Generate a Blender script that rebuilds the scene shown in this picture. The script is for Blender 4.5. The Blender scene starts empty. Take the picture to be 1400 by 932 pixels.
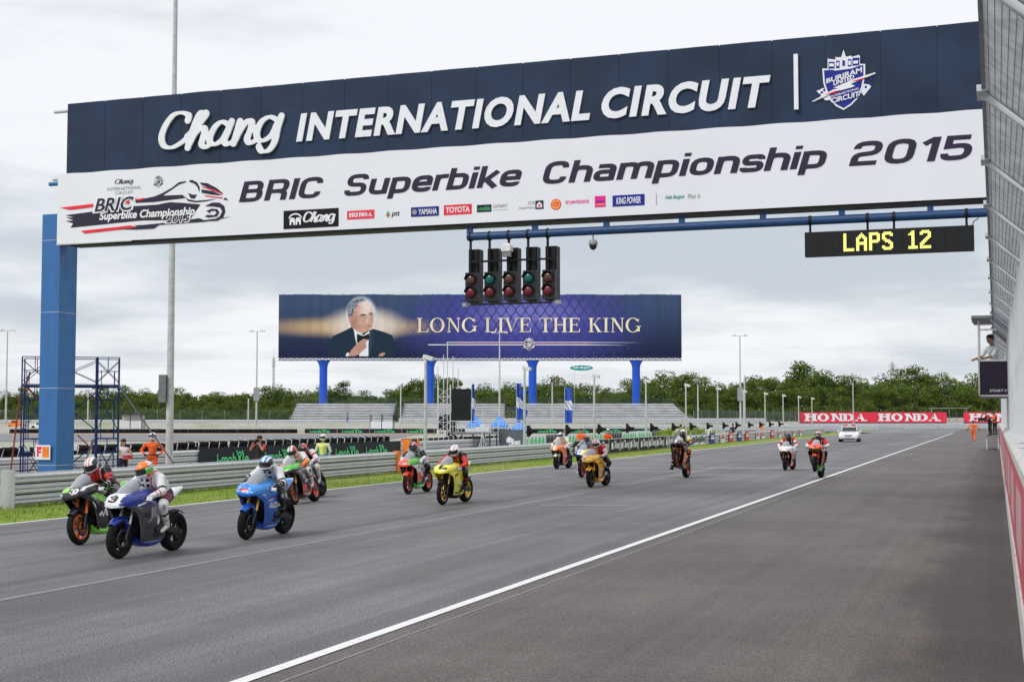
import bpy, math, random
import numpy as np
from mathutils import Vector, Matrix, geometry
random.seed(7)
rng = np.random.RandomState(11)
scene = bpy.context.scene
COL = scene.collection
R = math.radians

# ---------------------------------------------------------------- camera
EYE = 2.15
YAW = R(19.380)
cam_d = bpy.data.cameras.new('camera'); cam = bpy.data.objects.new('camera', cam_d); COL.objects.link(cam)
cam_d.sensor_width = 36.0; cam_d.lens = 36.0*1879/1400
cam_d.clip_start = 0.1; cam_d.clip_end = 6000
cam.location = (0, 0, EYE); cam.rotation_euler = (R(90+3.198), 0, YAW)
scene.camera = cam

# ---------------------------------------------------------------- node helpers
def nn(nt, kind, **kw):
    n = nt.nodes.new(kind)
    for k, v in kw.items(): setattr(n, k, v)
    return n
def mth(nt, op, a, b=None, c=None, clamp=False):
    n = nt.nodes.new('ShaderNodeMath'); n.operation = op; n.use_clamp = clamp
    for i, v in enumerate((a, b, c)):
        if v is None: continue
        if isinstance(v, (int, float)): n.inputs[i].default_value = v
        else: nt.links.new(v, n.inputs[i])
    return n.outputs[0]
def mixc(nt, fac, a, b):
    n = nt.nodes.new('ShaderNodeMix'); n.data_type = 'RGBA'
    for i, v in ((0, fac), (6, a), (7, b)):
        if isinstance(v, (int, float)): n.inputs[i].default_value = v
        elif isinstance(v, tuple): n.inputs[i].default_value = (*v[:3], 1)
        else: nt.links.new(v, n.inputs[i])
    return n.outputs[2]
def noise(nt, vec, scale, detail=4, rough=.55, dim='3D'):
    n = nt.nodes.new('ShaderNodeTexNoise'); n.noise_dimensions = dim
    n.inputs['Scale'].default_value = scale; n.inputs['Detail'].default_value = detail; n.inputs['Roughness'].default_value = rough
    if vec is not None: nt.links.new(vec, n.inputs['Vector'])
    return n.outputs[0]
def mapr(nt, v, a, b, c=0., d=1.):
    n = nt.nodes.new('ShaderNodeMapRange'); n.interpolation_type = 'SMOOTHSTEP'
    nt.links.new(v, n.inputs[0])
    for i, x in enumerate((a, b, c, d)): n.inputs[i+1].default_value = x
    return n.outputs[0]
def scaled(nt, vec, s, loc=(0, 0, 0)):
    n = nt.nodes.new('ShaderNodeMapping'); nt.links.new(vec, n.inputs[0])
    n.inputs['Scale'].default_value = s; n.inputs['Location'].default_value = loc
    return n.outputs[0]

# ---------------------------------------------------------------- sky: overcast daylight
SUN_EL, SUN_AZ = R(44), R(207)
w = bpy.data.worlds.new('World'); scene.world = w; w.use_nodes = True
nt = w.node_tree; nt.nodes.clear()
out = nn(nt, 'ShaderNodeOutputWorld'); bg = nn(nt, 'ShaderNodeBackground'); bg.inputs[1].default_value = 0.1
sky = nn(nt, 'ShaderNodeTexSky', sky_type='NISHITA', sun_disc=False, sun_elevation=SUN_EL, sun_rotation=SUN_AZ)
tc = nn(nt, 'ShaderNodeTexCoord'); sep = nn(nt, 'ShaderNodeSeparateXYZ'); nt.links.new(tc.outputs['Generated'], sep.inputs[0])
zc = mth(nt, 'MAXIMUM', sep.outputs[2], 0.0)
den = mth(nt, 'ADD', zc, 0.055)
cmb = nn(nt, 'ShaderNodeCombineXYZ')
nt.links.new(mth(nt, 'DIVIDE', sep.outputs[0], den), cmb.inputs[0]); nt.links.new(mth(nt, 'DIVIDE', sep.outputs[1], den), cmb.inputs[1])
n1 = noise(nt, scaled(nt, cmb.outputs[0], (.36, .36, 1), (3.1, 1.7, 0)), 1.0, 7, .56)
n2 = noise(nt, scaled(nt, tc.outputs['Generated'], (5, 5, 21), (1.3, 4.2, 0.6)), 1.0, 6, .55)
cl = mth(nt, 'ADD', mth(nt, 'MULTIPLY', n1, .5), mth(nt, 'MULTIPLY', n2, .5))
lift = mapr(nt, sep.outputs[2], .12, .25, 0.0, .19)      # the cloud deck thins and brightens upwards
glow = mapr(nt, sep.outputs[2], .0, .07, .055, 0.0)      # and at the skyline
c01 = mapr(nt, mth(nt, 'ADD', mth(nt, 'ADD', cl, lift), glow), .42, .65)
cloud = mixc(nt, c01, (5.45, 5.95, 6.55), (8.9, 9.05, 9.4))
fin = mixc(nt, .93, sky.outputs[0], cloud)
nt.links.new(fin, bg.inputs[0]); nt.links.new(bg.outputs[0], out.inputs[0])
# ---------------------------------------------------------------- sun behind cloud
sd = bpy.data.lights.new('sun', 'SUN'); sd.energy = 1.5; sd.angle = R(22); sd.color = (1, .975, .945)
so = bpy.data.objects.new('sun', sd); COL.objects.link(so)
so.rotation_euler = (R(90)-SUN_EL, 0, R(180)-SUN_AZ)
scene.view_settings.view_transform = 'Standard'; scene.view_settings.look = 'None'
scene.view_settings.exposure = 0.12; scene.view_settings.gamma = 1.0
scene.cycles.max_bounces = 6; scene.cycles.transparent_max_bounces = 24
scene.cycles.use_denoising = True

# ---------------------------------------------------------------- materials
MATS = {}
def srgb(r, g, b):
    f = lambda c: (c/12.92 if c <= .04045 else ((c+.055)/1.055)**2.4)
    return (f(r/255), f(g/255), f(b/255))
def mat(name, col, rough=.5, metal=0., var=.06, scale=6., coat=0., emit=0., bump=0., spec=None):
    if name in MATS: return MATS[name]
    m = bpy.data.materials.new(name); m.use_nodes = True; nt = m.node_tree; b = nt.nodes['Principled BSDF']
    b.inputs['Roughness'].default_value = rough; b.inputs['Metallic'].default_value = metal
    if coat: b.inputs['Coat Weight'].default_value = coat; b.inputs['Coat Roughness'].default_value = .08
    b.inputs['Specular IOR Level'].default_value = spec if spec is not None else (.2 if rough >= .6 and not metal and name[:5] in ('print', 'banne', 'sheet', 'under', 'suit_', 'scree') else .4)
    tc = nn(nt, 'ShaderNodeTexCoord')
    n = noise(nt, tc.outputs['Object'], scale, 4)
    f = mapr(nt, n, .3, .7, 1-var*1.5, 1+var*1.5)
    vm = nn(nt, 'ShaderNodeVectorMath', operation='SCALE'); vm.inputs[0].default_value = col; nt.links.new(f, vm.inputs['Scale'])
    nt.links.new(vm.outputs[0], b.inputs['Base Color'])
    r = mapr(nt, n, .3, .7, max(.02, rough*.85), min(1, rough*1.15)); nt.links.new(r, b.inputs['Roughness'])
    if emit:
        b.inputs['Emission Color'].default_value = (*col, 1); b.inputs['Emission Strength'].default_value = emit
    if bump:
        bp = nn(nt, 'ShaderNodeBump'); bp.inputs['Strength'].default_value = bump; bp.inputs['Distance'].default_value = .02
        nt.links.new(n, bp.inputs['Height']); nt.links.new(bp.outputs[0], b.inputs['Normal'])
    MATS[name] = m; return m
def sh(name):            # material lookup
    return MATS[name] if isinstance(name, str) else name
WHITE = mat('white_paint', (.78, .79, .80), .35, coat=.3)
BLACK = mat('black_paint', (.012, .012, .013), .4, spec=.25)
for nm, c, r_, kw in [
    ('gloss_black', (.012, .012, .014), .18, dict(coat=.6)), ('satin_black', (.010, .010, .011), .5, dict(spec=.22)),
    ('rubber', (.010, .010, .0105), .8, dict(var=.2, scale=12, spec=.2)), ('gloss_white', (.80, .81, .83), .2, dict(coat=.7)),
    ('gloss_blue', (.010, .105, .50), .22, dict(coat=.6)), ('sky_blue', (.03, .27, .74), .22, dict(coat=.6)), ('royal_blue', (.010, .032, .27), .22, dict(coat=.6)),
    ('gloss_green', (.09, .52, .05), .2, dict(coat=.7)), ('lime_green', (.25, .68, .06), .2, dict(coat=.7)), ('gloss_red', (.66, .025, .02), .22, dict(coat=.7)),
    ('fluo_red', (.90, .10, .05), .25, dict(coat=.6)), ('gloss_orange', (.92, .20, .02), .22, dict(coat=.7)), ('gloss_yellow', (.84, .80, .06), .22, dict(coat=.7)),
    ('golden_yellow', (.88, .45, .01), .22, dict(coat=.7)), ('dark_grey_fairing', (.06, .062, .068), .3, dict(coat=.4)), ('mid_grey', (.30, .31, .32), .35, {}),
    ('leather_black', (.012, .012, .013), .45, dict(bump=.9, scale=11, spec=.3)), ('leather_white', (.70, .70, .71), .45, dict(bump=.9, scale=11, var=.08)),
    ('leather_grey', (.34, .35, .37), .45, dict(bump=.9, scale=11)), ('leather_red', (.55, .022, .022), .45, dict(bump=.9, scale=11)),
    ('leather_orange', (.85, .25, .03), .42, dict(bump=.25, scale=30)), ('leather_yellow', (.80, .62, .05), .42, dict(bump=.25, scale=30)),
    ('dark_metal', (.06, .06, .065), .38, dict(metal=.8)), ('alloy', (.55, .56, .58), .3, dict(metal=.9)), ('gold_anodised', (.80, .52, .12), .3, dict(metal=.7)),
    ('skin', (.42, .24, .16), .5, dict(var=.05)), ('hair', (.015, .012, .010), .5, {}), ('orange_cloth', (.86, .13, .02), .8, dict(bump=.9, scale=9, var=.12)),
    ('yellow_vest', (.72, .78, .22), .7, {}), ('blue_cloth', (.04, .12, .42), .8, {}), ('white_cloth', (.75, .75, .75), .8, {}), ('black_cloth', (.02, .02, .022), .85, {}),
    ('red_cloth', (.6, .05, .05), .8, {}), ('grey_cloth', (.25, .26, .28), .8, {}),
    ('galvanised', (.62, .64, .665), .45, dict(metal=.12, var=.05, scale=3.)), ('galvanised_dark', (.22, .23, .24), .5, dict(metal=.4, var=.12, scale=3.)),
    ('steel_blue', (.030, .145, .40), .45, dict(var=.07, scale=1.6)), ('tube_blue', (.016, .060, .17), .45, {}), ('pillar_blue', (.015, .10, .62), .45, dict(var=.06, scale=.5)), ('scaffold_blue', (.010, .028, .115), .6, dict(var=.2, spec=.2)),
    ('rust_red', (.28, .05, .03), .6, dict(var=.2)), ('pole_grey', (.50, .51, .50), .5, dict(var=.08)), ('cable_black', (.02, .02, .02), .6, {}),
    ('banner_navy', (.023, .040, .078), .65, dict(var=.16, scale=.7)), ('banner_white', (.79, .805, .855), .55, dict(var=.015, scale=.5)),
    ('letter_white', (.83, .845, .88), .4, dict(var=.02)), ('print_dark', (.035, .028, .055), .6, {}), ('print_red', (.80, .035, .06), .6, {}), ('print_navy', (.02, .03, .20), .6, {}),
    ('print_black', (.010, .009, .011), .6, dict(spec=.2)), ('print_pink', (.85, .03, .30), .6, {}), ('print_orange', (.90, .33, .06), .6, {}), ('print_green', (.06, .35, .14), .6, {}), ('print_blue', (.02, .03, .28), .6, {}),
    ('print_teal', (.02, .30, .33), .6, {}), ('print_grey', (.3, .3, .32), .6, {}), ('i_green', (.10, .60, .24), .6, {}), ('sheet_black', (.012, .015, .021), .6, dict(var=.25, scale=1.2, bump=.5, spec=.25)),
    ('honda_red', (.78, .035, .075), .5, dict(var=.04, scale=.3)), ('wood_grey', (.42, .42, .41), .8, dict(var=.2, scale=2.)), ('bench_alu', (.74, .75, .77), .5, dict(var=.10, scale=.6)),
    ('under_dark', (.05, .05, .05), .8, {}), ('tent_blue', (.08, .28, .75), .6, {}), ('screen_dark', (.016, .017, .018), .6, dict(spec=.2)), ('cabinet_cream', (.60, .60, .52), .5, {}),
    ('concrete', (.36, .35, .33), .85, dict(var=.12, scale=1.5, bump=.2)), ('concrete_white', (.66, .65, .63), .7, dict(var=.1, scale=3, bump=.2)), ('tyre_wall', (.012, .012, .013), .8, dict(var=.4, scale=2., spec=.2)),
    ('gravel_tan', (.46, .32, .22), .9, dict(var=.1, scale=.4)), ('glass_dark', (.02, .022, .025), .08, {}), ('car_white', (.78, .79, .80), .22, dict(coat=.8)),
    ('bark', (.09, .07, .05), .9, dict(var=.3)), ('purple_board', (.022, .012, .035), .5, {}), ('suit_blue', (.010, .028, .052), .6, {}), ('portrait_skin', (.66, .41, .31), .6, {}),
    ('portrait_light', (.78, .62, .54), .6, {}), ('portrait_hair', (.13, .15, .20), .6, dict(var=.5, scale=2.5)), ('king_gold', (.92, .80, .55), .5, dict(var=.12, scale=.3)),
    ('halo', (.62, .66, .80), .6, {}), ('lens_red', (.13, .008, .014), .3, dict(coat=.3)), ('lens_teal', (.0, .10, .10), .2, dict(coat=.5)), ('lens_amber', (.085, .03, .018), .2, dict(coat=.5)),
    ('flag_blue', (.03, .10, .50), .7, {}), ('lamp_white', (.7, .7, .7), .4, {}), ('cone_orange', (.92, .22, .02), .5, {})]:
    mat(nm, c, r_, **kw)

# ---------------------------------------------------------------- object helpers
def tag(o, label=None, cat=None, group=None, kind=None):
    if label: o['label'] = label
    if cat: o['category'] = cat
    if group: o['group'] = group
    if kind: o['kind'] = kind
    return o
def empty(name, label, cat, loc=(0, 0, 0), rz=0., group=None):
    o = bpy.data.objects.new(name, None); COL.objects.link(o); o.location = loc; o.rotation_euler = (0, 0, rz); o.empty_display_size = .2
    return tag(o, label, cat, group)
def link_mesh(name, me, parent=None, loc=None, rot=None):
    o = bpy.data.objects.new(name, me); COL.objects.link(o)
    if parent is not None: o.parent = parent
    if loc is not None: o.location = loc
    if rot is not None: o.rotation_euler = rot
    return o
def copy_tree(o, parent=None):
    c = o.copy(); COL.objects.link(c); c.parent = parent
    for ch in o.children: copy_tree(ch, c)
    return c
def copy_thing(root, loc, rz=None, label=None, group=None, scale=None):
    c = copy_tree(root); c.location = loc
    if rz is not None: c.rotation_euler = (0, 0, rz)
    if scale is not None: c.scale = scale if isinstance(scale, tuple) else (scale,)*3
    if label: c['label'] = label
    if group: c['group'] = group
    return c

class MB:
    """collects vertices and faces, builds ONE mesh"""
    def __init__(s): s.v = []; s.f = []; s.m = []; s.mi = 0; s.smooth = []
    def add(s, vs, fs, mi=None, smooth=False):
        k = len(s.v); s.v.extend(tuple(float(c) for c in v) for v in vs)
        for i, f in enumerate(fs):
            s.f.append(tuple(k+j for j in f)); s.m.append((mi[i] if isinstance(mi, list) else mi) if mi is not None else s.mi); s.smooth.append(smooth)
        return s
    def box(s, c, size, mi=None, rot=None):
        x, y, z = (d/2 for d in size)
        vs = [Vector(p) for p in ((-x,-y,-z),(x,-y,-z),(x,y,-z),(-x,y,-z),(-x,-y,z),(x,-y,z),(x,y,z),(-x,y,z))]
        if rot is not None: vs = [rot @ v for v in vs]
        vs = [v+Vector(c) for v in vs]
        return s.add(vs, [(0,3,2,1),(4,5,6,7),(0,1,5,4),(1,2,6,5),(2,3,7,6),(3,0,4,7)], mi)
    def bbox(s, a, b, mi=None):
        return s.box([(a[i]+b[i])/2 for i in range(3)], [abs(b[i]-a[i]) for i in range(3)], mi)
    def rings(s, rings, mi=None, caps=True, smooth=True, closed=True):
        n = len(rings[0]); vs = [p for r in rings for p in r]; fs = []
        for i in range(len(rings)-1):
            for j in range(n if closed else n-1):
                a = i*n+j; b = i*n+(j+1) % n; fs.append((a, b, b+n, a+n))
        s.add(vs, fs, mi, smooth)
        if caps:
            s.add(rings[0], [tuple(range(n))[::-1]], mi if not isinstance(mi, list) else mi[0], False)
            s.add(rings[-1], [tuple(range(n))], mi if not isinstance(mi, list) else mi[-1], False)
        return s
    def tube(s, pts, r, n=8, mi=None, smooth=True):
        pts = [Vector(p) for p in pts]; rs = r if isinstance(r, (list, tuple)) else [r]*len(pts)
        rings = []
        for i, p in enumerate(pts):
            d = (pts[min(i+1, len(pts)-1)]-pts[max(i-1, 0)]).normalized()
            up = Vector((0, 0, 1)) if abs(d.z) < .9 else Vector((0, 1, 0))
            u = d.cross(up).normalized(); v = u.cross(d)
            rings.append([p+(u*math.cos(2*math.pi*k/n)+v*math.sin(2*math.pi*k/n))*rs[i] for k in range(n)])
        return s.rings(rings, mi, True, smooth and n > 4)
    def bar(s, a, b, w, h=None, mi=None):
        h = h or w; a = Vector(a); b = Vector(b); d = (b-a)
        q = d.to_track_quat('Y', 'Z').to_matrix()
        return s.box((a+b)/2, (w, d.length, h), mi, q)
    def extrude(s, poly, to3, d, mi=None):
        """poly 2d -> slab between depth 0 and d; to3(x,y,depth)"""
        n = len(poly); tri = geometry.tessellate_polygon([[Vector((p[0], p[1], 0)) for p in poly]])
        a = [to3(p[0], p[1], 0) for p in poly]; b = [to3(p[0], p[1], d) for p in poly]
        s.add(a, [tuple(t) for t in tri], mi); s.add(b, [tuple(t)[::-1] for t in tri], mi)
        s.add(a+b, [(i, (i+1) % n, n+(i+1) % n, n+i) for i in range(n)], mi); return s
    def mesh(s, name, mats):
        me = bpy.data.meshes.new(name); me.from_pydata(s.v, [], s.f)
        for m in (mats if isinstance(mats, (list, tuple)) else [mats]): me.materials.append(sh(m))
        me.polygons.foreach_set('material_index', s.m); me.polygons.foreach_set('use_smooth', s.smooth)
        me.validate(); me.update(); return me
    def build(s, name, mats, parent=None, loc=None, rot=None):
        return link_mesh(name, s.mesh(name, mats), parent, loc, rot)

# ---------------------------------------------------------------- tapered capsules fused into one skin
def capsule(mb, a, b, ra, rb, n=14, flat=1.0):
    a = Vector(a); b = Vector(b); d = b-a; L = d.length; d = d.normalized() if L > 1e-6 else Vector((0, 0, 1))
    up = Vector((1, 0, 0)) if abs(d.x) < .9 else Vector((0, 1, 0)); u = (up-d*up.dot(d)).normalized(); v = d.cross(u); rg = []
    for k in range(1, 6): t_ = R(-90+k*18); rg.append((a+d*(ra*math.sin(t_)), ra*math.cos(t_)))
    for k in range(0, 5): t_ = R(k*18); rg.append((b+d*(rb*math.sin(t_)), rb*math.cos(t_)))
    mb.rings([[p+(u*math.cos(2*math.pi*k/n)+v*math.sin(2*math.pi*k/n)*flat)*r_ for k in range(n)] for p, r_ in rg])
def fuse(mb, vox, smooth=4):
    me = mb.mesh('tmp', 'skin'); ob = bpy.data.objects.new('tmp', me); COL.objects.link(ob)
    m = ob.modifiers.new('r', 'REMESH'); m.mode = 'VOXEL'; m.voxel_size = vox; m.use_smooth_shade = True
    s = ob.modifiers.new('s', 'SMOOTH'); s.factor = .5; s.iterations = smooth
    r_ = bpy.data.meshes.new_from_object(ob.evaluated_get(bpy.context.evaluated_depsgraph_get())); bpy.data.objects.remove(ob); bpy.data.meshes.remove(me)
    v = np.empty(len(r_.vertices)*3); r_.vertices.foreach_get('co', v); return r_, v.reshape(-1, 3)

# ---------------------------------------------------------------- flat lettering and print
class Frame:            # a board: origin, u (reading direction), v (up), n (towards the reader)
    def __init__(s, o, u, v=(0, 0, 1), n=None):
        s.o = Vector(o); s.u = Vector(u).normalized(); s.v = Vector(v).normalized(); s.n = Vector(n).normalized() if n else s.u.cross(s.v)
    def __call__(s, x, y, d=0): return s.o+s.u*x+s.v*y+s.n*d
_tc = {}
def font_mesh(txt, bold=0., ext=0., sp=1.):
    k = (txt, bold, ext, sp)
    if k in _tc: return _tc[k]
    cu = bpy.data.curves.new('t', 'FONT'); cu.body = txt; cu.offset = bold; cu.extrude = ext; cu.space_character = sp; cu.resolution_u = 4
    ob = bpy.data.objects.new('t', cu); COL.objects.link(ob)
    bpy.context.view_layer.update()
    me = bpy.data.meshes.new_from_object(ob.evaluated_get(bpy.context.evaluated_depsgraph_get()))
    v = [tuple(a.co) for a in me.vertices]; f = [tuple(p.vertices) for p in me.polygons]
    bpy.data.objects.remove(ob); bpy.data.curves.remove(cu); bpy.data.meshes.remove(me)
    _tc[k] = (v, f); return _tc[k]
def fit(vf, box, shear=0.):
    """box = x0,y0,x1,y1 ; returns verts scaled to it"""
    v, f = vf; a = np.array(v, float)
    a[:, 0] += shear*a[:, 1]
    mn = a.min(0); mx = a.max(0); x0, y0, x1, y1 = box
    a[:, 0] = x0+(a[:, 0]-mn[0])/(mx[0]-mn[0])*(x1-x0); a[:, 1] = y0+(a[:, 1]-mn[1])/(mx[1]-mn[1])*(y1-y0)
    return a, f
def print_text(mb, fr, txt, box, bold=.02, shear=0., d=.004, ext=0., mi=None, skew=0.):
    a, f = fit(font_mesh(txt, bold, ext), box, shear)
    if ext:
        zz = a[:, 2]; zz = (zz-zz.min())/(zz.max()-zz.min())
        vs = [fr(x, y, d+z*ext) for (x, y, _), z in zip(a, zz)]
    else: vs = [fr(x, y+skew*(x-box[0]), d) for x, y, _ in a]
    mb.add(vs, f, mi); return mb
def print_poly(mb, fr, poly, d=.004, mi=None):
    tri = geometry.tessellate_polygon([[Vector((p[0], p[1], 0)) for p in poly]])
    vs = [fr(p[0], p[1], d) for p in poly]; out = []
    for t in tri:
        a, b, c = (Vector((poly[i][0], poly[i][1], 0)) for i in t)
        out.append(tuple(t) if (b-a).cross(c-a).z > 0 else tuple(t)[::-1])
    mb.add(vs, out, mi); return mb
def rect(x0, y0, x1, y1): return [(x0, y0), (x1, y0), (x1, y1), (x0, y1)]
def crom(pts, n=6):
    P = [np.array(p, float) for p in pts]; out = []
    for i in range(len(P)-1):
        p0 = P[max(i-1, 0)]; p1 = P[i]; p2 = P[i+1]; p3 = P[min(i+2, len(P)-1)]
        for k in range(n):
            t = k/n; out.append(.5*((2*p1)+(-p0+p2)*t+(2*p0-5*p1+4*p2-p3)*t*t+(-p0+3*p1-3*p2+p3)*t**3))
    out.append(P[-1]); return out
def ribbon(pts, wid, closed=False):
    """outline strip of a polyline; wid number or list. returns verts2d, quads"""
    P = [np.array(p, float) for p in pts]; n = len(P); L = []; Rr = []
    for i in range(n):
        a = P[i-1] if (closed or i > 0) else P[i]; b = P[i]; c = P[(i+1) % n] if (closed or i < n-1) else P[i]
        d1 = b-a; d2 = c-b; l1 = np.hypot(*d1); l2 = np.hypot(*d2)
        if l1 < 1e-9: d1 = d2; l1 = l2
        if l2 < 1e-9: d2 = d1; l2 = l1
        n1 = np.array((-d1[1], d1[0]))/max(l1, 1e-9); n2 = np.array((-d2[1], d2[0]))/max(l2, 1e-9)
        m = n1+n2; m = m/max(np.hypot(*m), 1e-6); k = 1/max(.45, float(m@n1)); ww = (wid[i] if isinstance(wid, (list, tuple)) else wid)/2
        L.append(b+m*ww*k); Rr.append(b-m*ww*k)
    vs = L+Rr; fs = []
    for i in range(n if closed else n-1):
        j = (i+1) % n; fs.append((n+i, n+j, j, i))
    return vs, fs
def fillet(pts, closed):
    """points (x,y[,r]) -> polyline with rounded corners"""
    out = []; n = len(pts)
    for i, p in enumerate(pts):
        r = p[2] if len(p) > 2 else 0; b = np.array(p[:2], float)
        if r <= 0 or (not closed and i in (0, n-1)): out.append(b); continue
        a = np.array(pts[i-1][:2], float); c = np.array(pts[(i+1) % n][:2], float)
        la, lc = np.hypot(*(a-b)), np.hypot(*(c-b)); ea = (not closed and i == 1); ec = (not closed and i == n-2)
        r = min(r, la*(.92 if ea else .48), lc*(.92 if ec else .48)); u = (a-b)/la; v = (c-b)/lc
        for k in range(5):
            t = k/4; out.append((1-t)**2*(b+u*r)+2*t*(1-t)*b+t*t*(b+v*r))
    return out
# wide grotesque stroke face (cap height 1, pen .17), glyph: advance, strokes(closed?, points)
_o = .085; _t = 1-_o; _x = .74-_o; _w = .62; r_ = .2
WIDE = {
 'B': (.84, [(0, [(_o,.52),(_w-.03,.52,.16),(_w-.03,_t,.2),(_o,_t)]), (0, [(_w-.15,.52),(_w,.52,.2),(_w,_o,.2),(_o,_o)]), (0, [(_o,0),(_o,1)])]),
 'R': (.84, [(0, [(_o,0),(_o,_t),(_w,_t,.2),(_w,.44,.2),(_o,.44)]), (0, [(_w-.22,.44),(_w,.40,.15),(_w,0)])]),
 'I': (.26, [(0, [(_o,0),(_o,1)])]),
 'C': (.84, [(0, [(_w,.70),(_w,_t,.24),(_o,_t,.3),(_o,_o,.3),(_w,_o,.24),(_w,.30)])]),
 'S': (.82, [(0, [(_w,.74),(_w,_t,.2),(_o,_t,.2),(_o,.52,.2),(_w,.50,.2),(_w,_o,.2),(_o-.02,_o,.2),(_o-.02,.26)])]),
 'u': (.72, [(0, [(_o,.74),(_o,_o,.22),(.52,_o,.1),(.52,.2)]), (0, [(.54,0),(.54,.74)])]),
 'p': (.74, [(0, [(_o,-.26),(_o,.74)]), (0, [(_o,.3),(_o,_x,.1),(.56,_x,.2),(.56,_o,.2),(_o,_o,.1),(_o,.3)])]),
 'e': (.72, [(0, [(.10,.37),(.55,.37),(.55,_x,.2),(_o,_x,.22),(_o,_o,.22),(.55,_o,.16),(.55,.2)])]),
 'r': (.46, [(0, [(_o,0),(_o,.74)]), (0, [(_o,.35),(_o,_x,.18),(.42,_x)])]),
 'b': (.74, [(0, [(_o,0),(_o,1)]), (0, [(_o,.3),(_o,_x,.1),(.56,_x,.2),(.56,_o,.2),(_o,_o,.1),(_o,.3)])]),
 'i': (.26, [(0, [(_o,0),(_o,.74)]), (0, [(_o,.86),(_o,1.0)])]),
 'k': (.70, [(0, [(_o,0),(_o,1)]), (0, [(_o,.33),(.24,.36),(.56,.74)]), (0, [(.24,.38),(.58,0)])]),
 'h': (.72, [(0, [(_o,0),(_o,1)]), (0, [(_o,.35),(_o,_x,.18),(.55,_x,.2),(.55,0)])]),
 'a': (.72, [(0, [(.08,_x),(.54,_x,.18),(.54,0)]), (0, [(.54,.40),(_o,.40,.16),(_o,_o,.16),(.54,_o,.1)])]),
 'm': (1.1, [(0, [(_o,0),(_o,.74)]), (0, [(_o,.35),(_o,_x,.18),(.51,_x,.18),(.51,0)]), (0, [(.51,.35),(.51,_x,.18),(.93,_x,.18),(.93,0)])]),
 'o': (.74, [(1, [(_o,_o,.22),(_o,_x,.22),(.56,_x,.22),(.56,_o,.22)])]),
 'n': (.72, [(0, [(_o,0),(_o,.74)]), (0, [(_o,.35),(_o,_x,.18),(.55,_x,.2),(.55,0)])]),
 's': (.68, [(0, [(.53,.52),(.53,_x,.14),(_o,_x,.16),(_o,.37,.16),(.53,.37,.16),(.53,_o,.16),(_o-.02,_o,.14),(_o-.02,.2)])]),
 '2': (.84, [(0, [(_o,.70),(_o,_t,.24),(_w,_t,.24),(_w,.50,.24),(_o,.45,.24),(_o,_o),(_w+.04,_o)])]),
 '0': (.84, [(1, [(_o,_o,.3),(_o,_t,.3),(_w,_t,.3),(_w,_o,.3)])]),
 '1': (.56, [(0, [(.34,0),(.34,1)]), (0, [(.06,.72),(.30,.93)])]),
 '5': (.84, [(0, [(_w-.02,_t),(_o+.02,_t),(_o+.02,.56),(_w,.60,.24),(_w,_o,.24),(_o-.02,_o,.2),(_o-.02,.28)])]),
 '3': (.84, [(0, [(_o,.72),(_o,_t,.2),(_w,_t,.2),(_w,.52,.2),(.2,.52)]), (0, [(_w-.15,.52),(_w,.52,.2),(_w,_o,.2),(_o,_o,.2),(_o,.28)])]),
 ' ': (.5, [])}
def wide_text(mb, fr, txt, x0, y0, x1, cap, shear=.22, d=.004, pen=.17, mi=None):
    W = sum(WIDE[c][0] for c in txt)-.12; sx = (x1-x0)/(W+shear*.9); cur = 0; k = 0
    for c in txt:
        adv, st = WIDE[c]
        for cl, pts in st:
            pl = fillet(pts, cl); vs, fs = ribbon(pl, pen, bool(cl))
            for qi, q in enumerate(fs):
                mb.add([fr(x0+(cur+vs[j][0]+shear*vs[j][1]*cap/sx)*sx, y0+vs[j][1]*cap, d+.0035*(k % 3)+.0005*(qi % 7)) for j in q], [(0, 1, 2, 3)], mi)
            k += 1
        cur += adv
    return mb
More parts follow.
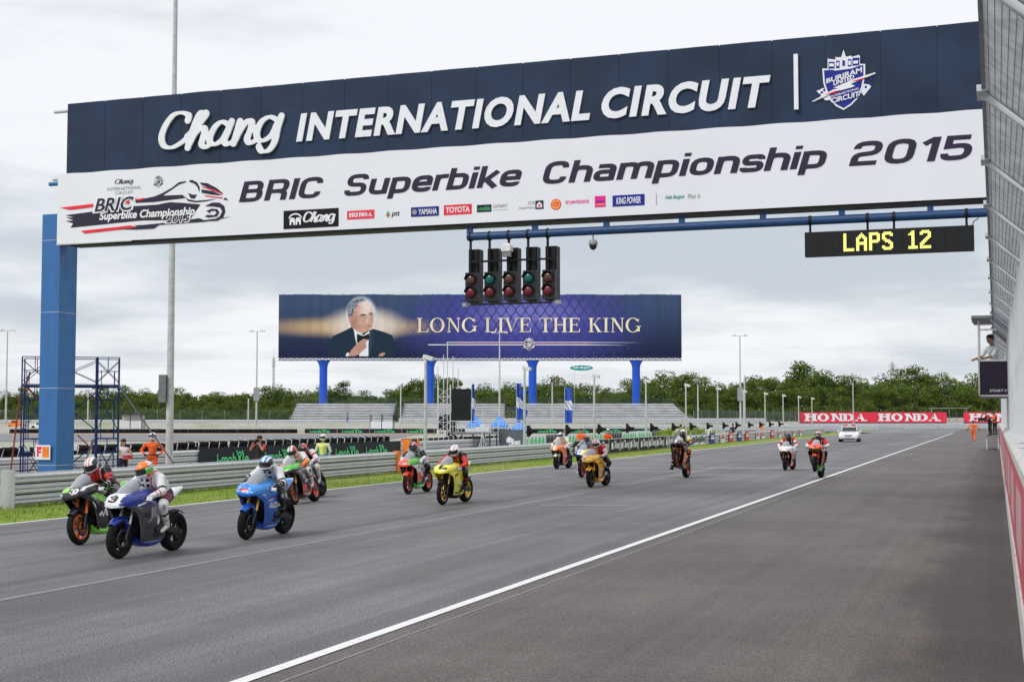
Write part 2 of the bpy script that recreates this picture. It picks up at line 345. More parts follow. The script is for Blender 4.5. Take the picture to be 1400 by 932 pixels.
# serif face built from stems, hairlines and bowls (cap height 1)
def serif_glyph(c, st=.15, hl=.045, sf=.10):
    P = []; S = lambda x, y0=0, y1=1: P.append(rect(x-st/2, y0, x+st/2, y1))
    def serif(x, y, wd=None):
        wd = wd or (st/2+sf); P.append(rect(x-wd, y-hl/2 if 0 < y < 1 else (y if y <= 0 else y-hl), x+wd, (y+hl) if y <= 0 else y))
    def bowl(cx, cy, rx, ry, a0, a1, t=st, n=18):
        o = []; i = []
        for k in range(n+1):
            a = R(a0+(a1-a0)*k/n); o.append((cx+rx*math.cos(a), cy+ry*math.sin(a))); i.append((cx+(rx-t*1.05)*math.cos(a), cy+(ry-hl)*math.sin(a)))
        for k in range(n): P.append([o[k], o[k+1], i[k+1], i[k]])
    if c == 'L': S(.2); serif(.2, 0); serif(.2, 1); P.extend([rect(.2, 0, .72, hl), [(.66, hl), (.72, 0), (.76, .26), (.72, .26)]]); return .82, P
    if c == 'I': S(.2); serif(.2, 0); serif(.2, 1); return .42, P
    if c == 'H': S(.2); S(.74); [serif(x, y) for x in (.2, .74) for y in (0, 1)]; P.append(rect(.2, .49, .74, .49+hl*1.2)); return .96, P
    if c == 'T': S(.42); serif(.42, 0); P.extend([rect(.04, 1-hl, .80, 1), [(.04, 1), (.0, .76), (.03, .76), (.10, 1-hl)], [(.80, 1), (.74, 1-hl), (.81, .76), (.84, .76)]]); return .86, P
    if c == 'E': S(.2); serif(.2, 0); serif(.2, 1); P.extend([rect(.2, 0, .72, hl), rect(.2, 1-hl, .70, 1), rect(.2, .5, .56, .5+hl), [(.66, hl), (.72, 0), (.76, .26), (.72, .26)], [(.70, 1), (.64, 1-hl), (.70, .78), (.73, .78)], rect(.54, .40, .575, .66)]); return .82, P
    if c == 'V': P.extend([[(.08, 1), (.08+st*1.1, 1), (.48, .12), (.43, 0), (.40, 0)], [(.43, 0), (.48, .12), (.79, 1), (.745, 1)]]); serif(.15, 1); serif(.77, 1, .11); return .90, P
    if c == 'A': P.extend([[(.76, 0), (.76-st*1.15, 0), (.38, .88), (.43, 1), (.46, 1)], [(.43, 1), (.38, .88), (.07, 0), (.115, 0)], rect(.2, .33, .60, .33+hl)]); serif(.70, 0); serif(.09, 0, .11); return .90, P
    if c == 'N': P.extend([rect(.18, 0, .18+hl*1.1, 1), rect(.76, 0, .76+hl*1.1, 1), [(.14, 1), (.14+st*1.2, 1), (.80, .10), (.80, 0), (.74, 0)]]); serif(.2, 0, .11); serif(.78, 1, .11); serif(.15, 1, .09); return .98, P
    if c == 'K': S(.2); serif(.2, 0); serif(.2, 1); P.extend([[(.28, .44), (.28, .50), (.66, 1), (.71, 1)], [(.36, .55), (.44, .63), (.82, 0), (.82-st*1.3, 0)]]); serif(.72, 0, .14); serif(.68, 1, .11); return .92, P
    if c == 'O': bowl(.47, .5, .45, .52, 0, 360, n=28); return 1.0, P
    if c == 'G': bowl(.47, .5, .45, .52, 35, 325, n=24); P.extend([rect(.76, .06, .76+st*.85, .44), rect(.66, .44-hl, .98, .44), [(.80, .95), (.84, .95), (.84, .70), (.81, .72)]]); return 1.0, P
    if c == 'D': S(.2); serif(.2, 0); serif(.2, 1); bowl(.40, .5, .48, .5, -90, 90, n=16); P.extend([rect(.2, 0, .40, hl), rect(.2, 1-hl, .40, 1)]); return .96, P
    return .42, []
def serif_text(mb, fr, txt, box, d=.01, st=.15, hl=.045, sf=.10, mi=None, track=.0, mi_fn=None):
    cur = 0; G = []
    for c in txt:
        adv, P = serif_glyph(c, st, hl, sf); G.append((cur, P)); cur += adv+track
    W = cur-track; sx = (box[2]-box[0])/W; sy = box[3]-box[1]; k = 0
    for c0, P in G:
        for p in P:
            print_poly(mb, fr, [(box[0]+(c0+a)*sx, box[1]+b*sy) for a, b in p], d*(1+.12*(k % 9)), mi); k += 1
    return mb
# ---- artwork outlines (metres on the gantry board; print units on the hoarding)
CHANG=[[(-21.198,10.455),(-21.176,10.592),(-21.385,10.682),(-21.66,10.638),(-21.902,10.388),(-22.045,10.049),(-21.967,9.792),(-21.707,9.721),(-21.414,9.83),(-21.148,10.004)],
[(-21.222,10.009),(-20.921,10.238),(-20.67,10.486),(-20.612,10.614),(-20.775,10.642),(-20.912,10.45),(-21.07,10.062),(-21.186,9.687)],
[(-21.127,9.8),(-20.967,10.055),(-20.739,10.209),(-20.641,10.149),(-20.704,9.904),(-20.744,9.748),(-20.622,9.66),(-20.431,9.754)],
[(-19.875,10.217),(-20.079,10.332),(-20.293,10.231),(-20.452,9.993),(-20.48,9.81),(-20.322,9.72),(-20.073,9.846),(-19.885,10.128)],
[(-19.793,10.322),(-19.926,10.01),(-20.024,9.806),(-19.939,9.695),(-19.761,9.751)],
[(-19.531,10.303),(-19.622,10.015),(-19.725,9.707)],
[(-19.679,9.782),(-19.51,10.07),(-19.295,10.296),(-19.159,10.255),(-19.197,10.048),(-19.301,9.809),(-19.217,9.683),(-19.018,9.743)],
[(-18.358,10.25),(-18.592,10.36),(-18.836,10.263),(-18.986,10.023),(-18.983,9.803),(-18.818,9.719),(-18.54,9.857),(-18.369,10.157)],
[(-18.243,10.356),(-18.356,10.031),(-18.445,9.673),(-18.617,9.451),(-18.838,9.429),(-18.933,9.56)]]
LOGO_DARK={'band':[(-25.275,7.992),(-24.209,8.06),(-22.892,8.136),(-22.201,8.138),(-21.774,8.19),(-21.349,8.145),(-20.779,8.072),(-20.923,7.896),(-21.089,7.691),(-21.851,7.683),(-22.625,7.713),(-22.798,7.71),(-23.847,7.666),(-25.095,7.618),(-24.999,7.739),(-25.28,7.828),(-24.987,7.826),(-25.26,7.93),(-24.966,7.908)],
'upper':[(-22.895,8.293),(-22.549,8.342),(-22.27,8.379),(-22.035,8.452),(-21.696,8.6),(-21.485,8.736),(-21.252,8.752),(-21.252,8.722),(-21.484,8.669),(-21.695,8.544),(-22,8.387),(-21.352,8.374),(-21.275,8.274),(-21.903,8.241),(-22.289,8.217),(-22.894,8.226)],
'helm':[(-21.155,8.772),(-21.041,8.769),(-20.893,8.695),(-20.807,8.55),(-20.822,8.411),(-20.874,8.554),(-20.977,8.663),(-21.138,8.723)],
'visor':[(-21.184,8.416),(-21.035,8.361),(-20.896,8.353),(-20.97,8.243),(-21.097,8.265)],
'scr1':[(-20.809,8.69),(-20.557,8.653),(-20.263,8.502),(-20.045,8.325),(-20.43,8.474),(-20.766,8.629)],
'scr2':[(-20.756,8.492),(-20.387,8.424),(-20.086,8.284),(-20.428,8.328),(-20.746,8.4)],
'chin':[(-21.318,8.35),(-21.181,8.24),(-20.928,8.182),(-20.592,8.187),(-20.259,8.205),(-20.592,8.15),(-20.927,8.138),(-21.18,8.188)],
'beak':[(-20.052,8.169),(-19.99,8.228),(-19.878,8.134)],
'wheel':[(-20.632,8.02),(-20.404,8.103),(-20.175,8.092),(-20.016,7.989),(-19.985,7.831),(-20.053,7.67),(-20.23,7.591),(-20.501,7.59),(-20.543,7.621),(-20.293,7.638),(-20.149,7.719),(-20.081,7.854),(-20.157,7.959),(-20.34,7.991)],
'rim':[(-20.588,7.879),(-20.422,7.936),(-20.235,7.912),(-20.171,7.822),(-20.253,7.709),(-20.502,7.692),(-20.628,7.727),(-20.566,7.768),(-20.336,7.75),(-20.254,7.808),(-20.317,7.873),(-20.442,7.872),(-20.483,7.819)],
'low':[(-23.536,7.502),(-23.055,7.51),(-22.83,7.544),(-22.926,7.586),(-22.623,7.586),(-22.45,7.593),(-21.808,7.615),(-20.815,7.689),(-20.647,7.626),(-19.777,7.686),(-20.169,7.632),(-20.626,7.581),(-21.34,7.567),(-22.106,7.562),(-22.276,7.466),(-22.88,7.464)]}
LOGO_RED={'r1':[(-25.479,8.219),(-24.325,8.274),(-24.323,8.179),(-25.106,8.136)],
'r2':[(-22.896,8.33),(-22.584,8.351),(-22.678,8.297),(-22.895,8.286)],
'r3':[(-24.733,7.511),(-23.057,7.592),(-22.83,7.537),(-23.055,7.502),(-24.597,7.429)],
'r4':[(-20.724,8.582),(-20.346,8.459),(-20.054,8.326),(-20.087,8.317),(-20.387,8.435),(-20.723,8.553)],
'r5':[(-20.645,8.328),(-20.385,8.278),(-20.061,8.231),(-20.085,8.204),(-20.385,8.249),(-20.627,8.298)],
'r6':[(-23.209,8.302),(-23.135,8.328),(-23.086,8.258),(-23.129,8.201),(-23.199,8.212)]}
CREST={'wingL':[(-3.897,9.926),(-3.731,9.983),(-3.632,9.839),(-3.579,9.684),(-3.689,9.677),(-3.788,9.794)],
'wingR':[(-2.802,10.008),(-2.632,9.966),(-2.624,9.937),(-2.834,9.682),(-2.96,9.711),(-2.868,9.854)],
'shieldW':[(-3.756,10.451),(-3.259,10.394),(-2.886,10.49),(-2.76,10.473),(-2.763,10.22),(-2.822,9.925),(-2.924,9.689),(-3.089,9.524),(-3.272,9.415),(-3.453,9.523),(-3.579,9.665),(-3.677,9.88),(-3.738,10.112)],
'shieldB':[(-3.716,10.404),(-3.241,10.373),(-2.914,10.44),(-2.802,10.449),(-2.805,10.224),(-2.863,9.928),(-2.96,9.711),(-3.107,9.562),(-3.271,9.462),(-3.425,9.559),(-3.551,9.7),(-3.635,9.896),(-3.698,10.109)],
'bolt':[(-4.001,9.678),(-3.502,9.923),(-3.374,9.941),(-3.502,9.961),(-3.008,10.137),(-2.529,10.253),(-2.53,10.223),(-3.101,10.019),(-2.993,9.967),(-3.084,9.937),(-3.448,9.862),(-3.983,9.662)],
'boltR1':[(-3.705,9.807),(-3.466,9.879),(-3.32,9.89),(-3.485,9.827)],
'boltR2':[(-3.082,10.074),(-2.918,10.117),(-2.719,10.16),(-2.901,10.081)],
'castleW':[(-3.632,10.425),(-3.625,10.69),(-3.599,10.659),(-3.511,10.652),(-3.448,10.627),(-3.447,10.697),(-3.392,10.685),(-3.31,10.681),(-3.253,10.856),(-3.201,10.681),(-3.073,10.698),(-3.063,10.663),(-2.901,10.702),(-2.878,10.662),(-2.881,10.446),(-3.078,10.388),(-3.442,10.372)],
'c1':[(-3.61,10.433),(-3.604,10.594),(-3.467,10.582),(-3.469,10.421)],
'c2':[(-3.432,10.427),(-3.43,10.607),(-3.351,10.6),(-3.354,10.421)],
'c3':[(-3.157,10.442),(-3.154,10.621),(-3.075,10.614),(-3.077,10.444)],
'c4':[(-3.055,10.448),(-3.052,10.64),(-2.893,10.635),(-2.896,10.457)],
'w1':[(-3.591,10.479),(-3.59,10.551),(-3.484,10.541),(-3.485,10.47)],
'w2':[(-3.419,10.479),(-3.417,10.568),(-3.366,10.563),(-3.368,10.475)],
'w3':[(-3.284,10.471),(-3.282,10.6),(-3.224,10.595),(-3.225,10.466)],
'w4':[(-3.145,10.478),(-3.144,10.58),(-3.09,10.575),(-3.091,10.474)],
'w5':[(-3.031,10.497),(-3.03,10.566),(-2.921,10.568),(-2.922,10.497)],
'tB':[(-3.665,10.078),(-2.835,10.279),(-2.833,10.414),(-3.664,10.191)],
'tU':[(-3.501,10.002),(-3.017,10.138),(-3.016,10.241),(-3.5,10.121)],
'tI':[(-3.56,9.72),(-2.904,9.875),(-2.903,9.931),(-3.559,9.78)],
'tC':[(-3.552,9.587),(-2.906,9.707),(-2.904,9.838),(-3.551,9.71)]}
PORTRAIT={'halo':[(94.06,73.21),(101.46,80.12),(109.36,82.88),(118.24,81.6),(126.14,77.15),(130.58,69.26),(132.06,59.38),(130.58,47.54),(128.11,39.64),(115.28,35.69),(102.45,42.6),(96.03,47.54),(93.07,59.38)],
'coat':[(68.88,2.13),(69.87,19.9),(74.81,29.77),(86.65,35.2),(99.49,41.62),(100.97,44.58),(107.38,29.77),(125.15,37.67),(129.1,39.64),(143.91,35.69),(155.76,30.76),(158.72,21.87),(160.69,2.13)],
'shirt':[(100.97,44.08),(106.4,36.68),(116.27,30.76),(124.17,36.68),(125.35,33.72),(123.18,19.9),(123.18,2.13),(110.84,2.13),(109.36,12),(106.4,20.89),(103.44,33.72)],
'lapel':[(126.14,37.67),(130.09,35.69),(131.27,19.9),(123.18,2.13),(123.18,19.9)],
'face':[(99.49,42.6),(97.02,49.51),(95.54,55.44),(96.53,66.3),(103.44,74.19),(111.33,79.13),(120.22,78.14),(126.63,71.23),(129.1,61.36),(129.89,50.5),(128.11,42.6),(123.18,37.17),(115.77,33.72),(107.38,36.68)],
'shade':[(99.49,42.6),(97.51,49.51),(102.45,55.44),(103.44,49.51),(109.36,44.58),(115.28,37.67),(115.77,33.72),(107.38,36.68)],
'hair':[(94.55,58.4),(94.06,68.27),(99.49,76.17),(106.4,80.12),(115.28,81.6),(119.23,77.65),(115.28,78.14),(109.36,75.18),(106.4,69.26),(103.44,66.3),(102.45,58.4),(99.49,57.41),(96.53,56.42)],
'ear':[(95.04,57.41),(99.49,56.92),(100.47,51.49),(99.98,46.55),(96.53,49.51)],
'brow1':[(111.83,58.4),(115.28,60.17),(120.22,59.38),(120.41,58.2),(115.77,58.79),(112.12,57.21)],
'brow2':[(123.67,60.87),(128.11,62.15),(129.1,61.36),(124.17,59.58)],
'eye1':[(113.8,56.92),(118.24,57.61),(119.23,56.42),(115.28,55.63)],
'eye2':[(124.66,58.89),(128.11,59.38),(128.11,58),(125.15,57.61)],
'nose':[(123.18,56.42),(124.17,50.5),(123.18,48.33),(119.72,49.51),(120.22,50.99),(122.39,51.49)],
'mouth':[(120.22,43.59),(124.17,45.07),(128.11,44.38),(125.15,42.6),(121.2,42.41)],
'tie':[(107.38,32.73),(116.27,29.77),(124.17,33.23),(124.66,27.8),(123.18,23.85),(116.27,25.82),(109.36,19.9),(107.58,20.89)],
'hand':[(96.03,2.13),(99.49,10.03),(106.4,17.92),(113.31,23.85),(120.22,25.82),(122.69,24.34),(118.24,20.89),(120.22,19.9),(119.23,15.95),(121.2,15.46),(115.28,10.03),(109.36,4.1),(103.44,2.13)],
'hand2':[(137,2.13),(138.97,5.58),(144.9,7.56),(146.38,5.09),(142.92,2.13)],
'cuff':[(92.08,2.13),(93.07,6.08),(96.53,7.56),(97.31,2.13)]}
# ================================================================ ground
CY, SY = math.cos(YAW), math.sin(YAW)
def FP(a, d, z=0.): return (a*CY-d*SY, a*SY+d*CY, z)      # far site grid, square to the grandstands
def ground_mat(name, build):
    m = bpy.data.materials.new(name); m.use_nodes = True; nt = m.node_tree; b = nt.nodes['Principled BSDF']
    tc = nn(nt, 'ShaderNodeTexCoord'); build(nt, b, tc.outputs['Object']); MATS[name] = m; return m
def asphalt(base, tint, grain=.55, streak=.20, foot_dark=.0):
    def f(nt, b, P):
        g1 = noise(nt, P, 42, 3, .7); g2 = noise(nt, P, 130, 2, .6)
        st = noise(nt, scaled(nt, P, (.55, .018, 1)), 1.0, 5, .6); st2 = noise(nt, scaled(nt, P, (3.2, .03, 1), (4, 2, 0)), 1.0, 4, .6)
        pt = noise(nt, P, .16, 5, .6); pt2 = noise(nt, scaled(nt, P, (1, .4, 1), (9, 0, 0)), .9, 4, .65)
        v = mth(nt, 'ADD', mapr(nt, g1, .36, .64, 1-grain, 1+grain), mapr(nt, g2, .4, .62, -grain*.45, grain*.5))
        v = mth(nt, 'MULTIPLY', v, mapr(nt, st, .3, .7, 1-streak, 1+streak)); v = mth(nt, 'MULTIPLY', v, mapr(nt, st2, .35, .65, 1-streak*.6, 1+streak*.5))
        v = mth(nt, 'MULTIPLY', v, mapr(nt, pt, .3, .7, .9, 1.1)); v = mth(nt, 'MULTIPLY', v, mapr(nt, pt2, .3, .7, .93, 1.07))
        hue = mixc(nt, mapr(nt, pt, .35, .65), base, tint)
        sx_n = nn(nt, 'ShaderNodeSeparateXYZ'); nt.links.new(P, sx_n.inputs[0]); v = mth(nt, 'MULTIPLY', v, mapr(nt, mth(nt, 'ADD', sx_n.outputs[0], mapr(nt, g1, .3, .7, -.03, .03)), -11.30, -11.16, 1.05, .97)); v = mth(nt, 'MULTIPLY', v, mapr(nt, mth(nt, 'ADD', sx_n.outputs[0], mapr(nt, st, .2, .8, -.6, .6)), -14.2, -12.9, 1.0, .90)) if not foot_dark else v; v = mth(nt, 'MULTIPLY', v, mapr(nt, mth(nt, 'ADD', sx_n.outputs[0], mapr(nt, st, .2, .8, -.6, .6)), -10.6, -9.0, 1.0, 1.10)) if not foot_dark else v
        if foot_dark:
            s = nn(nt, 'ShaderNodeSeparateXYZ'); nt.links.new(P, s.inputs[0])
            e = mapr(nt, mth(nt, 'ADD', s.outputs[0], mapr(nt, pt2, .2, .8, -.5, .5)), -1.5, -.2)     # asphalt colour darkens towards the wall foot, with a ragged edge
            v = mth(nt, 'MULTIPLY', v, mapr(nt, e, 0, 1, 1, 1-foot_dark))
        rb = noise(nt, scaled(nt, P, (1.6, .010, 1), (2, 7, 0)), 1.0, 3, .5); v = mth(nt, 'MULTIPLY', v, mapr(nt, rb, .56, .72, 1, .80))     # rubber lines laid along the direction of travel
        cr = noise(nt, scaled(nt, P, (.25, .9, 1), (5, 3, 0)), 1.0, 6, .7); v = mth(nt, 'MULTIPLY', v, mapr(nt, mth(nt, 'ABSOLUTE', mth(nt, 'SUBTRACT', cr, .5)), .0, .012, .86, 1))
        vm = nn(nt, 'ShaderNodeVectorMath', operation='SCALE'); nt.links.new(hue, vm.inputs[0]); nt.links.new(v, vm.inputs['Scale'])
        nt.links.new(vm.outputs[0], b.inputs['Base Color'])
        nt.links.new(mapr(nt, st, .3, .7, .62, .8), b.inputs['Roughness']); b.inputs['Specular IOR Level'].default_value = .35
        bp = nn(nt, 'ShaderNodeBump'); bp.inputs['Strength'].default_value = .5; bp.inputs['Distance'].default_value = .008
        nt.links.new(g1, bp.inputs['Height']); nt.links.new(bp.outputs[0], b.inputs['Normal'])
    return f
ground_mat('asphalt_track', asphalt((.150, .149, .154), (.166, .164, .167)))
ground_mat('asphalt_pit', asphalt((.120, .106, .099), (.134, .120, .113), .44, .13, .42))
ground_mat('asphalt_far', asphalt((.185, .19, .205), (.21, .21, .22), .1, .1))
def grass_mat(c1, c2, c3):
    def f(nt, b, P):
        a = noise(nt, P, 1.1, 6, .65); c = noise(nt, P, 22, 3, .6); d = noise(nt, P, .12, 3)
        col = mixc(nt, mapr(nt, a, .35, .65), c1, c2); col = mixc(nt, mapr(nt, d, .45, .7), col, c3)
        vm = nn(nt, 'ShaderNodeVectorMath', operation='SCALE'); nt.links.new(col, vm.inputs[0]); nt.links.new(mapr(nt, c, .3, .7, .7, 1.3), vm.inputs['Scale'])
        nt.links.new(vm.outputs[0], b.inputs['Base Color']); b.inputs['Roughness'].default_value = .9; b.inputs['Specular IOR Level'].default_value = .15
        bp = nn(nt, 'ShaderNodeBump'); bp.inputs['Strength'].default_value = .8; bp.inputs['Distance'].default_value = .05
        nt.links.new(c, bp.inputs['Height']); nt.links.new(bp.outputs[0], b.inputs['Normal'])
    return f
ground_mat('verge_grass', grass_mat((.145, .235, .028), (.255, .335, .050), (.33, .33, .11)))
ground_mat('field_grass', grass_mat((.17, .19, .10), (.24, .25, .15), (.28, .26, .19)))
ground_mat('pale_gravel', grass_mat((.38, .37, .33), (.46, .45, .41), (.30, .33, .20)))
def sheet(name, pts, z, m, parent=None):
    mb = MB(); vs = [(*p, z) if len(p) == 2 else p for p in pts]
    fs = [tuple(range(len(vs)))]
    a = sum(vs[i][0]*vs[(i+1) % len(vs)][1]-vs[(i+1) % len(vs)][0]*vs[i][1] for i in range(len(vs)))
    if a < 0: fs = [fs[0][::-1]]
    mb.add(vs, fs); o = mb.build(name, m, parent); return tag(o, kind='structure')
sheet('ground', [(-4000, -300), (4000, -300), (4000, 4000), (-4000, 4000)], -.36, 'field_grass')
g = sheet('race_track', [(-19.1, -40), (-5.87, -40), (-5.87, 203), (-16.5, 206), (-19.1, 180)], 0, 'asphalt_track')
sheet('pit_lane', [(-5.868, -40), (.6, -40), (.6, 290), (-5.868, 290)], -.004, 'asphalt_pit')
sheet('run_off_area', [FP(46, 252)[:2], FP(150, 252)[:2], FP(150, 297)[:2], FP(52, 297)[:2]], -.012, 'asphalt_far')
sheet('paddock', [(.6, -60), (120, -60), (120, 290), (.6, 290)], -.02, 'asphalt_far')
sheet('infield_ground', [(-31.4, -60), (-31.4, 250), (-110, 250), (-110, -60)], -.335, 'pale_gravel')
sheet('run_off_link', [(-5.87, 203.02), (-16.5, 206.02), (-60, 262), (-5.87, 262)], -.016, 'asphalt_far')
# verge: falls away to the service ground behind the guardrail
mb = MB()
ys = [-40, 0, 30, 60, 90, 120, 150, 180, 206, 250]
for i in range(len(ys)-1):
    a, b = ys[i], ys[i+1]; xs = [(-19.095, -.002), (-20.6, -.01), (-23.4, -.05), (-25.2, -.3), (-31.5, -.33)]
    if a >= 206: xs[0] = (-19.5, -.02)
    for (x0, z0), (x1, z1) in zip(xs[:-1], xs[1:]): mb.add([(x1, a, z1), (x0, a, z0), (x0, b, z0), (x1, b, z1)], [(0, 1, 2, 3)])
tag(mb.build('grass_verge', 'verge_grass'), kind='structure')
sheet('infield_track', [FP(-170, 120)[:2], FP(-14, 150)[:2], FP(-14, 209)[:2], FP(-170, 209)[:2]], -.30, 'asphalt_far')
sheet('gravel_strip', [FP(-170, 209)[:2], FP(-10, 209)[:2], FP(-10, 219)[:2], FP(-170, 219)[:2]], -.296, 'gravel_tan')
sheet('service_road', [(-33, 20), (-26.5, 20), (-26.5, 48), (-33, 48)], -.29, 'concrete')
mb = MB()      # raised bank that carries stands, boards and trees
fr_ = [(-400, 224), (-60, 224), (34, 236), (49, 300), (400, 306)]
for i in range(len(fr_)-1):
    (a0, d0), (a1, d1) = fr_[i], fr_[i+1]
    mb.add([FP(a0, d0, -.34), FP(a1, d1, -.34), FP(a1, d1+14, 1.28), FP(a0, d0+14, 1.28), FP(a1*6, 3500, 1.4), FP(a0*6, 3500, 1.4)], [(0, 1, 2, 3), (3, 2, 4, 5)])
tag(mb.build('bank', 'pale_gravel'), kind='structure')
# painted lines: white on asphalt, a few mm proud
def worn_paint():
    def f(nt, b, P):
        n = noise(nt, P, 14, 5, .7); n2 = noise(nt, P, 1.2, 3)
        col = mixc(nt, mapr(nt, mth(nt, 'ADD', n, mth(nt, 'MULTIPLY', n2, .3)), .62, 1.0), (.80, .80, .79), (.42, .42, .42))
        nt.links.new(col, b.inputs['Base Color']); b.inputs['Roughness'].default_value = .6
    return f
def faint_paint(k):
    def f(nt, b, P):
        n = noise(nt, P, 9, 5, .75); n2 = noise(nt, P, .5, 3)
        col = mixc(nt, mapr(nt, mth(nt, 'ADD', n, mth(nt, 'MULTIPLY', n2, .4)), .45, .95), (k, k, k*1.01), (.16, .16, .165))
        nt.links.new(col, b.inputs['Base Color']); b.inputs['Roughness'].default_value = .65
    return f
def streaky(base, dark, amt=.35):
    def f(nt, b, P):
        a = noise(nt, scaled(nt, P, (5, 5, .28)), 1.0, 5, .65); c = noise(nt, P, 2.2, 5, .6); e = noise(nt, P, 26, 3, .6)
        col = mixc(nt, mth(nt, 'MULTIPLY', mapr(nt, a, .50, .78), amt), base, dark); col = mixc(nt, mth(nt, 'MULTIPLY', mapr(nt, c, .52, .75), amt*.6), col, dark); col = mixc(nt, mth(nt, 'MULTIPLY', mapr(nt, e, .68, .78), .5), col, (.35, .36, .37))
        nt.links.new(col, b.inputs['Base Color']); nt.links.new(mapr(nt, c, .3, .7, .36, .6), b.inputs['Roughness'])
        bp = nn(nt, 'ShaderNodeBump'); bp.inputs['Strength'].default_value = .12; bp.inputs['Distance'].default_value = .03; nt.links.new(c, bp.inputs['Height']); nt.links.new(bp.outputs[0], b.inputs['Normal'])
    return f
ground_mat('steel_blue', streaky((.030, .145, .40), (.020, .075, .20)))
ground_mat('galvanised', streaky((.62, .64, .665), (.36, .36, .35), .55))
ground_mat('line_paint', worn_paint()); ground_mat('faint_line', faint_paint(.27)); ground_mat('faded_line', faint_paint(.68))
def line(name, p, q, wd, m='line_paint', z=.004):
    p = Vector((*p, 0)); q = Vector((*q, 0)); n = (q-p).normalized().cross(Vector((0, 0, 1)))*wd/2
    return sheet(name, [(p-n)[:2], (p+n)[:2], (q+n)[:2], (q-n)[:2]], z, m)
line('pit_lane_line', (-5.88, -20), (-5.80, 203), .14)
line('edge_line', (-18.98, -20), (-18.98, 178), .12)
line('seam_line', (-11.0, -20), (-11.36, 60), .13, 'faint_line'); line('seam_line', (-15.67, 6), (-15.75, 62), .06, 'faint_line')
line('pit_seam', (-5.56, -20), (-5.5, 203), .035, 'faint_line', .0)
line('start_line', (-18.8, 56.3), (-5.95, 60.3), .36, 'faded_line', .008)
line('grid_line', (-10.66, 32.48), (-8.64, 33.15), .11, 'faded_line'); line('grid_line', (-11.09, 47.37), (-8.57, 47.75), .13, 'faded_line')
line('grid_line', (-15.6, 33.9), (-13.9, 34.4), .09, 'faint_line'); line('grid_line', (-17.0, 38.6), (-15.0, 39.1), .1, 'faded_line')
for k, y in enumerate((68, 76, 84, 92, 100, 108, 117, 126)):
    x = (-9.6, -12.9, -15.9)[k % 3]; line('grid_line', (x, y), (x+1.9, y+.5), .13, 'faded_line')
# short grass blades along the verge (a tuft is 3 blades)
mb = MB()
for k in range(15000):
    y = 22+(rng.rand()**1.5)*75; x = -19.2-rng.rand()*3.9
    if rng.rand() < .45: x = -22.35-rng.rand()*.9
    zb = -.01 if x > -21 else -.03; h = .035+rng.rand()*.05+(.05 if x < -22.4 else 0)
    a = rng.rand()*6.28; dx, dy = math.cos(a)*.012, math.sin(a)*.012; lx, ly = (rng.rand()-.5)*.05, (rng.rand()-.5)*.05
    mb.add([(x-dx, y-dy, zb), (x+dx, y+dy, zb), (x+lx, y+ly, zb+h)], [(0, 1, 2)])
tag(mb.build('verge_grass_blades', 'verge_grass'), 'short bright grass blades on the verge by the guardrail', 'grass', kind='stuff')

# ================================================================ guardrails
PRO = [(0, 0), (0, .035), (.075, .075), (.075, .11), (.012, .145), (.075, .18), (.075, .215), (0, .255), (0, .29)]
def beam_mesh(L):
    mb = MB(); o = [(x, z) for x, z in PRO]; i = [(x-.012, z) for x, z in PRO][::-1]; P = o+i; n = len(P)
    a = [(x, 0, z) for x, z in P]; b = [(x, L, z) for x, z in P]
    mb.add(a+b, [(j, n+j, n+(j+1) % n, (j+1) % n) for j in range(n)])
    for yy in (.10, L-.10):
        for z in (.09, .2): mb.box((.08, yy, z), (.014, .035, .035))
    return mb.mesh('beam', 'galvanised')
BEAM = beam_mesh(3.985)
mb = MB(); mb.bbox((-.16, -.05, -.35), (-.03, .05, .86)); POST = mb.mesh('post', 'galvanised_dark')
def guardrail(label, x, y0, y1, zb, group=None, rows=3, cap=None, step=4.0):
    t = empty('guardrail', label, 'guardrail', (x, y0, zb), group=group)
    y = 0; L = y1-y0
    while y < L-.2:
        s = min(step, L-y)
        for r in range(rows):
            o = link_mesh('beam', BEAM, t, (0 if (int(y/step)) % 2 == 0 else .004, y, .26*r+.0*y))
            if s < step: o.scale = (1, s/step, 1)
        link_mesh('post', POST, t, (0, y+.03, -.04+(.0)))
        if s > 3: link_mesh('post', POST, t, (0, y+s/2, -.04))
        y += s
    return t
g1 = guardrail('three beam steel guardrail along the verge, left of the access gap with orange end', -22.64, 27.65, 50.3, -.005)
mb = MB(); mb.tube([(.02, -.16, -.05), (.02, -.16, .88)], .17, 20); mb.build('rounded_end', 'galvanised', g1)
mb = MB(); mb.bbox((-.05, 22.62, .0), (.13, 22.86, .84)); mb.build('end_plate', 'cone_orange', g1)
g2 = guardrail('long three beam steel guardrail running from the access gap up the straight', -22.64, 52.9, 196, -.005)
g3 = guardrail('second line of steel guardrail behind the first, with tyres piled behind it', -35.55, 24, 80, -.16)
for ch in g3.children:
    pass
# second-line rail end with black and orange marker blocks
t = empty('marker_barrier', 'black and orange block barrier closing the end of the second guardrail', 'barrier', (-35.5, 80.5, -.3))
for k in range(4):
    mb = MB(); mb.bbox((-.25, k*.42, 0), (.25, k*.42+.40, 1.08)); mb.build('block', 'cone_orange' if k % 3 == 0 else 'under_dark', t)
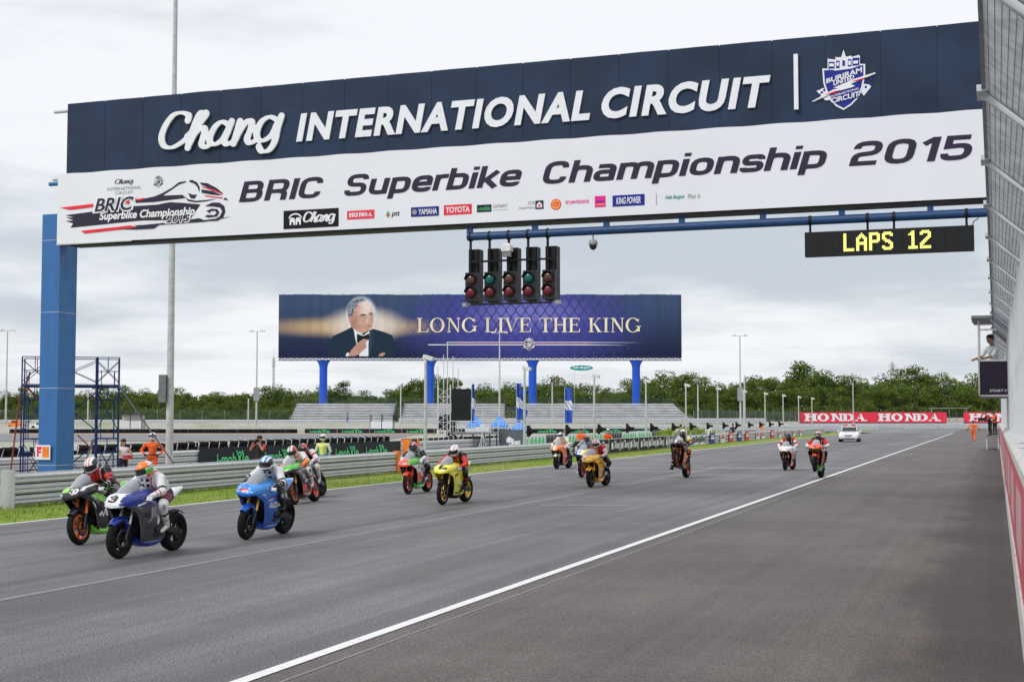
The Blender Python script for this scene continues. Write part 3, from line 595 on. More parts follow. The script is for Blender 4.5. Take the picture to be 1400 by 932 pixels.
# tyre wall behind second rail
TYROOT = 0
tw = empty('tyre_barrier', 'rows of stacked black tyres tied with pale straps behind the second guardrail', 'tyre wall', (-36.4, 24, -.33))
mb = MB(); rr = []
for k in range(16):
    a = 2*math.pi*k/16
    rr.append([((.30+ox)*math.cos(a), (.30+ox)*math.sin(a), oz) for ox, oz in ((0, -.09), (0, .09), (-.05, .11), (-.13, .07), (-.13, -.07), (-.05, -.11))])
rr.append(rr[0]); mb.rings(rr, caps=False); TY = mb.mesh('tyre', 'tyre_wall')
for k in range(92):
    for lv in (3, 4, 5):
        if lv == 5 and k % 5 == 0: continue
        link_mesh('tyre', TY, tw, (rng.uniform(-.03, .03)-.0*lv, k*.61+rng.uniform(-.03, .03), .11+lv*.222), (rng.uniform(-.05, .05), rng.uniform(-.05, .05), 0))
mb = MB()
for k in range(92):
    for lv in range(3): mb.tube([(0, k*.61, .02+lv*.222), (0, k*.61, .20+lv*.222)], .29, 10)
tag(mb.build('lower_tyres', 'tyre_wall', tw), kind='stuff')
mb = MB()
for k in range(61):
    y = k*.92; mb.bar((.33, y, .62), (.32, y+.25, 1.28), .03, .02); mb.bar((.32, y+.25, 1.28), (-.1, y+.5, 1.36), .03, .02)
tag(mb.build('strap', 'concrete_white', tw), kind='stuff')

g4 = guardrail('far part of the second guardrail, behind the podium stage legs', -35.55, 82.6, 102.5, -.16)
tw2 = empty('tyre_barrier', 'further stacks of black tyres tied with pale straps behind the stage', 'tyre wall', (-36.4, 82.6, -.33))
for k in range(32):
    for lv in (3, 4): link_mesh('tyre', TY, tw2, (rng.uniform(-.03, .03), k*.61+rng.uniform(-.03, .03), .11+lv*.222), (rng.uniform(-.05, .05), 0, 0))
mb = MB()
for k in range(21): y = k*.92; mb.bar((.33, y, .62), (.32, y+.25, 1.18), .03, .02); mb.bar((.32, y+.25, 1.18), (-.1, y+.5, 1.3), .03, .02)
tag(mb.build('strap', 'concrete_white', tw2), kind='stuff')
# ================================================================ advertising sheets on the rails
def chang_strokes(fr, box, mb, wfac=1.0, d=.004, ext=0., mi=None):
    """brush script word; letters traced as centrelines with pen width swelling on downstrokes"""
    A = np.array([p for s in CHANG for p in s]); x0, z0 = A.min(0); x1, z1 = A.max(0); H_ = z1-z0
    for si, s in enumerate(CHANG):
        P = crom(s, 5); n = len(P); wd = []
        for i in range(n):
            dv = P[min(i+1, n-1)]-P[max(i-1, 0)]; l = np.hypot(*dv); ver = abs(dv[1])/max(l, 1e-6)
            wd.append((.085+.085*ver**1.5)*wfac)
        q, fs = ribbon(P, wd)
        def M(p, dd): return fr(box[0]+(p[0]-x0+.06)/(x1-x0+.12)*(box[2]-box[0]), box[1]+(p[1]-z0+.05)/(H_+.1)*(box[3]-box[1]), dd)
        dd = d+si*.0012
        if not ext:
            for qi, f4 in enumerate(fs): mb.add([M(q[j], dd+.0004*(qi % 7)) for j in f4], [(0, 1, 2, 3)], mi)
        else:
            nq = len(q); h = nq//2; fr_v = [M(p, dd+ext) for p in q]; bk = [M(p, dd) for p in q]
            side = [(i, i+1, nq+i+1, nq+i) for i in range(h-1)]+[(h+i+1, h+i, nq+h+i, nq+h+i+1) for i in range(h-1)]+[(h, 0, nq, nq+h), (h-1, nq-1, 2*nq-1, nq+h-1)]
            mb.add(fr_v+bk, fs+side, mi)
def wavy_sheet(fr, L, h, mb, seg=.5, amp=.02, rows=4):
    nx = max(2, int(L/seg)); vs = []; fs = []
    for i in range(nx+1):
        for j in range(rows+1): vs.append(fr(i*L/nx, j*h/rows, amp*(math.sin(i*1.7+j)*.5+math.sin(i*.61+j*2.1)*.5)))
    for i in range(nx):
        for j in range(rows): a = i*(rows+1)+j; fs.append((a, a+rows+1, a+rows+2, a+1))
    mb.add(vs, fs, smooth=True)
# dark i-mobile sheet on the second rail
sh1 = empty('advertising_banner', 'long black cloth banner with green telecom lettering tied to the second guardrail', 'banner', (0, 0, 0))
fr = Frame((-35.4, 56.3, -.28), (0, 1, 0)); mb = MB(); wavy_sheet(fr, 23.2, .99, mb, .45, .02); mb.build('cloth', 'sheet_black', sh1)
def imobile(fr, x, y, w_, h_, mb):
    print_text(mb, fr, 'i-mob', (x, y, x+w_*.60, y+h_*.84), .02, d=.035)
    print_text(mb, fr, 'le', (x+w_*.80, y, x+w_, y+h_*.84), .02, d=.035)
    # the little figure with raised arms that stands for the second i
    c = x+w_*.70
    print_poly(mb, fr, [(c-.03*w_, y-.02), (c+.03*w_, y-.02), (c+.03*w_, y+h_*.62), (c-.03*w_, y+h_*.62)], .036)
    for s in (-1, 1): print_poly(mb, fr, [(c, y+h_*.50), (c+s*w_*.08, y+h_*1.02), (c+s*w_*.115, y+h_*1.0), (c+s*w_*.03, y+h_*.46)][::s], .0375)
    print_poly(mb, fr, [(c+.035*w_*math.cos(a*.785), y+h_*.86+.10*h_*math.sin(a*.785)) for a in range(8)], .0385)
for yy in (3.0, 7.6, 12.0, 15.6, 19.6):
    mb = MB(); imobile(fr, yy-1.5, .16, 3.0, .66, mb); mb.build('lettering', 'i_green', sh1)
# Chang banners on the main rail
for k in range(5):
    y0 = 74.6+k*7.45; t = empty('advertising_banner', ['black banner with white brush script tied over the guardrail, nearest the orange superbike', 'black banner with white brush script on the guardrail, second up the straight', 'black banner with white brush script on the guardrail, in the middle of five', 'black banner with white diagonal stripes and script on the guardrail, fourth up the straight', 'white and grey banner with black script on the guardrail, last before the coloured posters'][k], 'banner', (-22.5, y0, 0), group='script banners on the guardrail')
    fr = Frame((0, 0, .0), (0, 1, 0)); mb = MB(); wavy_sheet(fr, 7.35, .87, mb, .6, .015); mb.build('cloth', 'banner_white' if k == 4 else 'print_black', t)
    mb = MB()
    n = 3
    for j in range(n):
        x = .35+j*2.35
        chang_strokes(fr, (x+.55, .12, x+2.05, .74), mb, 1.35, .03)
        print_poly(mb, fr, [(x, .2), (x+.45, .2), (x+.45, .45), (x+.38, .6), (x+.22, .66), (x+.06, .6), (x, .45)], .03)
        print_poly(mb, fr, rect(x+2.16, .04, x+2.22, .84), .03)
    if k == 3:
        for j in range(7): print_poly(mb, fr, [(.3+j*.5, .84), (.42+j*.5, .84), (1.1+j*.55, .03), (.9+j*.55, .03)], .026)
    print_poly(mb, fr, rect(0, .835, 7.35, .868), .028)
    mb.build('lettering', 'print_dark' if k == 4 else 'letter_white', t)
cols = ['print_blue', 'banner_white', 'print_red', 'print_blue', 'print_red', 'banner_white', 'banner_white', 'print_red', 'banner_white', 'banner_white', 'banner_white', 'banner_white']
yy = [113.6, 118.2, 122.2, 126.6, 130.8, 137.0, 140.4, 146.5, 152.0, 157.0, 163.0, 169.0]
nmc = ['deep blue', 'white', 'red', 'blue', 'bright red', 'white', 'white', 'red', 'white', 'white', 'white', 'white']
for k, y in enumerate(yy):
    fr = Frame((0, 0, 0), (0, 1, 0)); t = empty('rail_poster', '%s poster hung on the guardrail, %s along the row of small posters' % (nmc[k], ['first','second','third','fourth','fifth','sixth','seventh','eighth','ninth','tenth','eleventh','last'][k]), 'poster', (-22.5, y, .0), group='small posters on the guardrail')
    mb = MB(); wavy_sheet(fr, 2.1, .86, mb, .7, .01); mb.build('sheet', cols[k], t)
    mb = MB(); print_poly(mb, fr, rect(.3, .35, 1.8, .55), .02); print_poly(mb, fr, rect(.5, .62, 1.6, .72), .02); mb.build('print', 'print_red' if cols[k] == 'banner_white' else 'letter_white', t)
# green and white boards on the second line further up
for k in range(10):
    y0 = 103+k*6.2; t = empty('advertising_board', 'green and white patterned board on the far second rail, %s from the left' % ['first','second','third','fourth','fifth','sixth','seventh','eighth','ninth','last'][k], 'board', (-35.4, y0, -.3), group='green and white boards on the far second rail')
    fr = Frame((0, 0, 0), (0, 1, 0)); mb = MB(); mb.bbox((-.06, 0, 0), (0, 6.1, 1.05)); mb.build('board', 'galvanised_dark' if k % 3 == 1 else 'banner_white', t)
    mb = MB()
    for j in range(6):
        x = .2+j*.95; print_poly(mb, fr, [(x, .1), (x+.5+.2*rng.rand(), .05), (x+.85, .5+.3*rng.rand()), (x+.5, .98), (x+.1, .7)], .006)
    mb.build('print', 'i_green' if k % 3 != 1 else 'sheet_black', t)
# ================================================================ the start gantry
GY = 33.0
ga = empty('start_gantry', 'blue steel start gantry spanning the track with navy and white circuit banners', 'gantry', (0, 0, 0))
# columns with recessed faces
def column(x0, x1, y0, y1, z0, z1):
    mb = MB(); mb.bbox((x0, y0, z0), (x1, y1, z1)); c = mb.build('column', 'steel_blue', ga)
    mb = MB(); mb.bbox((x0-.15, y0-.15, z0), (x1+.15, y1+.15, z0+.05))
    for sx in (x0-.08, x1+.08):
        for syy in (y0-.08, y1+.08): mb.tube([(sx, syy, z0), (sx, syy, z0+.16)], .025, 6)
    mb.build('base_plate', 'steel_blue', c)
    mb = MB()
    for z in (.78, 3.0, 5.2, 7.3):
        mb.bbox((x0-.006, y0-.006, z), (x1+.006, y1+.006, z+.012))
    mb.build('weld_band', 'galvanised', c); return c
c1 = column(-26.16, -25.53, GY+.06, GY+.86, -.3, 8.07)
c2 = column(.75, 1.4, GY+.06, GY+.86, 0, 8.07)
mb = MB(); mb.bbox((-25.56, GY+.03, 7.17), (1.6, GY+.45, 7.30)); mb.bbox((-25.56, GY+.33, 7.3), (1.6, GY+.45, 11.1)); mb.bbox((-25.2, GY+.03, 10.98), (1.6, GY+.45, 11.1)); mb.build('frame_box', 'satin_black', ga)
for z in (11.12, 9.12):
    mb = MB(); mb.tube([(-25.95, GY+.25, z), (1.6, GY+.25, z)], .055, 10); mb.build('rail_pipe', 'galvanised', ga)
mb = MB(); mb.tube([(-25.98, GY+.12, 8.96), (-25.2, GY+.12, 8.96)], .06, 8); mb.build('pipe_stub', 'steel_blue', ga)
# dark channel under the banner
mb = MB(); mb.bbox((-25.1, GY-.02, 7.085), (1.6, GY+.42, 7.145)); mb.build('lower_channel', 'satin_black', ga)
mb = MB(); mb.tube([(-25.55, GY-.06, 7.14), (-23.0, GY-.06, 7.155)], .025, 6); mb.build('batten', 'pole_grey', ga)
# navy sheets, one per panel, slightly rippled
fr = Frame((0, GY, 0), (1, 0, 0))
xs = [-25.3]+[-24.0+i*1.27 for i in range(20)]+[1.5]
for i in range(len(xs)-1):
    x0, x1 = xs[i], xs[i+1]; mb = MB(); n = 10; m_ = 8; vs = []; ph = rng.rand()*6
    for a in range(n+1):
        for b in range(m_+1):
            u = a/n; v = b/m_; e = math.sin(math.pi*u)
            amp = .012+(.016 if i in (3, 4, 5, 17, 18, 19, 20) else 0)
            vs.append(fr(x0+.008+(x1-x0-.016)*u, 9.19+.012+2.05*v, .01+amp*e*math.sin(ph+v*5+u*3.1)+.010*e))
    fs = [(a*(m_+1)+b, (a+1)*(m_+1)+b, (a+1)*(m_+1)+b+1, a*(m_+1)+b+1) for a in range(n) for b in range(m_)]
    mb.add(vs, fs, smooth=True); mb.build('navy_panel', 'banner_navy', ga)
mb = MB(); mb.bbox((-25.3, GY-.002, 9.19), (1.5, GY+.02, 11.23)); mb.build('navy_backing', 'banner_navy', ga)
# white event banner (proud of the navy one)
WB = GY-.05
mb = MB(); vs = []; n = 90; m_ = 6
for a in range(n+1):
    for b in range(m_+1):
        x = -25.56+27.1*a/n; vs.append((x, WB-.002*math.sin(a*.9+b), 7.17+(9.20-7.17)*b/m_+(.01*math.sin(a*1.3) if b == m_ else 0)))
mb.add(vs, [(a*(m_+1)+b, (a+1)*(m_+1)+b, (a+1)*(m_+1)+b+1, a*(m_+1)+b+1) for a in range(n) for b in range(m_)])
wb = mb.build('event_banner', 'banner_white', ga)
mb = MB(); mb.bbox((-25.56, WB+.006, 7.17), (1.54, WB+.04, 9.19)); mb.build('banner_backing', 'banner_white', ga)
# raised letters: every one its own piece
NF = Frame((0, GY-.032, 0), (1, 0, 0))
def raised_word(txt, x0, x1, z0, z1, bold, shear):
    vf = font_mesh(txt, bold, .2, 1.13); v = np.array(vf[0]); f = vf[1]
    A, _ = fit(vf, (x0, z0, x1, z1), shear); zz = A[:, 2]; zz = (zz-zz.min())/(zz.max()-zz.min())
    par = list(range(len(A)))          # split the word into letters
    def fnd(i):
        while par[i] != i: par[i] = par[par[i]]; i = par[i]
        return i
    for q in f:
        for j in q[1:]: par[fnd(j)] = fnd(q[0])
    groups = {}
    for q in f: groups.setdefault(fnd(q[0]), []).append(q)
    for fs in groups.values():
        ids = sorted({i for q in fs for i in q}); mp = {k: n for n, k in enumerate(ids)}
        mb = MB(); mb.add([NF(A[i, 0], A[i, 1], -.0+zz[i]*.04) for i in ids], [tuple(mp[i] for i in q) for q in fs]); mb.build('letter', 'letter_white', ga)
raised_word('INTERNATIONAL', -17.80, -9.50, 9.62, 10.40, .042, .20)
raised_word('CIRCUIT', -9.20, -4.98, 9.62, 10.40, .042, .20)
A = np.array([p for s in CHANG for p in s]); mb = MB(); idf = Frame((0, GY-.045, 0), (1, 0, 0))
for s in CHANG:                      # brush strokes fused into one thick cut-out word
    P_ = crom(s, 6); n = len(P_)
    for i in range(n-1):
        dv = P_[i+1]-P_[i]; l = np.hypot(*dv); w0 = .056+.052*(abs(dv[1])/max(l, 1e-6))**1.4
        capsule(mb, (P_[i][0], GY-.08, P_[i][1]), (P_[i+1][0], GY-.08, P_[i+1][1]), w0, w0, 10)
me_, co_ = fuse(mb, .017, 3); co_[:, 1] = GY-.08+np.clip(co_[:, 1]-(GY-.08), -.03, .035); me_.vertices.foreach_set('co', co_.ravel()); me_.materials.clear(); me_.materials.append(MATS['letter_white']); me_.update()
link_mesh('script_lettering', me_, ga)
mb = MB(); mb.bbox((-4.42, GY-.12, 9.50), (-4.32, GY-.04, 10.84)); mb.build('divider', 'letter_white', ga)
def crest(parent, M, mats, d0=.0, fr=NF, th=.02):
    order = [('wingL', 0), ('wingR', 0), ('shieldW', 0), ('shieldB', 1), ('castleW', 0), ('c1', 1), ('c2', 1), ('c3', 1), ('c4', 1), ('w1', 0), ('w2', 0), ('w3', 1), ('w4', 0), ('w5', 0), ('bolt', 0), ('boltR1', 2), ('boltR2', 2)]
    lay = dict(wingL=1, wingR=1, shieldW=2, shieldB=3, castleW=4, c1=5, c2=5, c3=5, c4=5, w1=6, w2=6, w3=6, w4=6, w5=6, bolt=5, boltR1=6, boltR2=6)
    mb = MB()
    for k, mi in order: print_poly(mb, fr, [M(p) for p in CREST[k]], d0+lay[k]*th/3, mi)
    def q_text(txt, key, bold, lv):
        q = CREST[key]; a, f = fit(font_mesh(txt, bold), (0, 0, 1, 1)); q = [np.array(M(p)) for p in q]
        mb.add([fr(*((1-y)*((1-x)*q[0]+x*q[1])+y*((1-x)*q[3]+x*q[2])), d0+lv*th/3) for x, y, _ in a], f, 0)
    q_text('BURIRAM', 'tB', .03, 4.4); q_text('UNITED', 'tU', .03, 4.2); q_text('INTERNATIONAL', 'tI', .01, 7); q_text('CIRCUIT', 'tC', .03, 7.3)
    for cx_, w_ in ((-3.80, 0), (-2.72, 1)):
        for a in range(3):
            for b in range(3):
                if (a+b) % 2 == 0:
                    x = cx_-.06+a*.06; z = 9.80+b*.07+(.10 if w_ else 0)-.02*a*(1 if not w_ else -1); print_poly(mb, fr, [M(p) for p in rect(x, z, x+.05, z+.055)], d0+1.6*th/3, 1)
    return mb.build('crest', mats, parent)
crest(ga, lambda p: p, ['letter_white', 'print_blue', 'print_red'])
# printed text on the white banner
WF = Frame((0, WB-.006, 0), (1, 0, 0))
def put(name, m, fn, parent=wb):
    mb = MB(); fn(mb); return mb.build(name, m, parent)
for txt, x0, x1 in (('BRIC', -19.55, -16.85), ('Superbike', -16.36, -11.22), ('Championship', -10.80, -3.55), ('2015', -3.16, -.22)):
    put('lettering', 'print_dark', lambda mb: wide_text(mb, WF, txt, x0, 8.07, x1, .56, .30, .0, .19))
mb = MB()
for i, (k, p) in enumerate(LOGO_DARK.items()): print_poly(mb, WF, p, .0+i*.0008, 0)
for i, (k, p) in enumerate(LOGO_RED.items()): print_poly(mb, WF, p, .006+i*.0008, 1)
print_text(mb, WF, 'BRIC', (-24.34, 7.99, -22.88, 8.46), .07, .25, .012, mi=2); print_text(mb, WF, 'BRIC', (-24.27, 8.03, -22.95, 8.42), .02, .25, .016, mi=0)
print_text(mb, WF, 'Superbike Championship', (-24.10, 7.72, -20.95, 8.02), .03, .2, .012, mi=2, skew=.0)
print_text(mb, WF, '2015', (-21.92, 7.58, -21.06, 7.84), .06, .2, .013, mi=2); print_text(mb, WF, '2015', (-21.88, 7.61, -21.10, 7.81), .02, .2, .017, mi=0)
chang_strokes(WF, (-23.60, 8.76, -22.98, 8.94), mb, 1.0, .004, mi=0)
print_text(mb, WF, 'INTERNATIONAL', (-23.85, 8.62, -22.72, 8.71), 0, 0, .004, mi=3); print_text(mb, WF, 'CIRCUIT', (-23.58, 8.50, -22.98, 8.58), 0, 0, .004, mi=3)
mb.build('race_logo', ['print_dark', 'print_red', 'letter_white', 'print_grey'], wb)
crest(wb, lambda p: (-22.15+(p[0]+3.24)*.25, 8.79+(p[1]-10.1)*.25), ['print_dark', 'banner_white', 'print_dark'], .0, WF, .006)
def logo_box(x0, z0, x1, z1, bgm, txt, tm, bold=.02, pad=.12, shear=0., name='sponsor_logo'):
    mb = MB(); print_poly(mb, WF, rect(x0, z0, x1, z1), .002, 0)
    if txt: print_text(mb, WF, txt, (x0+(x1-x0)*pad*.6, z0+(z1-z0)*(.5-.30), x1-(x1-x0)*pad*.6, z0+(z1-z0)*(.5+.30)), bold, shear, .006, mi=1)
    return mb.build(name, [bgm, tm], wb)
mb = MB(); print_poly(mb, WF, rect(-18.17, 7.26, -16.51, 7.76), .002, 0); chang_strokes(WF, (-17.56, 7.34, -16.60, 7.70), mb, 1.5, .006, mi=1)
for s in (-1, 1):      # two elephants under an arch
    c = -17.81+s*.09
    print_poly(mb, WF, [(c-.08, 7.36), (c-.03, 7.36), (c-.03, 7.44), (c+.03, 7.44), (c+.03, 7.36), (c+.08, 7.36), (c+.08, 7.52), (c+.03, 7.56), (c-.05, 7.56), (c-.08, 7.50)], .006+.001*s, 1)
print_poly(mb, WF, [(-17.81+.2*math.cos(R(a)), 7.54+.14*math.sin(R(a))) for a in range(0, 181, 20)]+[(-17.81+.16*math.cos(R(a)), 7.54+.10*math.sin(R(a))) for a in range(180, -1, -20)], .009, 1)
mb.build('sponsor_logo', ['print_black', 'letter_white'], wb)
mb = MB(); print_poly(mb, WF, rect(-16.26, 7.43, -15.46, 7.66), .002, 0); serif_text(mb, WF, 'HONDA', (-16.20, 7.49, -15.52, 7.60), .004, .26, .16, .08, mi=1); mb.build('sponsor_logo', ['honda_red', 'letter_white'], wb)
mb = MB(); print_poly(mb, WF, [(-15.12, 7.47), (-15.06, 7.43), (-15.0, 7.47), (-15.0, 7.53), (-15.06, 7.62), (-15.12, 7.53)], .002, 0); print_poly(mb, WF, [(-15.09, 7.46), (-15.03, 7.46), (-15.03, 7.52), (-15.06, 7.55), (-15.09, 7.52)], .004, 2)
print_text(mb, WF, 'ptt', (-14.96, 7.42, -14.72, 7.58), .02, .2, .002, mi=1); mb.build('sponsor_logo', ['i_green', 'print_dark', 'print_red'], wb)
logo_box(-14.40, 7.41, -13.61, 7.66, 'print_navy', '', 'letter_white'); put('sponsor_logo', 'letter_white', lambda mb: print_text(mb, WF, 'YAMAHA', (-14.19, 7.46, -13.66, 7.61), .02, 0, .006))
mb = MB(); mb2 = [(-14.30+.07*math.cos(a*.524), 7.535+.07*math.sin(a*.524)) for a in range(12)]; print_poly(mb, WF, mb2, .008); mb.build('sponsor_logo', 'mid_grey', wb)
logo_box(-13.47, 7.41, -12.69, 7.67, 'print_red', 'TOYOTA', 'letter_white', .03)
logo_box(-12.55, 7.44, -12.15, 7.63, 'sheet_black', 'i-mobile', 'i_green', .0)
put('sponsor_logo', 'print_grey', lambda mb: (print_text(mb, WF, 'SAMART', (-12.10, 7.53, -11.71, 7.62), 0, 0, .002), print_poly(mb, WF, rect(-12.1, 7.47, -11.71, 7.478), .002)))
put('sponsor_logo', 'print_grey', lambda mb: (print_text(mb, WF, 'SCB', (-11.16, 7.57, -10.98, 7.65), 0, 0, .002), print_text(mb, WF, 'InnerVision', (-11.39, 7.46, -10.98, 7.53), 0, 0, .002)))
mb = MB(); print_poly(mb, WF, rect(-10.96, 7.44, -10.74, 7.66), .002, 0); print_poly(mb, WF, [(-10.92, 7.48), (-10.78, 7.48), (-10.78, 7.56), (-10.85, 7.63), (-10.92, 7.56)], .004, 1); print_poly(mb, WF, rect(-10.88, 7.50, -10.82, 7.56), .006, 2); mb.build('sponsor_logo', ['print_dark', 'letter_white', 'print_red'], wb)
mb = MB(); print_poly(mb, WF, [(-10.41+.14*math.cos(a*.393), 7.535+.14*math.sin(a*.393)) for a in range(16)], .002, 0); print_poly(mb, WF, [(-10.41+.12*math.cos(a*.393), 7.535+.12*math.sin(a*.393)) for a in range(16)], .004, 1); print_text(mb, WF, 'CP', (-10.49, 7.48, -10.33, 7.59), .03, 0, .006, mi=2); mb.build('sponsor_logo', ['print_red', 'print_orange', 'print_red'], wb)
put('sponsor_logo', 'print_pink', lambda mb: print_text(mb, WF, 'truevisions', (-10.16, 7.53, -9.54, 7.64), .01, 0, .002))
mb = MB(); print_poly(mb, WF, rect(-9.39, 7.41, -9.11, 7.69), .002, 0); print_poly(mb, WF, rect(-9.36, 7.53, -9.14, 7.56), .004, 1); print_poly(mb, WF, rect(-9.36, 7.46, -9.14, 7.49), .004, 2); mb.build('sponsor_logo', ['print_pink', 'print_navy', 'print_orange'], wb)
logo_box(-8.93, 7.40, -8.11, 7.68, 'print_blue', 'KING POWER', 'letter_white', .02, .2, .15)
put('divider_line', 'mid_grey', lambda mb: print_poly(mb, WF, rect(-7.82, 7.38, -7.805, 7.67), .002))
put('sponsor_logo', 'print_teal', lambda mb: print_text(mb, WF, 'Hello Bangkok', (-7.59, 7.49, -7.10, 7.61), .01, .4, .002))
put('sponsor_logo', 'print_grey', lambda mb: print_text(mb, WF, 'Plan b', (-7.02, 7.50, -6.72, 7.62), .0, 0, .002))
# blue hanger tube
mb = MB(); mb.tube([(-12.86, GY+.1, 6.84), (1.2, GY+.1, 6.84)], .105, 16); mb.build('hanger_tube', 'tube_blue', ga)
for x in (-12.80, -11.02, -9.13, -7.21, -5.22, -3.36, -1.35, .55):
    mb = MB(); mb.bbox((x-.07, GY+.04, 6.92), (x+.07, GY+.16, 7.04)); mb.bbox((x-.07, GY+.04, 7.04), (x+.07, GY+.16, 7.084)); mb.box((x, GY+.1, 7.075), (.26, .2, .015)); mb.build('tube_bracket', 'tube_blue', ga)
# access sign on the column
sg = empty('column_sign', 'small white and orange square sign fixed to the blue gantry column', 'sign', (-26.18, GY-.005, .95))
SF = Frame((0, 0, 0), (1, 0, 0)); mb = MB(); mb.bbox((-.02, -.012, 0), (.50, 0, .42)); mb.build('plate', 'banner_white', sg)
mb = MB(); print_text(mb, SF, 'F', (.04, .08, .19, .34), .05, 0, .014, mi=0); print_poly(mb, SF, rect(.02, .34, .22, .37), .0145, 0); print_poly(mb, SF, rect(.23, .06, .46, .37), .0145, 1); mb.build('print', ['print_red', 'cone_orange'], sg)
# ---------------------------------------------------------------- five start lights
def lens(mb, x, z, m, y):
    c = MB(); rr = []
    for r_, dy in ((.135, 0), (.135, -.03), (.12, -.055), (.08, -.075), (.03, -.082)): rr.append([(x+r_*math.cos(k*math.pi/10), y+dy, z+r_*math.sin(k*math.pi/10)) for k in range(20)])
    mb.rings(rr, m, False); mb.add(rr[-1], [tuple(range(20))], m)
pos = ['leftmost', 'second from the left', 'middle', 'fourth from the left', 'rightmost']
for i in range(5):
    x = -12.91+.525*i; t = empty('start_light', 'black start light with %s over red lens, %s of five' % ('dark teal' if i in (1, 3) else 'dark amber', pos[i]), 'start light', (x, GY+.05, 0), group='start lights hanging under the gantry')
    mb = MB(); mb.bbox((.0, 0, 5.15), (.34, .16, 5.90)); mb.build('lamp_box', 'gunmetal' if 'gunmetal' in MATS else mat('gunmetal', (.022, .023, .026), .5, spec=.25), t)
    mb = MB(); mb.bbox((.03, .165, 5.13), (.33, .46, 6.52)); mb.bbox((.05, .13, 5.92), (.31, .163, 6.50)); mb.build('housing', 'satin_black', t)
    for z, m in ((5.71, 'lens_teal' if i in (1, 3) else 'lens_amber'), (5.38, 'lens_red')):
        mb = MB(); lens(mb, .16, z, 0, -.002); ln = mb.build('lens', m, t)
        mb = MB(); rr = [[(.16+r_*math.cos(R(a)), -.003+dy, z+r_*math.sin(R(a))) for a in range(0, 181, 15)] for r_, dy in ((.145, 0), (.145, -.12), (.152, -.12), (.152, 0))]
        mb.rings(rr, 0, False, True, False); mb.build('visor', 'satin_black', ln)
    mb = MB(); mb.tube([(.13, .05, 5.9), (.13, .05, 6.76)], .035, 8); mb.box((.13, .05, 6.74), (.1, .1, .04))
    rr = [[(.13+.02*dx, .05+.125*math.cos(R(a)), 6.84+.125*math.sin(R(a))) for a in range(0, 360, 30)] for dx in (-1, 1)]; mb.rings(rr, 0, False); mb.build('hanger', 'satin_black', t)
    if i in (0, 4):
        mb = MB(); mb.box((-.02 if i == 0 else .40, .05, 5.07), (.13, .14, .1)); mb.tube([(.17 if i == 0 else .30, .05, 5.07), (.02, .05, 5.07) if i == 0 else (.38, .05, 5.07)], .02, 6); mb.build('junction_box', 'mid_grey', t)
    mb = MB(); mb.bar((.13, .02, 6.18), (.66 if i < 4 else .24, .02, 6.18), .05); mb.build('link_bar', 'satin_black', t); mb = MB(); mb.bar((.13, .04, 5.07), (.66 if i < 4 else .24, .04, 5.07), .045); mb.build('link_bar', 'satin_black', t)
cm = empty('box_camera', 'white weatherproof box camera mounted over the middle start light', 'camera', (-11.86+.13, GY-.03, 6.4))
mb = MB(); rr = [[(s_*a, s_*b, z) for a, b in ((-1, -1), (1, -1), (1, 1), (-1, 1))] for s_, z in ((.10, -.02), (.12, 0), (.12, .14), (.05, .21))]; mb.rings(rr, 0, True, False); mb.build('body', 'lamp_white', cm)
mb = MB()
for k in range(4): mb.bbox((-.10+k*.055, -.09, -.14), (-.065+k*.055, .05, -.02))
mb.build('fins', 'mid_grey', cm)
dm = empty('dome_camera', 'small black and grey dome camera hanging from the blue gantry tube', 'camera', (-9.48, GY+.1, 6.45))
mb = MB(); mb.tube([(0, 0, .30), (0, 0, .16)], .02, 6); mb.rings([[(r_*math.cos(k*.524), r_*math.sin(k*.524), z) for k in range(12)] for r_, z in ((.04, .17), (.11, .14), (.12, .05), (.10, .03))]); mb.build('housing', 'mid_grey', dm)
mb = MB(); mb.rings([[(r_*math.cos(k*.524), r_*math.sin(k*.524), z) for k in range(12)] for r_, z in ((.10, .03), (.095, -.02), (.06, -.07), (.02, -.09))]); mb.build('dome', 'glass_dark', dm)
# ---------------------------------------------------------------- lap board
lb = empty('lap_board', 'black LED lap counter board with yellow text hanging under the gantry', 'lap board', (-4.22, GY-.02, 5.97))
mb = MB(); mb.bbox((0, 0, 0), (3.82, .22, .58)); mb.build('case', 'screen_dark', lb)
mb = MB()
for k in range(1, 12): mb.bbox((k*.318-.003, -.004, .02), (k*.318+.003, .0, .56))
mb.build('module_joint', 'print_black', lb)
for x in (.12, 1.45, 2.05, 3.66):
    mb = MB(); mb.tube([(x, .1, .58), (x, .1, .80)], .028, 8); mb.rings([[(x+.03*dx, .1+.12*math.cos(R(a)), .87+.12*math.sin(R(a))) for a in range(0, 360, 30)] for dx in (-1, 1)], 0, False); mb.build('hanger', 'satin_black', lb)
mb = MB(); mb.tube([(3.78, .1, .58), (3.82, .1, .68), (3.92, .1, .74), (3.90, .1, .84)], .012, 5); mb.build('cable', 'cable_black', lb)
BM = {'L': ['1100000']*10+['1111111']*2, 'A': ['0001000', '0011100', '0111110', '1110111', '1100011', '1100011', '1111111', '1111111', '1100011', '1100011', '1100011', '1100011'],
 'P': ['1111110', '1111111', '1100011', '1100011', '1100011', '1111111', '1111110', '1100000', '1100000', '1100000', '1100000', '1100000'],
 'S': ['0111110', '1111111', '1100011', '1100000', '1110000', '0111100', '0011110', '0000111', '0000011', '1100011', '1111111', '0111110'],
 '1': ['0001100', '0011100', '0111100', '0001100', '0001100', '0001100', '0001100', '0001100', '0001100', '0001100', '0111111', '0111111'],
 '2': ['0111110', '1111111', '1100011', '0000011', '0000111', '0001110', '0011100', '0111000', '1110000', '1100000', '1111111', '1111111']}
LED = mat('led_yellow', (.80, .78, .20), .4, emit=.75)
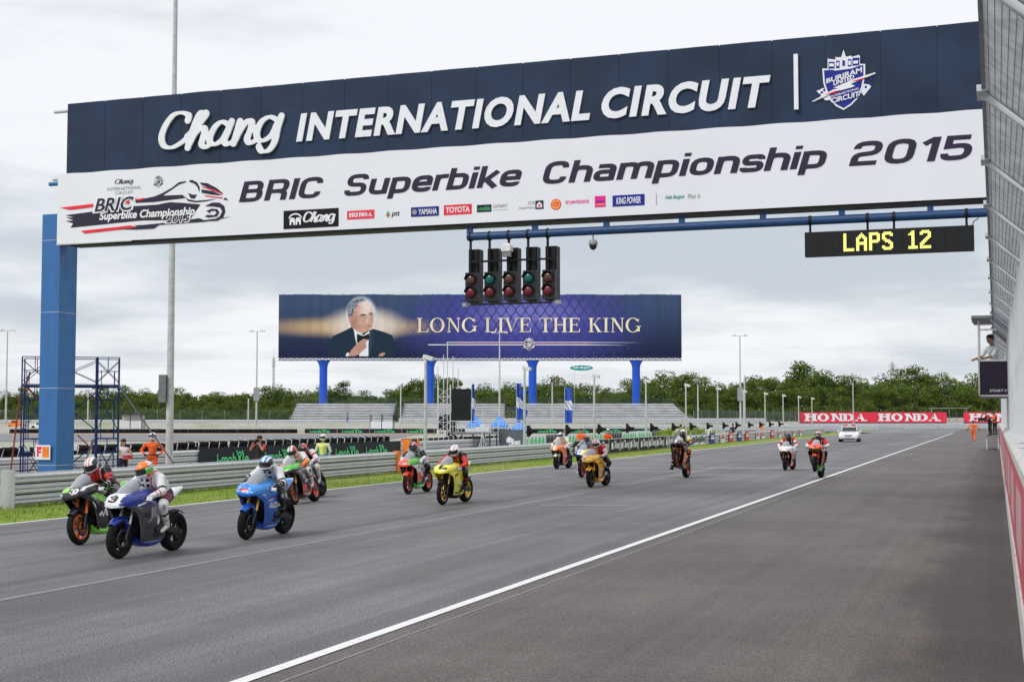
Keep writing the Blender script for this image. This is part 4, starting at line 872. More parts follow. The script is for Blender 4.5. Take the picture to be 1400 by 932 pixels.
cell = .0355; cx_ = .90
for ch in 'LAPS 12':
    if ch == ' ': cx_ += .26; continue
    mb = MB()
    for r_, row in enumerate(BM[ch]):
        for c_, b_ in enumerate(row):
            if b_ == '1': x = cx_+c_*cell; z = .51-r_*cell; mb.bbox((x, -.008, z-.031), (x+.031, .0, z))
    mb.build('led_character', LED, lb); cx_ += 8*cell+.01
# ================================================================ pit wall and debris fence on the right
def redwall():
    def f(nt, b, P):
        n = noise(nt, scaled(nt, P, (1, .35, 1.2)), 1.1, 5, .6); n2 = noise(nt, P, 9, 4)
        s = nn(nt, 'ShaderNodeSeparateXYZ'); nt.links.new(P, s.inputs[0])
        wv = mth(nt, 'FRACT', mth(nt, 'MULTIPLY', mth(nt, 'ADD', s.outputs[1], mth(nt, 'MULTIPLY', s.outputs[2], .8)), .155))
        pan = mth(nt, 'MULTIPLY', mapr(nt, wv, .38, .42), mapr(nt, mth(nt, 'SUBTRACT', 1.0, mth(nt, 'ABSOLUTE', mth(nt, 'SUBTRACT', s.outputs[2], .98))), .58, .64))
        letters = mapr(nt, mth(nt, 'ADD', mth(nt, 'MULTIPLY', pan, .5), mth(nt, 'MULTIPLY', n, .5)), .45, .6)
        col = mixc(nt, mth(nt, 'MULTIPLY', letters, .7), (.58, .075, .10), (.56, .48, .50)); col = mixc(nt, mapr(nt, n2, .62, .75), col, (.20, .16, .17))
        nt.links.new(col, b.inputs['Base Color']); b.inputs['Roughness'].default_value = .5
    return f
ground_mat('painted_wall', redwall())
def soiled_white():
    def f(nt, b, P):
        n = noise(nt, P, 3, 6, .7); n2 = noise(nt, P, 18, 4, .7)
        col = mixc(nt, mapr(nt, n, .5, .72), (.62, .61, .58), (.30, .28, .26)); col = mixc(nt, mapr(nt, n2, .58, .72), col, (.36, .34, .31))
        nt.links.new(col, b.inputs['Base Color']); b.inputs['Roughness'].default_value = .75
    return f
ground_mat('soiled_white', soiled_white())
pw = empty('pit_wall', 'red and white painted concrete pit wall with a grimy white base on the right', 'wall', (0, 0, 0))
for k in range(34):
    y0 = 3+k*3.0; mb = MB(); mb.bbox((.215, y0+.006, .36), (.50, y0+2.994, 1.66)); mb.build('wall_block', 'painted_wall', pw)
    mb = MB(); mb.bbox((.19, y0+.004, .0), (.50, y0+2.996, .355)); mb.build('base_block', 'soiled_white', pw)
    mb = MB(); mb.rings([[(.17, y, 1.665), (.52, y, 1.665), (.52, y, 1.76), (.48, y, 1.80), (.21, y, 1.80), (.17, y, 1.76)] for y in (y0+.003, y0+2.997)], smooth=False); mb.build('cap_stone', 'soiled_white', pw)
MESHG = mat('fence_wire', (.27, .28, .295), .5, metal=.2, var=.15)
fe = empty('debris_fence', 'tall grey wire debris fence leaning over the pit lane above the right hand wall', 'fence', (0, 0, 0))
ZB, ZT, XB, XT = 4.30, 4.66, .36, -.045
ys_ = [5.2+2.95*i for i in range(30)]
for i, y in enumerate(ys_):
    mb = MB(); mb.box((XB-.035, y, (1.8+ZB)/2), (.06, .08, ZB-1.8)); mb.box((XB-.07, y, 1.83), (.13, .16, .04)); mb.build('fence_post', 'galvanised', fe)
    mb = MB(); mb.bar((XB+.09, y, ZB-.06), (XT, y, ZT), .055, .09); mb.box((XT, y, ZT-.005), (.10, .34, .05)); mb.build('bracket', 'galvanised', fe)
# wires: longitudinal and cross, joined per bay
for i in range(len(ys_)-1):
    y0, y1 = ys_[i]+.14, ys_[i+1]-.14
    mb = MB()
    def q(a, b, r=.0022):
        a = Vector(a); b = Vector(b); d = (b-a).normalized(); u = d.cross(Vector((.3, .2, .9))).normalized()*r; v = d.cross(u)
        mb.add([a+u, a-u*.5+v, a-u*.5-v, b+u, b-u*.5+v, b-u*.5-v], [(0, 1, 4, 3), (1, 2, 5, 4), (2, 0, 3, 5)])
    for k in range(11):
        t_ = k/10; q((XB+(XT-XB)*t_, y0, ZB+(ZT-ZB)*t_), (XB+(XT-XB)*t_, y1, ZB+(ZT-ZB)*t_), .003)
    n = int((y1-y0)/(.060 if i < 7 else .10))
    for k in range(n+1): yy_ = y0+(y1-y0)*k/n; q((XB, yy_, ZB), (XT, yy_, ZT), .0065)
    for t_ in (0.0, 1.0): mb.bar((XB+(XT-XB)*t_, y0, ZB+(ZT-ZB)*t_), (XB+(XT-XB)*t_, y1, ZB+(ZT-ZB)*t_), .03)
    for yy_ in (y0, y1): mb.bar((XB, yy_, ZB), (XT, yy_, ZT), .03)
    tag(mb.build('overhang_panel', MESHG, fe))
    mb = MB()
    for k in range(17): z = 1.84+k*.153; q((XB, ys_[i], z), (XB, ys_[i+1], z), .0026)
    n = int(2.95/(.11 if i < 6 else .17))
    for k in range(n+1): yy_ = ys_[i]+2.95*k/n; q((XB, yy_, 1.82), (XB, yy_, ZB), .0026)
    for z in (1.84, 3.0, 4.28): mb.bar((XB+.01, ys_[i], z), (XB+.01, ys_[i+1], z), .035)
    mb.build('wire_panel', MESHG, fe)
# ---------------------------------------------------------------- starter's cabin
cb = empty('starter_cabin', 'open starter cabin with a dark purple front board overhanging the pit wall', 'cabin', (0, 40, 0))
mb = MB(); mb.bbox((-.41, 0, 2.78), (1.6, .05, 3.70)); fb = mb.build('front_board', 'purple_board', cb)
CF = Frame((0, -.012, 0), (1, 0, 0)); mb = MB(); print_text(mb, CF, 'START P', (-.16, 2.86, .30, 2.93), .02, .25, .002); mb.build('lettering', 'letter_white', fb)
mb = MB(); mb.bbox((-.43, -.02, 2.74), (1.6, .02, 2.78)); mb.bbox((-.43, -.02, 3.70), (1.6, .02, 3.75)); mb.bbox((-.445, -.02, 2.74), (-.405, .02, 3.75)); mb.build('board_frame', 'concrete_white', cb)
mb = MB(); mb.bbox((-.43, .0, 2.70), (1.6, 1.7, 2.74)); mb.build('cabin_floor', 'galvanised_dark', cb)
mb = MB(); mb.bbox((-.60, -.15, 4.88), (1.7, 1.9, 4.96)); mb.bbox((-.56, -.10, 4.82), (1.6, 1.8, 4.88)); mb.build('roof', 'galvanised_dark', cb)
for x, y in ((-.42, .02), (-.42, 1.7), (1.5, .02), (1.5, 1.7)):
    mb = MB(); mb.bbox((x-.02, y-.02, 2.74), (x+.03, y+.03, 4.82)); mb.build('corner_post', 'concrete_white', cb)
mb = MB(); mb.bbox((-.42, .03, 4.55), (1.5, .06, 4.60)); mb.bbox((-.42, .03, 4.70), (1.5, .06, 4.73)); mb.bbox((-.43, .06, 3.72), (-.40, 1.7, 3.76)); mb.bbox((-.43, .06, 2.78), (-.40, 1.7, 3.72)); mb.build('side_rail', 'concrete_white', cb)
mb = MB(); mb.bbox((.52, .3, 0), (.72, .5, 2.7)); mb.bbox((.52, 1.2, 0), (.72, 1.4, 2.7)); mb.build('stand_leg', 'galvanised_dark', cb)
# ================================================================ far site: everything square to the grandstands
def far_thing(name, label, cat, a, d, z=0., group=None):
    return empty(name, label, cat, FP(a, d, z), YAW, group)
# ---------------------------------------------------------------- giant hoarding
K = .14636
bb = far_thing('hoarding', 'huge blue royal tribute hoarding on four blue pillars behind the grandstands', 'hoarding', -46.8, 275, 0)
def king_print():
    m = bpy.data.materials.new('king_print'); m.use_nodes = True; nt = m.node_tree; b = nt.nodes['Principled BSDF']
    tc = nn(nt, 'ShaderNodeTexCoord'); s = nn(nt, 'ShaderNodeSeparateXYZ'); nt.links.new(tc.outputs['Object'], s.inputs[0])
    X = mth(nt, 'DIVIDE', s.outputs[0], K); Z = mth(nt, 'DIVIDE', mth(nt, 'SUBTRACT', s.outputs[2], 14.15), K)
    def ell(cx, cz, rx, rz):
        u = mth(nt, 'DIVIDE', mth(nt, 'SUBTRACT', X, cx), rx); v = mth(nt, 'DIVIDE', mth(nt, 'SUBTRACT', Z, cz), rz)
        return mth(nt, 'SQRT', mth(nt, 'ADD', mth(nt, 'MULTIPLY', u, u), mth(nt, 'MULTIPLY', v, v)))
    base = mixc(nt, mapr(nt, Z, 0, 87), (.014, .020, .060), (.050, .085, .17))
    base = mixc(nt, mapr(nt, ell(330, 46, 205, 75), .25, 1.0, 1, 0), base, (.060, .066, .33))
    base = mixc(nt, mapr(nt, ell(340, 60, 110, 36), .1, 1.0, .9, 0), base, (.19, .185, .56))
    warm = mapr(nt, ell(95, 42, 165, 18), .1, 1.0, .95, 0); base = mixc(nt, warm, base, (.60, .42, .24))
    base = mixc(nt, mapr(nt, ell(118, 45, 66, 30), .3, 1.0, .95, 0), base, (.74, .66, .58))
    base = mixc(nt, mapr(nt, ell(113, 58, 24, 29), .68, 1.0, .95, 0), base, (.78, .80, .90))
    # printed lattice of pointed drops
    p, qz = 13.4, 20.0
    sn = mth(nt, 'MULTIPLY', mth(nt, 'SINE', mth(nt, 'MULTIPLY', Z, 2*math.pi/qz)), .23)
    xx = mth(nt, 'DIVIDE', X, p)
    def fam(sg, off):
        v = mth(nt, 'FRACT', mth(nt, 'ADD', mth(nt, 'ADD', xx, off), mth(nt, 'MULTIPLY', sn, sg)))
        return mth(nt, 'ABSOLUTE', mth(nt, 'SUBTRACT', v, .5))
    dmin = mth(nt, 'MINIMUM', fam(1., 0.), fam(-1., .5))
    ln = mapr(nt, dmin, .07, .11, 1, 0)
    zone = mapr(nt, ell(340, 50, 190, 95), .55, 1.0, .85, 0)
    base = mixc(nt, mth(nt, 'MULTIPLY', ln, zone), base, (.045, .05, .22))
    n = noise(nt, scaled(nt, tc.outputs['Object'], (.9, .9, .05)), 1., 3)
    vm = nn(nt, 'ShaderNodeVectorMath', operation='SCALE'); nt.links.new(base, vm.inputs[0]); nt.links.new(mapr(nt, n, .3, .7, .92, 1.08), vm.inputs['Scale'])
    nt.links.new(vm.outputs[0], b.inputs['Base Color']); b.inputs['Roughness'].default_value = .7; b.inputs['Specular IOR Level'].default_value = .15; MATS['king_print'] = m
king_print()
W_ = 552*K
mb = MB(); n = 28
for i in range(n):
    x0, x1 = W_*i/n, W_*(i+1)/n; mb.bbox((x0, .0, 14.15), (x1-.001, .12, 26.85+.05*math.sin(i*1.3)))
face = mb.build('printed_sheet', 'king_print', bb)
KF = Frame((0, -.02, 14.15), (1, 0, 0))
S_ = lambda pts: [(x*K, y*K) for x, y in pts]
mb = MB(); lay = ['coat', 'shirt', 'lapel', 'face', 'ear', 'hair', 'brow1', 'brow2', 'tie', 'cuff', 'hand', 'hand2']
pm = dict(halo=0, coat=1, shirt=2, lapel=3, face=4, shade=5, ear=5, hair=6, brow1=7, brow2=7, eye1=7, eye2=7, nose=5, mouth=5, tie=8, cuff=2, hand=5, hand2=5)
for i, k in enumerate(lay): print_poly(mb, KF, S_([(x, max(0.3, y)) for x, y in PORTRAIT[k]]), .01+i*.006, pm[k])
fl = [(520, 140), (600, 130), (660, 190), (680, 260), (600, 270), (520, 280), (480, 240)]

def skin_print(nt, b, Pv):
    s = nn(nt, 'ShaderNodeSeparateXYZ'); nt.links.new(Pv, s.inputs[0]); X = mth(nt, 'DIVIDE', s.outputs[0], K); Z = mth(nt, 'DIVIDE', mth(nt, 'SUBTRACT', s.outputs[2], 14.15), K)
    def spot(cx, cz, rx, rz, lo=0., k=1.):
        u = mth(nt, 'DIVIDE', mth(nt, 'SUBTRACT', X, cx), rx); v = mth(nt, 'DIVIDE', mth(nt, 'SUBTRACT', Z, cz), rz)
        return mapr(nt, mth(nt, 'SQRT', mth(nt, 'ADD', mth(nt, 'MULTIPLY', u, u), mth(nt, 'MULTIPLY', v, v))), lo, 1., k, 0)
    c = mixc(nt, spot(120, 70, 15, 20, .2), (.60, .34, .25), (.84, .70, .62)); c = mixc(nt, spot(101, 46, 13, 17, .2, .8), c, (.42, .18, .13))
    c = mixc(nt, spot(121.5, 50, 3.5, 5, 0, .7), c, (.84, .66, .57)); c = mixc(nt, spot(112, 48, 5, 4, 0, .5), c, (.74, .44, .36))
    for q in ((115.8, 57.2, 5, 2.8, .75), (127, 58.8, 4.2, 2.4, .75), (124.6, 48.4, 2.6, 1.4, .6), (118.5, 41, 5, 1.6, .35), (126.8, 52, 1.5, 5, .35)): c = mixc(nt, spot(q[0], q[1], q[2], q[3], 0, q[4]), c, (.26, .13, .11))
    c = mixc(nt, spot(124.2, 43.8, 4.6, 1.4, .1, .8), c, (.40, .13, .12)); n_ = noise(nt, Pv, 1.2, 4)
    vm = nn(nt, 'ShaderNodeVectorMath', operation='SCALE'); nt.links.new(c, vm.inputs[0]); nt.links.new(mapr(nt, n_, .3, .7, .88, 1.1), vm.inputs['Scale']); nt.links.new(vm.outputs[0], b.inputs['Base Color']); b.inputs['Roughness'].default_value = .7
ground_mat('face_print', skin_print)
def pz(pts, lv, mi): print_poly(mb, KF, S_([(440+x/10.13-380, 489-(400+y/10.13)) for x, y in pts]), lv, mi)
def thin(pts, w_, lv, mi):
    q_, f_ = ribbon([(440+x/10.13-380, 489-(400+y/10.13)) for x, y in pts], w_)
    for i_, f4 in enumerate(f_): mb.add([KF(q_[j][0]*K, q_[j][1]*K, lv+.001*(i_ % 5)) for j in f4], [(0, 1, 2, 3)], mi)
for e_ in ([(540, 312), (598, 308), (602, 345), (560, 352), (538, 338), (540, 312)], [(648, 298), (698, 290), (730, 284), (728, 318), (700, 330), (655, 326), (648, 298)], [(400, 330), (538, 318)], [(600, 320), (648, 310)]): thin(e_, .35, .045, 10)
for e_ in ([(470, 440), (520, 500), (560, 520)], [(610, 405), (600, 440)], [(500, 190), (560, 175), (640, 180)], [(510, 215), (580, 200)], [(452, 300), (446, 380), (470, 430)]): thin(e_, .45, .041, 5)
for e_ in ([(365, 250), (400, 170), (450, 130)], [(385, 290), (410, 210), (460, 160), (520, 120)], [(360, 300), (372, 220)], [(430, 260), (450, 200)]): thin(e_, .9, .047, 11)
for e_ in ([(655, 545), (668, 700), (650, 870)], [(430, 500), (455, 640), (470, 700)]): thin(e_, .7, .05, 12)
for e_ in ([(470, 745), (540, 700), (600, 665)], [(490, 775), (560, 735), (605, 720)], [(500, 800), (560, 770), (612, 745)]): thin(e_, .45, .115, 5)
mb.build('portrait', ['halo', 'suit_blue', 'letter_white', 'banner_navy', 'face_print', mat('portrait_shade', (.54, .29, .22), .6), 'portrait_hair', 'banner_navy', 'print_black', 'portrait_light', mat('portrait_line', (.30, .22, .22), .6), mat('portrait_grey', (.48, .52, .60), .6), mat('lapel_sheen', (.05, .10, .17), .6)], face)
adv_ = lambda w_: sum(serif_glyph(c, .15, .05, .09)[0] for c in w_)
tot_ = adv_('LONG LIVE THE KING'); cur_ = 0.
for wd_ in ('LONG', 'LIVE', 'THE', 'KING'):
    u0, u1 = 189+308*cur_/tot_, 189+308*(cur_+adv_(wd_))/tot_; cur_ += adv_(wd_)+.42
    mb = MB(); serif_text(mb, KF, wd_, (u0*K, 35*K, u1*K, 54.5*K), .05, .15, .05, .09); mb.build('lettering', 'king_gold', face)
mb = MB(); print_poly(mb, KF, S_([(205, 17.2), (480, 17.2), (420, 18.4), (205, 18.4)]), .03, 0); print_poly(mb, KF, S_([(230, 20.6), (500, 20.6), (420, 21.6), (230, 21.6)]), .03, 0); print_poly(mb, KF, S_(rect(240, 19.0, 430, 19.4)), .03, 1); mb.build('rule_lines', ['letter_white', 'print_red'], face)
crest(face, lambda p: ((343.5+(p[0]+3.24)*13)*K, (18.5+(p[1]-10.1)*13)*K), ['letter_white', 'print_dark', 'mid_grey'], .08, KF, .06)
mb = MB(); mb.bbox((0, .13, 13.6), (W_, .30, 13.75)); mb.bbox((0, .12, 14.02), (W_, .30, 14.13)); mb.bbox((0, .9, 13.6), (W_, 1.1, 13.75)); mb.bbox((0, .9, 26.5), (W_, 1.1, 26.7))
m_ = 64
for i in range(m_):
    x0 = W_*i/m_; x1 = W_*(i+1)/m_; mb.bar((x0, .22, 13.68), ((x0+x1)/2, .22, 14.08), .10, .10); mb.bar(((x0+x1)/2, .22, 14.08), (x1, .22, 13.68), .10, .10)
mb.build('lower_truss', 'scaffold_blue', bb)
for i in range(19):
    x = W_*(i+.5)/19; mb = MB(); mb.bbox((x-.06, .13, 14.2), (x+.06, 1.1, 26.6)); mb.build('rib', 'galvanised_dark', bb)
mb = MB()
for i in range(27): mb.bbox((W_*i/27+.9, .0, 26.87), (W_*i/27+1.05, .14, 27.02))
mb.build('top_clips', 'galvanised_dark', bb)
for px in (441, 587.5, 728, 870):
    a = (px-380)*K; mb = MB(); rr = []
    for z, r_ in ((1.3, .80), (12.2, .80), (12.9, .95), (13.6, 1.35)): rr.append([(a+r_*math.cos(k*math.pi/10), .9+r_*math.sin(k*math.pi/10), z) for k in range(20)])
    mb.rings(rr, smooth=True); mb.build('pillar', 'pillar_blue', bb)
# ---------------------------------------------------------------- grandstands
def grandstand(label, a0, a1, group='aluminium grandstands behind the infield', slant=0.):
    t = far_thing('grandstand', label, 'grandstand', a0, 250, 1.3, group); L = a1-a0; rows = 11
    for i in range(rows):
        y = i*.78; z = .25+i*.30; e = slant*(1-i/rows)
        mb = MB(); mb.bbox((0, y, z+.12), (L+e, y+.34, z+.25)); mb.bbox((0, y+.42, z-.07), (L+e, y+.76, z+.0)); mb.build('bench', 'bench_alu', t)
    mb = MB()
    for i in range(rows):
        y = i*.78; z = .25+i*.30; e = slant*(1-i/rows); mb.bbox((0, y+.38, z-.30), (L+e, y+.41, z-.03))
        n = max(2, int(L/2.2))
        for k in range(n+1): x = min(L-.06, k*(L-.08)/n); mb.bbox((x, y+.1, 0 if i == 0 else z-.3), (x+.06, y+.2, z+.19))
    tag(mb.build('risers', mat('riser_grey', (.16, .165, .17), .7, var=.15), t), kind='stuff')
    mb = MB(); zt = .25+rows*.30
    n = int(L/1.6)
    for k in range(n+1): x = k*L/n; mb.bar((x, rows*.78, 0), (x, rows*.78, zt+1.0), .06)
    for k in range(int(L/.22)): mb.bar((k*.22, rows*.78, zt-.1), (k*.22, rows*.78, zt+.95), .018)
    for z in (.2, .55, .97): mb.bar((0, rows*.78, zt+z), (L, rows*.78, zt+z), .05)
    mb.build('back_railing', mat('railing_green', (.06, .10, .085), .6), t)
    mb = MB()
    for k in range(n+1): x = k*(L+slant)/n; mb.bar((x, -.5, 0), (x, -.5, 1.05), .05)
    for z in (.5, 1.05): mb.bar((0, -.5, z), (L+slant, -.5, z), .05)
    mb.build('front_railing', 'galvanised', t)
    for x, e in ((0, 0), (L, slant)):
        mb = MB(); mb.bar((x+e, -.2, .9), (x, rows*.78, zt+.95), .07); mb.bar((x+e, -.2, .1), (x, rows*.78, zt-.1), .1)
        for k in range(8): f = k/7; mb.bar((x+e*(1-f), f*rows*.78, .1+f*(zt-.1)), (x+e*(1-f), f*rows*.78, .95+f*(zt)), .045)
        mb.build('side_railing', 'railing_green', t)
    return t
KG = .13305
grandstand('left aluminium grandstand below the portrait end of the hoarding', (397-700)*KG, (537-700)*KG)
grandstand('middle aluminium grandstand behind the scaffold tower and dark screen', (549-700)*KG, (690-700)*KG)
grandstand('right and widest aluminium grandstand with a slanting right end, under the hoarding lettering', (716-700)*KG, (926-700)*KG, slant=2.6)
# stairs between stands
for px0, nm in ((537.5, 'dark stair gap between the left and middle grandstands'), (691, 'dark stair gap between the middle and right grandstands')):
    t = far_thing('access_stair', nm, 'stairs', (px0-700)*KG+.1, 251, 1.3); wd = 11*KG if px0 < 600 else 24*KG
    for i in range(12):
        mb = MB(); mb.bbox((0, i*.6, i*.26), (wd-.2, i*.6+.6, i*.26+.06)); mb.build('step', 'galvanised_dark', t)
    for x in (0, wd-.25):
        mb = MB(); mb.bar((x, 0, .9), (x, 7.2, 4.0), .06)
        for i in range(12): mb.bar((x, i*.6+.3, i*.26), (x, i*.6+.3, i*.26+1), .04)
        mb.build('handrail', 'railing_green', t)
# ---------------------------------------------------------------- far barriers, walls, fences
def far_long(name, label, cat, a0, a1, d0, d1, mk):
    p = Vector(FP(a0, d0)); q = Vector(FP(a1, d1)); v = q-p
    t = empty(name, label, cat, (p.x, p.y, 0), math.atan2(v.y, v.x)); mk(t, v.length); return t
def mk_tyres(t, L):
    n = int(L/1.6)
    for k in range(n):
        mb = MB()
        for j in range(3):
            x = k*1.6+.27+j*.53; mb.rings([[(x+r_*math.cos(a*.785), r_*math.sin(a*.785), z) for a in range(8)] for z, r_ in ((-.36, .25), (-.30, .28), (-.12, .28), (-.06, .25), (0, .28), (.18, .28), (.24, .25), (.30, .28), (.34, .26))])
        mb.build('tyre_stack', 'tyre_wall', t)
    mb = MB()
    for k in range(int(L/2.6)): mb.box((k*2.6+.3, -.31, .05), (.09, .02, .09))
    mb.build('fixings', 'mid_grey', t)
far_long('tyre_barrier', 'long black tyre wall edging the far infield track on the left', 'tyre wall', -81, -33.5, 222, 222, mk_tyres)
def mk_boards(t, L, n=None):
    n = n or int(L/5.2); w_ = L/n
    for k in range(n):
        mb = MB(); mb.bbox((k*w_, -.05, -.38), (k*w_+w_-.05, .05, .40)); b_ = mb.build('board', 'sheet_black', t)
        f_ = Frame((k*w_, -.055, -.28), (1, 0, 0)); mb = MB(); imobile(f_, .8, .05, w_*.62, .54, mb); mb.build('lettering', 'i_green', b_)
far_long('advertising_wall', 'low black wall with green telecom lettering along the far infield track', 'advertising wall', -33.4, 24, 222, 222, mk_boards)
def mk_rail(t, L, z=0.):
    n = max(1, int(L/8))
    for k in range(n):
        mb = MB()
        for r in range(3):
            x0 = k*L/n; mb.add([(x0+xx, -y_, z+.26*r+zz) for xx in (0, L/n-.01) for y_, zz in PRO], [(j, j+1, 9+j+1, 9+j) for j in range(8)])
        mb.build('beam', 'galvanised', t)
    mb = MB()
    for k in range(int(L/4)): mb.bbox((k*4, .02, z-.3), (k*4+.12, .14, z+.86))
    mb.build('posts', 'galvanised_dark', t)
far_long('guardrail', 'far guardrail in front of the red boards at the end of the straight', 'guardrail', 60, 125, 297, 297, lambda t, L: mk_rail(t, L, .15))
far_long('guardrail', 'far guardrail crossing behind the start signal posts', 'guardrail', 12, 62, 228, 233, lambda t, L: mk_rail(t, L, .1))
far_long('guardrail', 'upper far guardrail on the bank below the right grandstand', 'guardrail', -20, 46, 243, 249, lambda t, L: mk_rail(t, L, 1.25))
far_long('guardrail', 'far guardrail on the left bank below the mesh fence', 'guardrail', -90, -21, 241, 243, lambda t, L: mk_rail(t, L, 1.0))
def mk_wall(t, L):
    n = int(L/6)
    for k in range(n): mb = MB(); mb.bbox((k*L/n, 0, -.34), (k*L/n+L/n-.03, .25, .28)); mb.build('kerb_block', 'concrete', t)
far_long('concrete_wall', 'low pale concrete wall on the bank beyond the infield track', 'wall', -90, 40, 231, 236, lambda t, L: mk_wall(t, L))
def mk_fence(zb, h, mname, post='galvanised_dark', sp=4.0, fine=.22):
    def f(t, L):
        n = int(L/sp)
        for k in range(n+1): mb = MB(); mb.bar((k*sp, 0, zb), (k*sp, 0, zb+h), .09); mb.build('post', post, t)
        mb = MB(); m2 = int(L/fine)
        for k in range(m2): mb.bar((k*fine, .03, zb+.1), (k*fine, .03, zb+h), .022)
        for k in range(int(h/.25)+1): mb.bar((0, .05, zb+.05+k*.25), (L, .05, zb+.05+k*.25), .022)
        mb.build('wire_mesh', mname, t)
    return f
mat('mesh_dark', (.10, .13, .12), .6, metal=.2)
far_long('mesh_fence', 'dark green wire mesh fence on the bank to the left of the grandstands', 'fence', -96, -40.5, 247, 250, mk_fence(1.3, 2.3, 'mesh_dark'))
far_long('mesh_fence', 'dark wire mesh fence on the bank between the right grandstand and the red boards', 'fence', 33, 66, 250, 312, mk_fence(1.3, 2.3, 'mesh_dark'))
far_long('mesh_fence', 'wire mesh fence and gate showing in the gap between the red boards', 'fence', 96, 103, 313, 313, mk_fence(1.3, 2.2, 'mesh_dark', sp=1.7))
# Honda boards
def mk_honda(n, w_, txtw, shift=0.):
    def f(t, L):
        for k in range(n):
            mb = MB(); mb.bbox((k*w_, 0, 1.10), (k*w_+w_-.02, .25, 3.42)); b_ = mb.build('panel', 'honda_red', t)
            fr_ = Frame((k*w_+shift, -.02, 0), (1, 0, 0)); mb = MB(); serif_text(mb, fr_, 'HONDA', (1.2, 1.42, 1.2+txtw, 3.12), .02, .25, .16, .10); mb.build('lettering', 'letter_white', b_)
        mb = MB(); mb.bbox((0, .26, .3), (L, .5, 1.1)); mb.bbox((0, -.02, 3.425), (L, .3, 3.52)); mb.build('support_wall', 'under_dark', t)
    return f
far_long('red_hoarding', 'long red board reading HONDA twice at the end of the straight', 'advertising board', 64.7, 97.9, 310, 310, mk_honda(2, 16.6, 14.0))
far_long('red_hoarding', 'shorter red HONDA board partly hidden behind the starter cabin and pit wall', 'advertising board', 101.8, 118.4, 310, 310, mk_honda(1, 16.6, 14.0))
# gate roof in the gap
t = far_thing('gate_shelter', 'thin roofed shelter behind the gap between the red boards', 'shelter', 96.5, 316, 1.3)
mb = MB(); mb.bbox((0, 0, 3.0), (8.4, 3, 3.15)); mb.build('roof', 'mid_grey', t)
for x in (.2, 4.2, 8.2): mb = MB(); mb.bbox((x-.06, 1, 0), (x+.06, 1.12, 3.0)); mb.build('post', 'galvanised', t)
mb = MB(); mb.bbox((0, .4, 0), (8.4, .5, .9)); mb.build('lower_wall', 'concrete_white', t)
# marshal huts
def hut(label, px0, px1, ytop, ybot, d, roofm, wallm, k=None):
    k = d/1879; a0, a1 = (px0-700)*k, (px1-700)*k; zt = EYE+(571-ytop)*k; zb = EYE+(571-ybot)*k
    t = far_thing('marshal_hut', label, 'hut', a0, d, zb); L = a1-a0; H_ = zt-zb
    mb = MB(); mb.bbox((-.2, -.3, H_-.12), (L+.2, 2.3, H_)); mb.build('roof', roofm, t)
    for x in (0.05, L/2, L-.05):
        for y in (0, 2): mb = MB(); mb.bbox((x-.05, y-.05, 0), (x+.05, y+.05, H_-.12)); mb.build('post', roofm, t)
    for j in range(2): mb = MB(); mb.bbox((j*L/2+.08, -.04, .05), ((j+1)*L/2-.08, .0, H_*.52)); mb.build('front_panel', wallm, t)
    mb = MB(); mb.bbox((.06, 1.9, .0), (L-.06, 1.95, H_*(.92 if wallm == 'lamp_white' else .4))); mb.build('back_panel', wallm, t)
hut('white canvas marshal hut with a black roof on the far left bank', 163, 195, 565, 586, 226, 'under_dark', 'lamp_white')
hut('open marshal shelter with a black frame and white front, right of the left grandstand', 506, 538, 566, 587, 224, 'under_dark', 'banner_white')
# ---------------------------------------------------------------- masts and poles
def mast(label, loc, h, r0, r1, heads=0, group=None, name='light_mast', box=None, seg=4):
    t = empty(name, label, 'light mast' if heads else 'pole', loc, YAW, group)
    mb = MB()
    pts = [(0, 0, h*i/seg) for i in range(seg+1)]; mb.tube(pts, [r0+(r1-r0)*i/seg for i in range(seg+1)], 12); mb.build('shaft', 'pole_grey', t)
    if heads == 2:
        mb = MB(); mb.bar((-.9, 0, h), (.9, 0, h), .07); mb.build('cross_arm', 'pole_grey', t)
        for s in (-1, 1): mb = MB(); mb.box((s*.95, -.1, h+.08), (.6, .7, .22), rot=Matrix.Rotation(s*.25, 3, 'Y')); mb.build('lamp_head', 'lamp_white', t)
    if box: mb = MB(); mb.bbox((-box[0], -.28, box[1]), (-.11, .02, box[2])); mb.build('equipment_box', 'galvanised_dark', t)
    return t
mast('very tall galvanised mast with a grey box, rising behind the gantry', (-30, 45.6, -.3), 26, .155, .055, box=(.38, 3.05, 4.1))
for px, ytop, d, lab in ((9, 452, 225, 'thin tall light mast with twin lamps at the far left'), (351, 453, 225, 'tall light mast with twin lamps left of the hoarding'), (683, 455, 215, 'tall thin light mast with twin lamps in front of the middle of the hoarding'), (1012, 459, 225, 'tall light mast with twin lamps right of the hoarding, grey box halfway up')):
    k = d/1879; t = mast(lab, FP((px-700)*k, d, .9 if d > 200 else -.3), EYE+(571-ytop)*k-.9, .17, .09, 2)
    if px == 1012 or px == 351: mb = MB(); mb.bbox((-.45, -.3, 4.0), (.45, .2, 6.2)); mb.build('equipment_box', 'mid_grey', t)
for px, ytop, d, lab in ((121, 533, 220, 'plain grey pole seen through the blue scaffold'), (340, 545, 230, 'short white pole left of the twin lamp mast'), (548, 525, 235, 'thin pole between the left and middle grandstands'), (755, 526, 235, 'thin pole in front of the right grandstand, left of the blue flag'), (954, 526, 238, 'stout white pole right of the right grandstand'), (1166, 523, 305, 'white pole behind the long red board'), (1018, 513, 240, 'short white tube pole beside the boxed light mast')):
    k = d/1879; mast(lab, FP((px-700)*k, d, 1.), EYE+(571-ytop)*k-1., .13, .11, 0, name='pole')
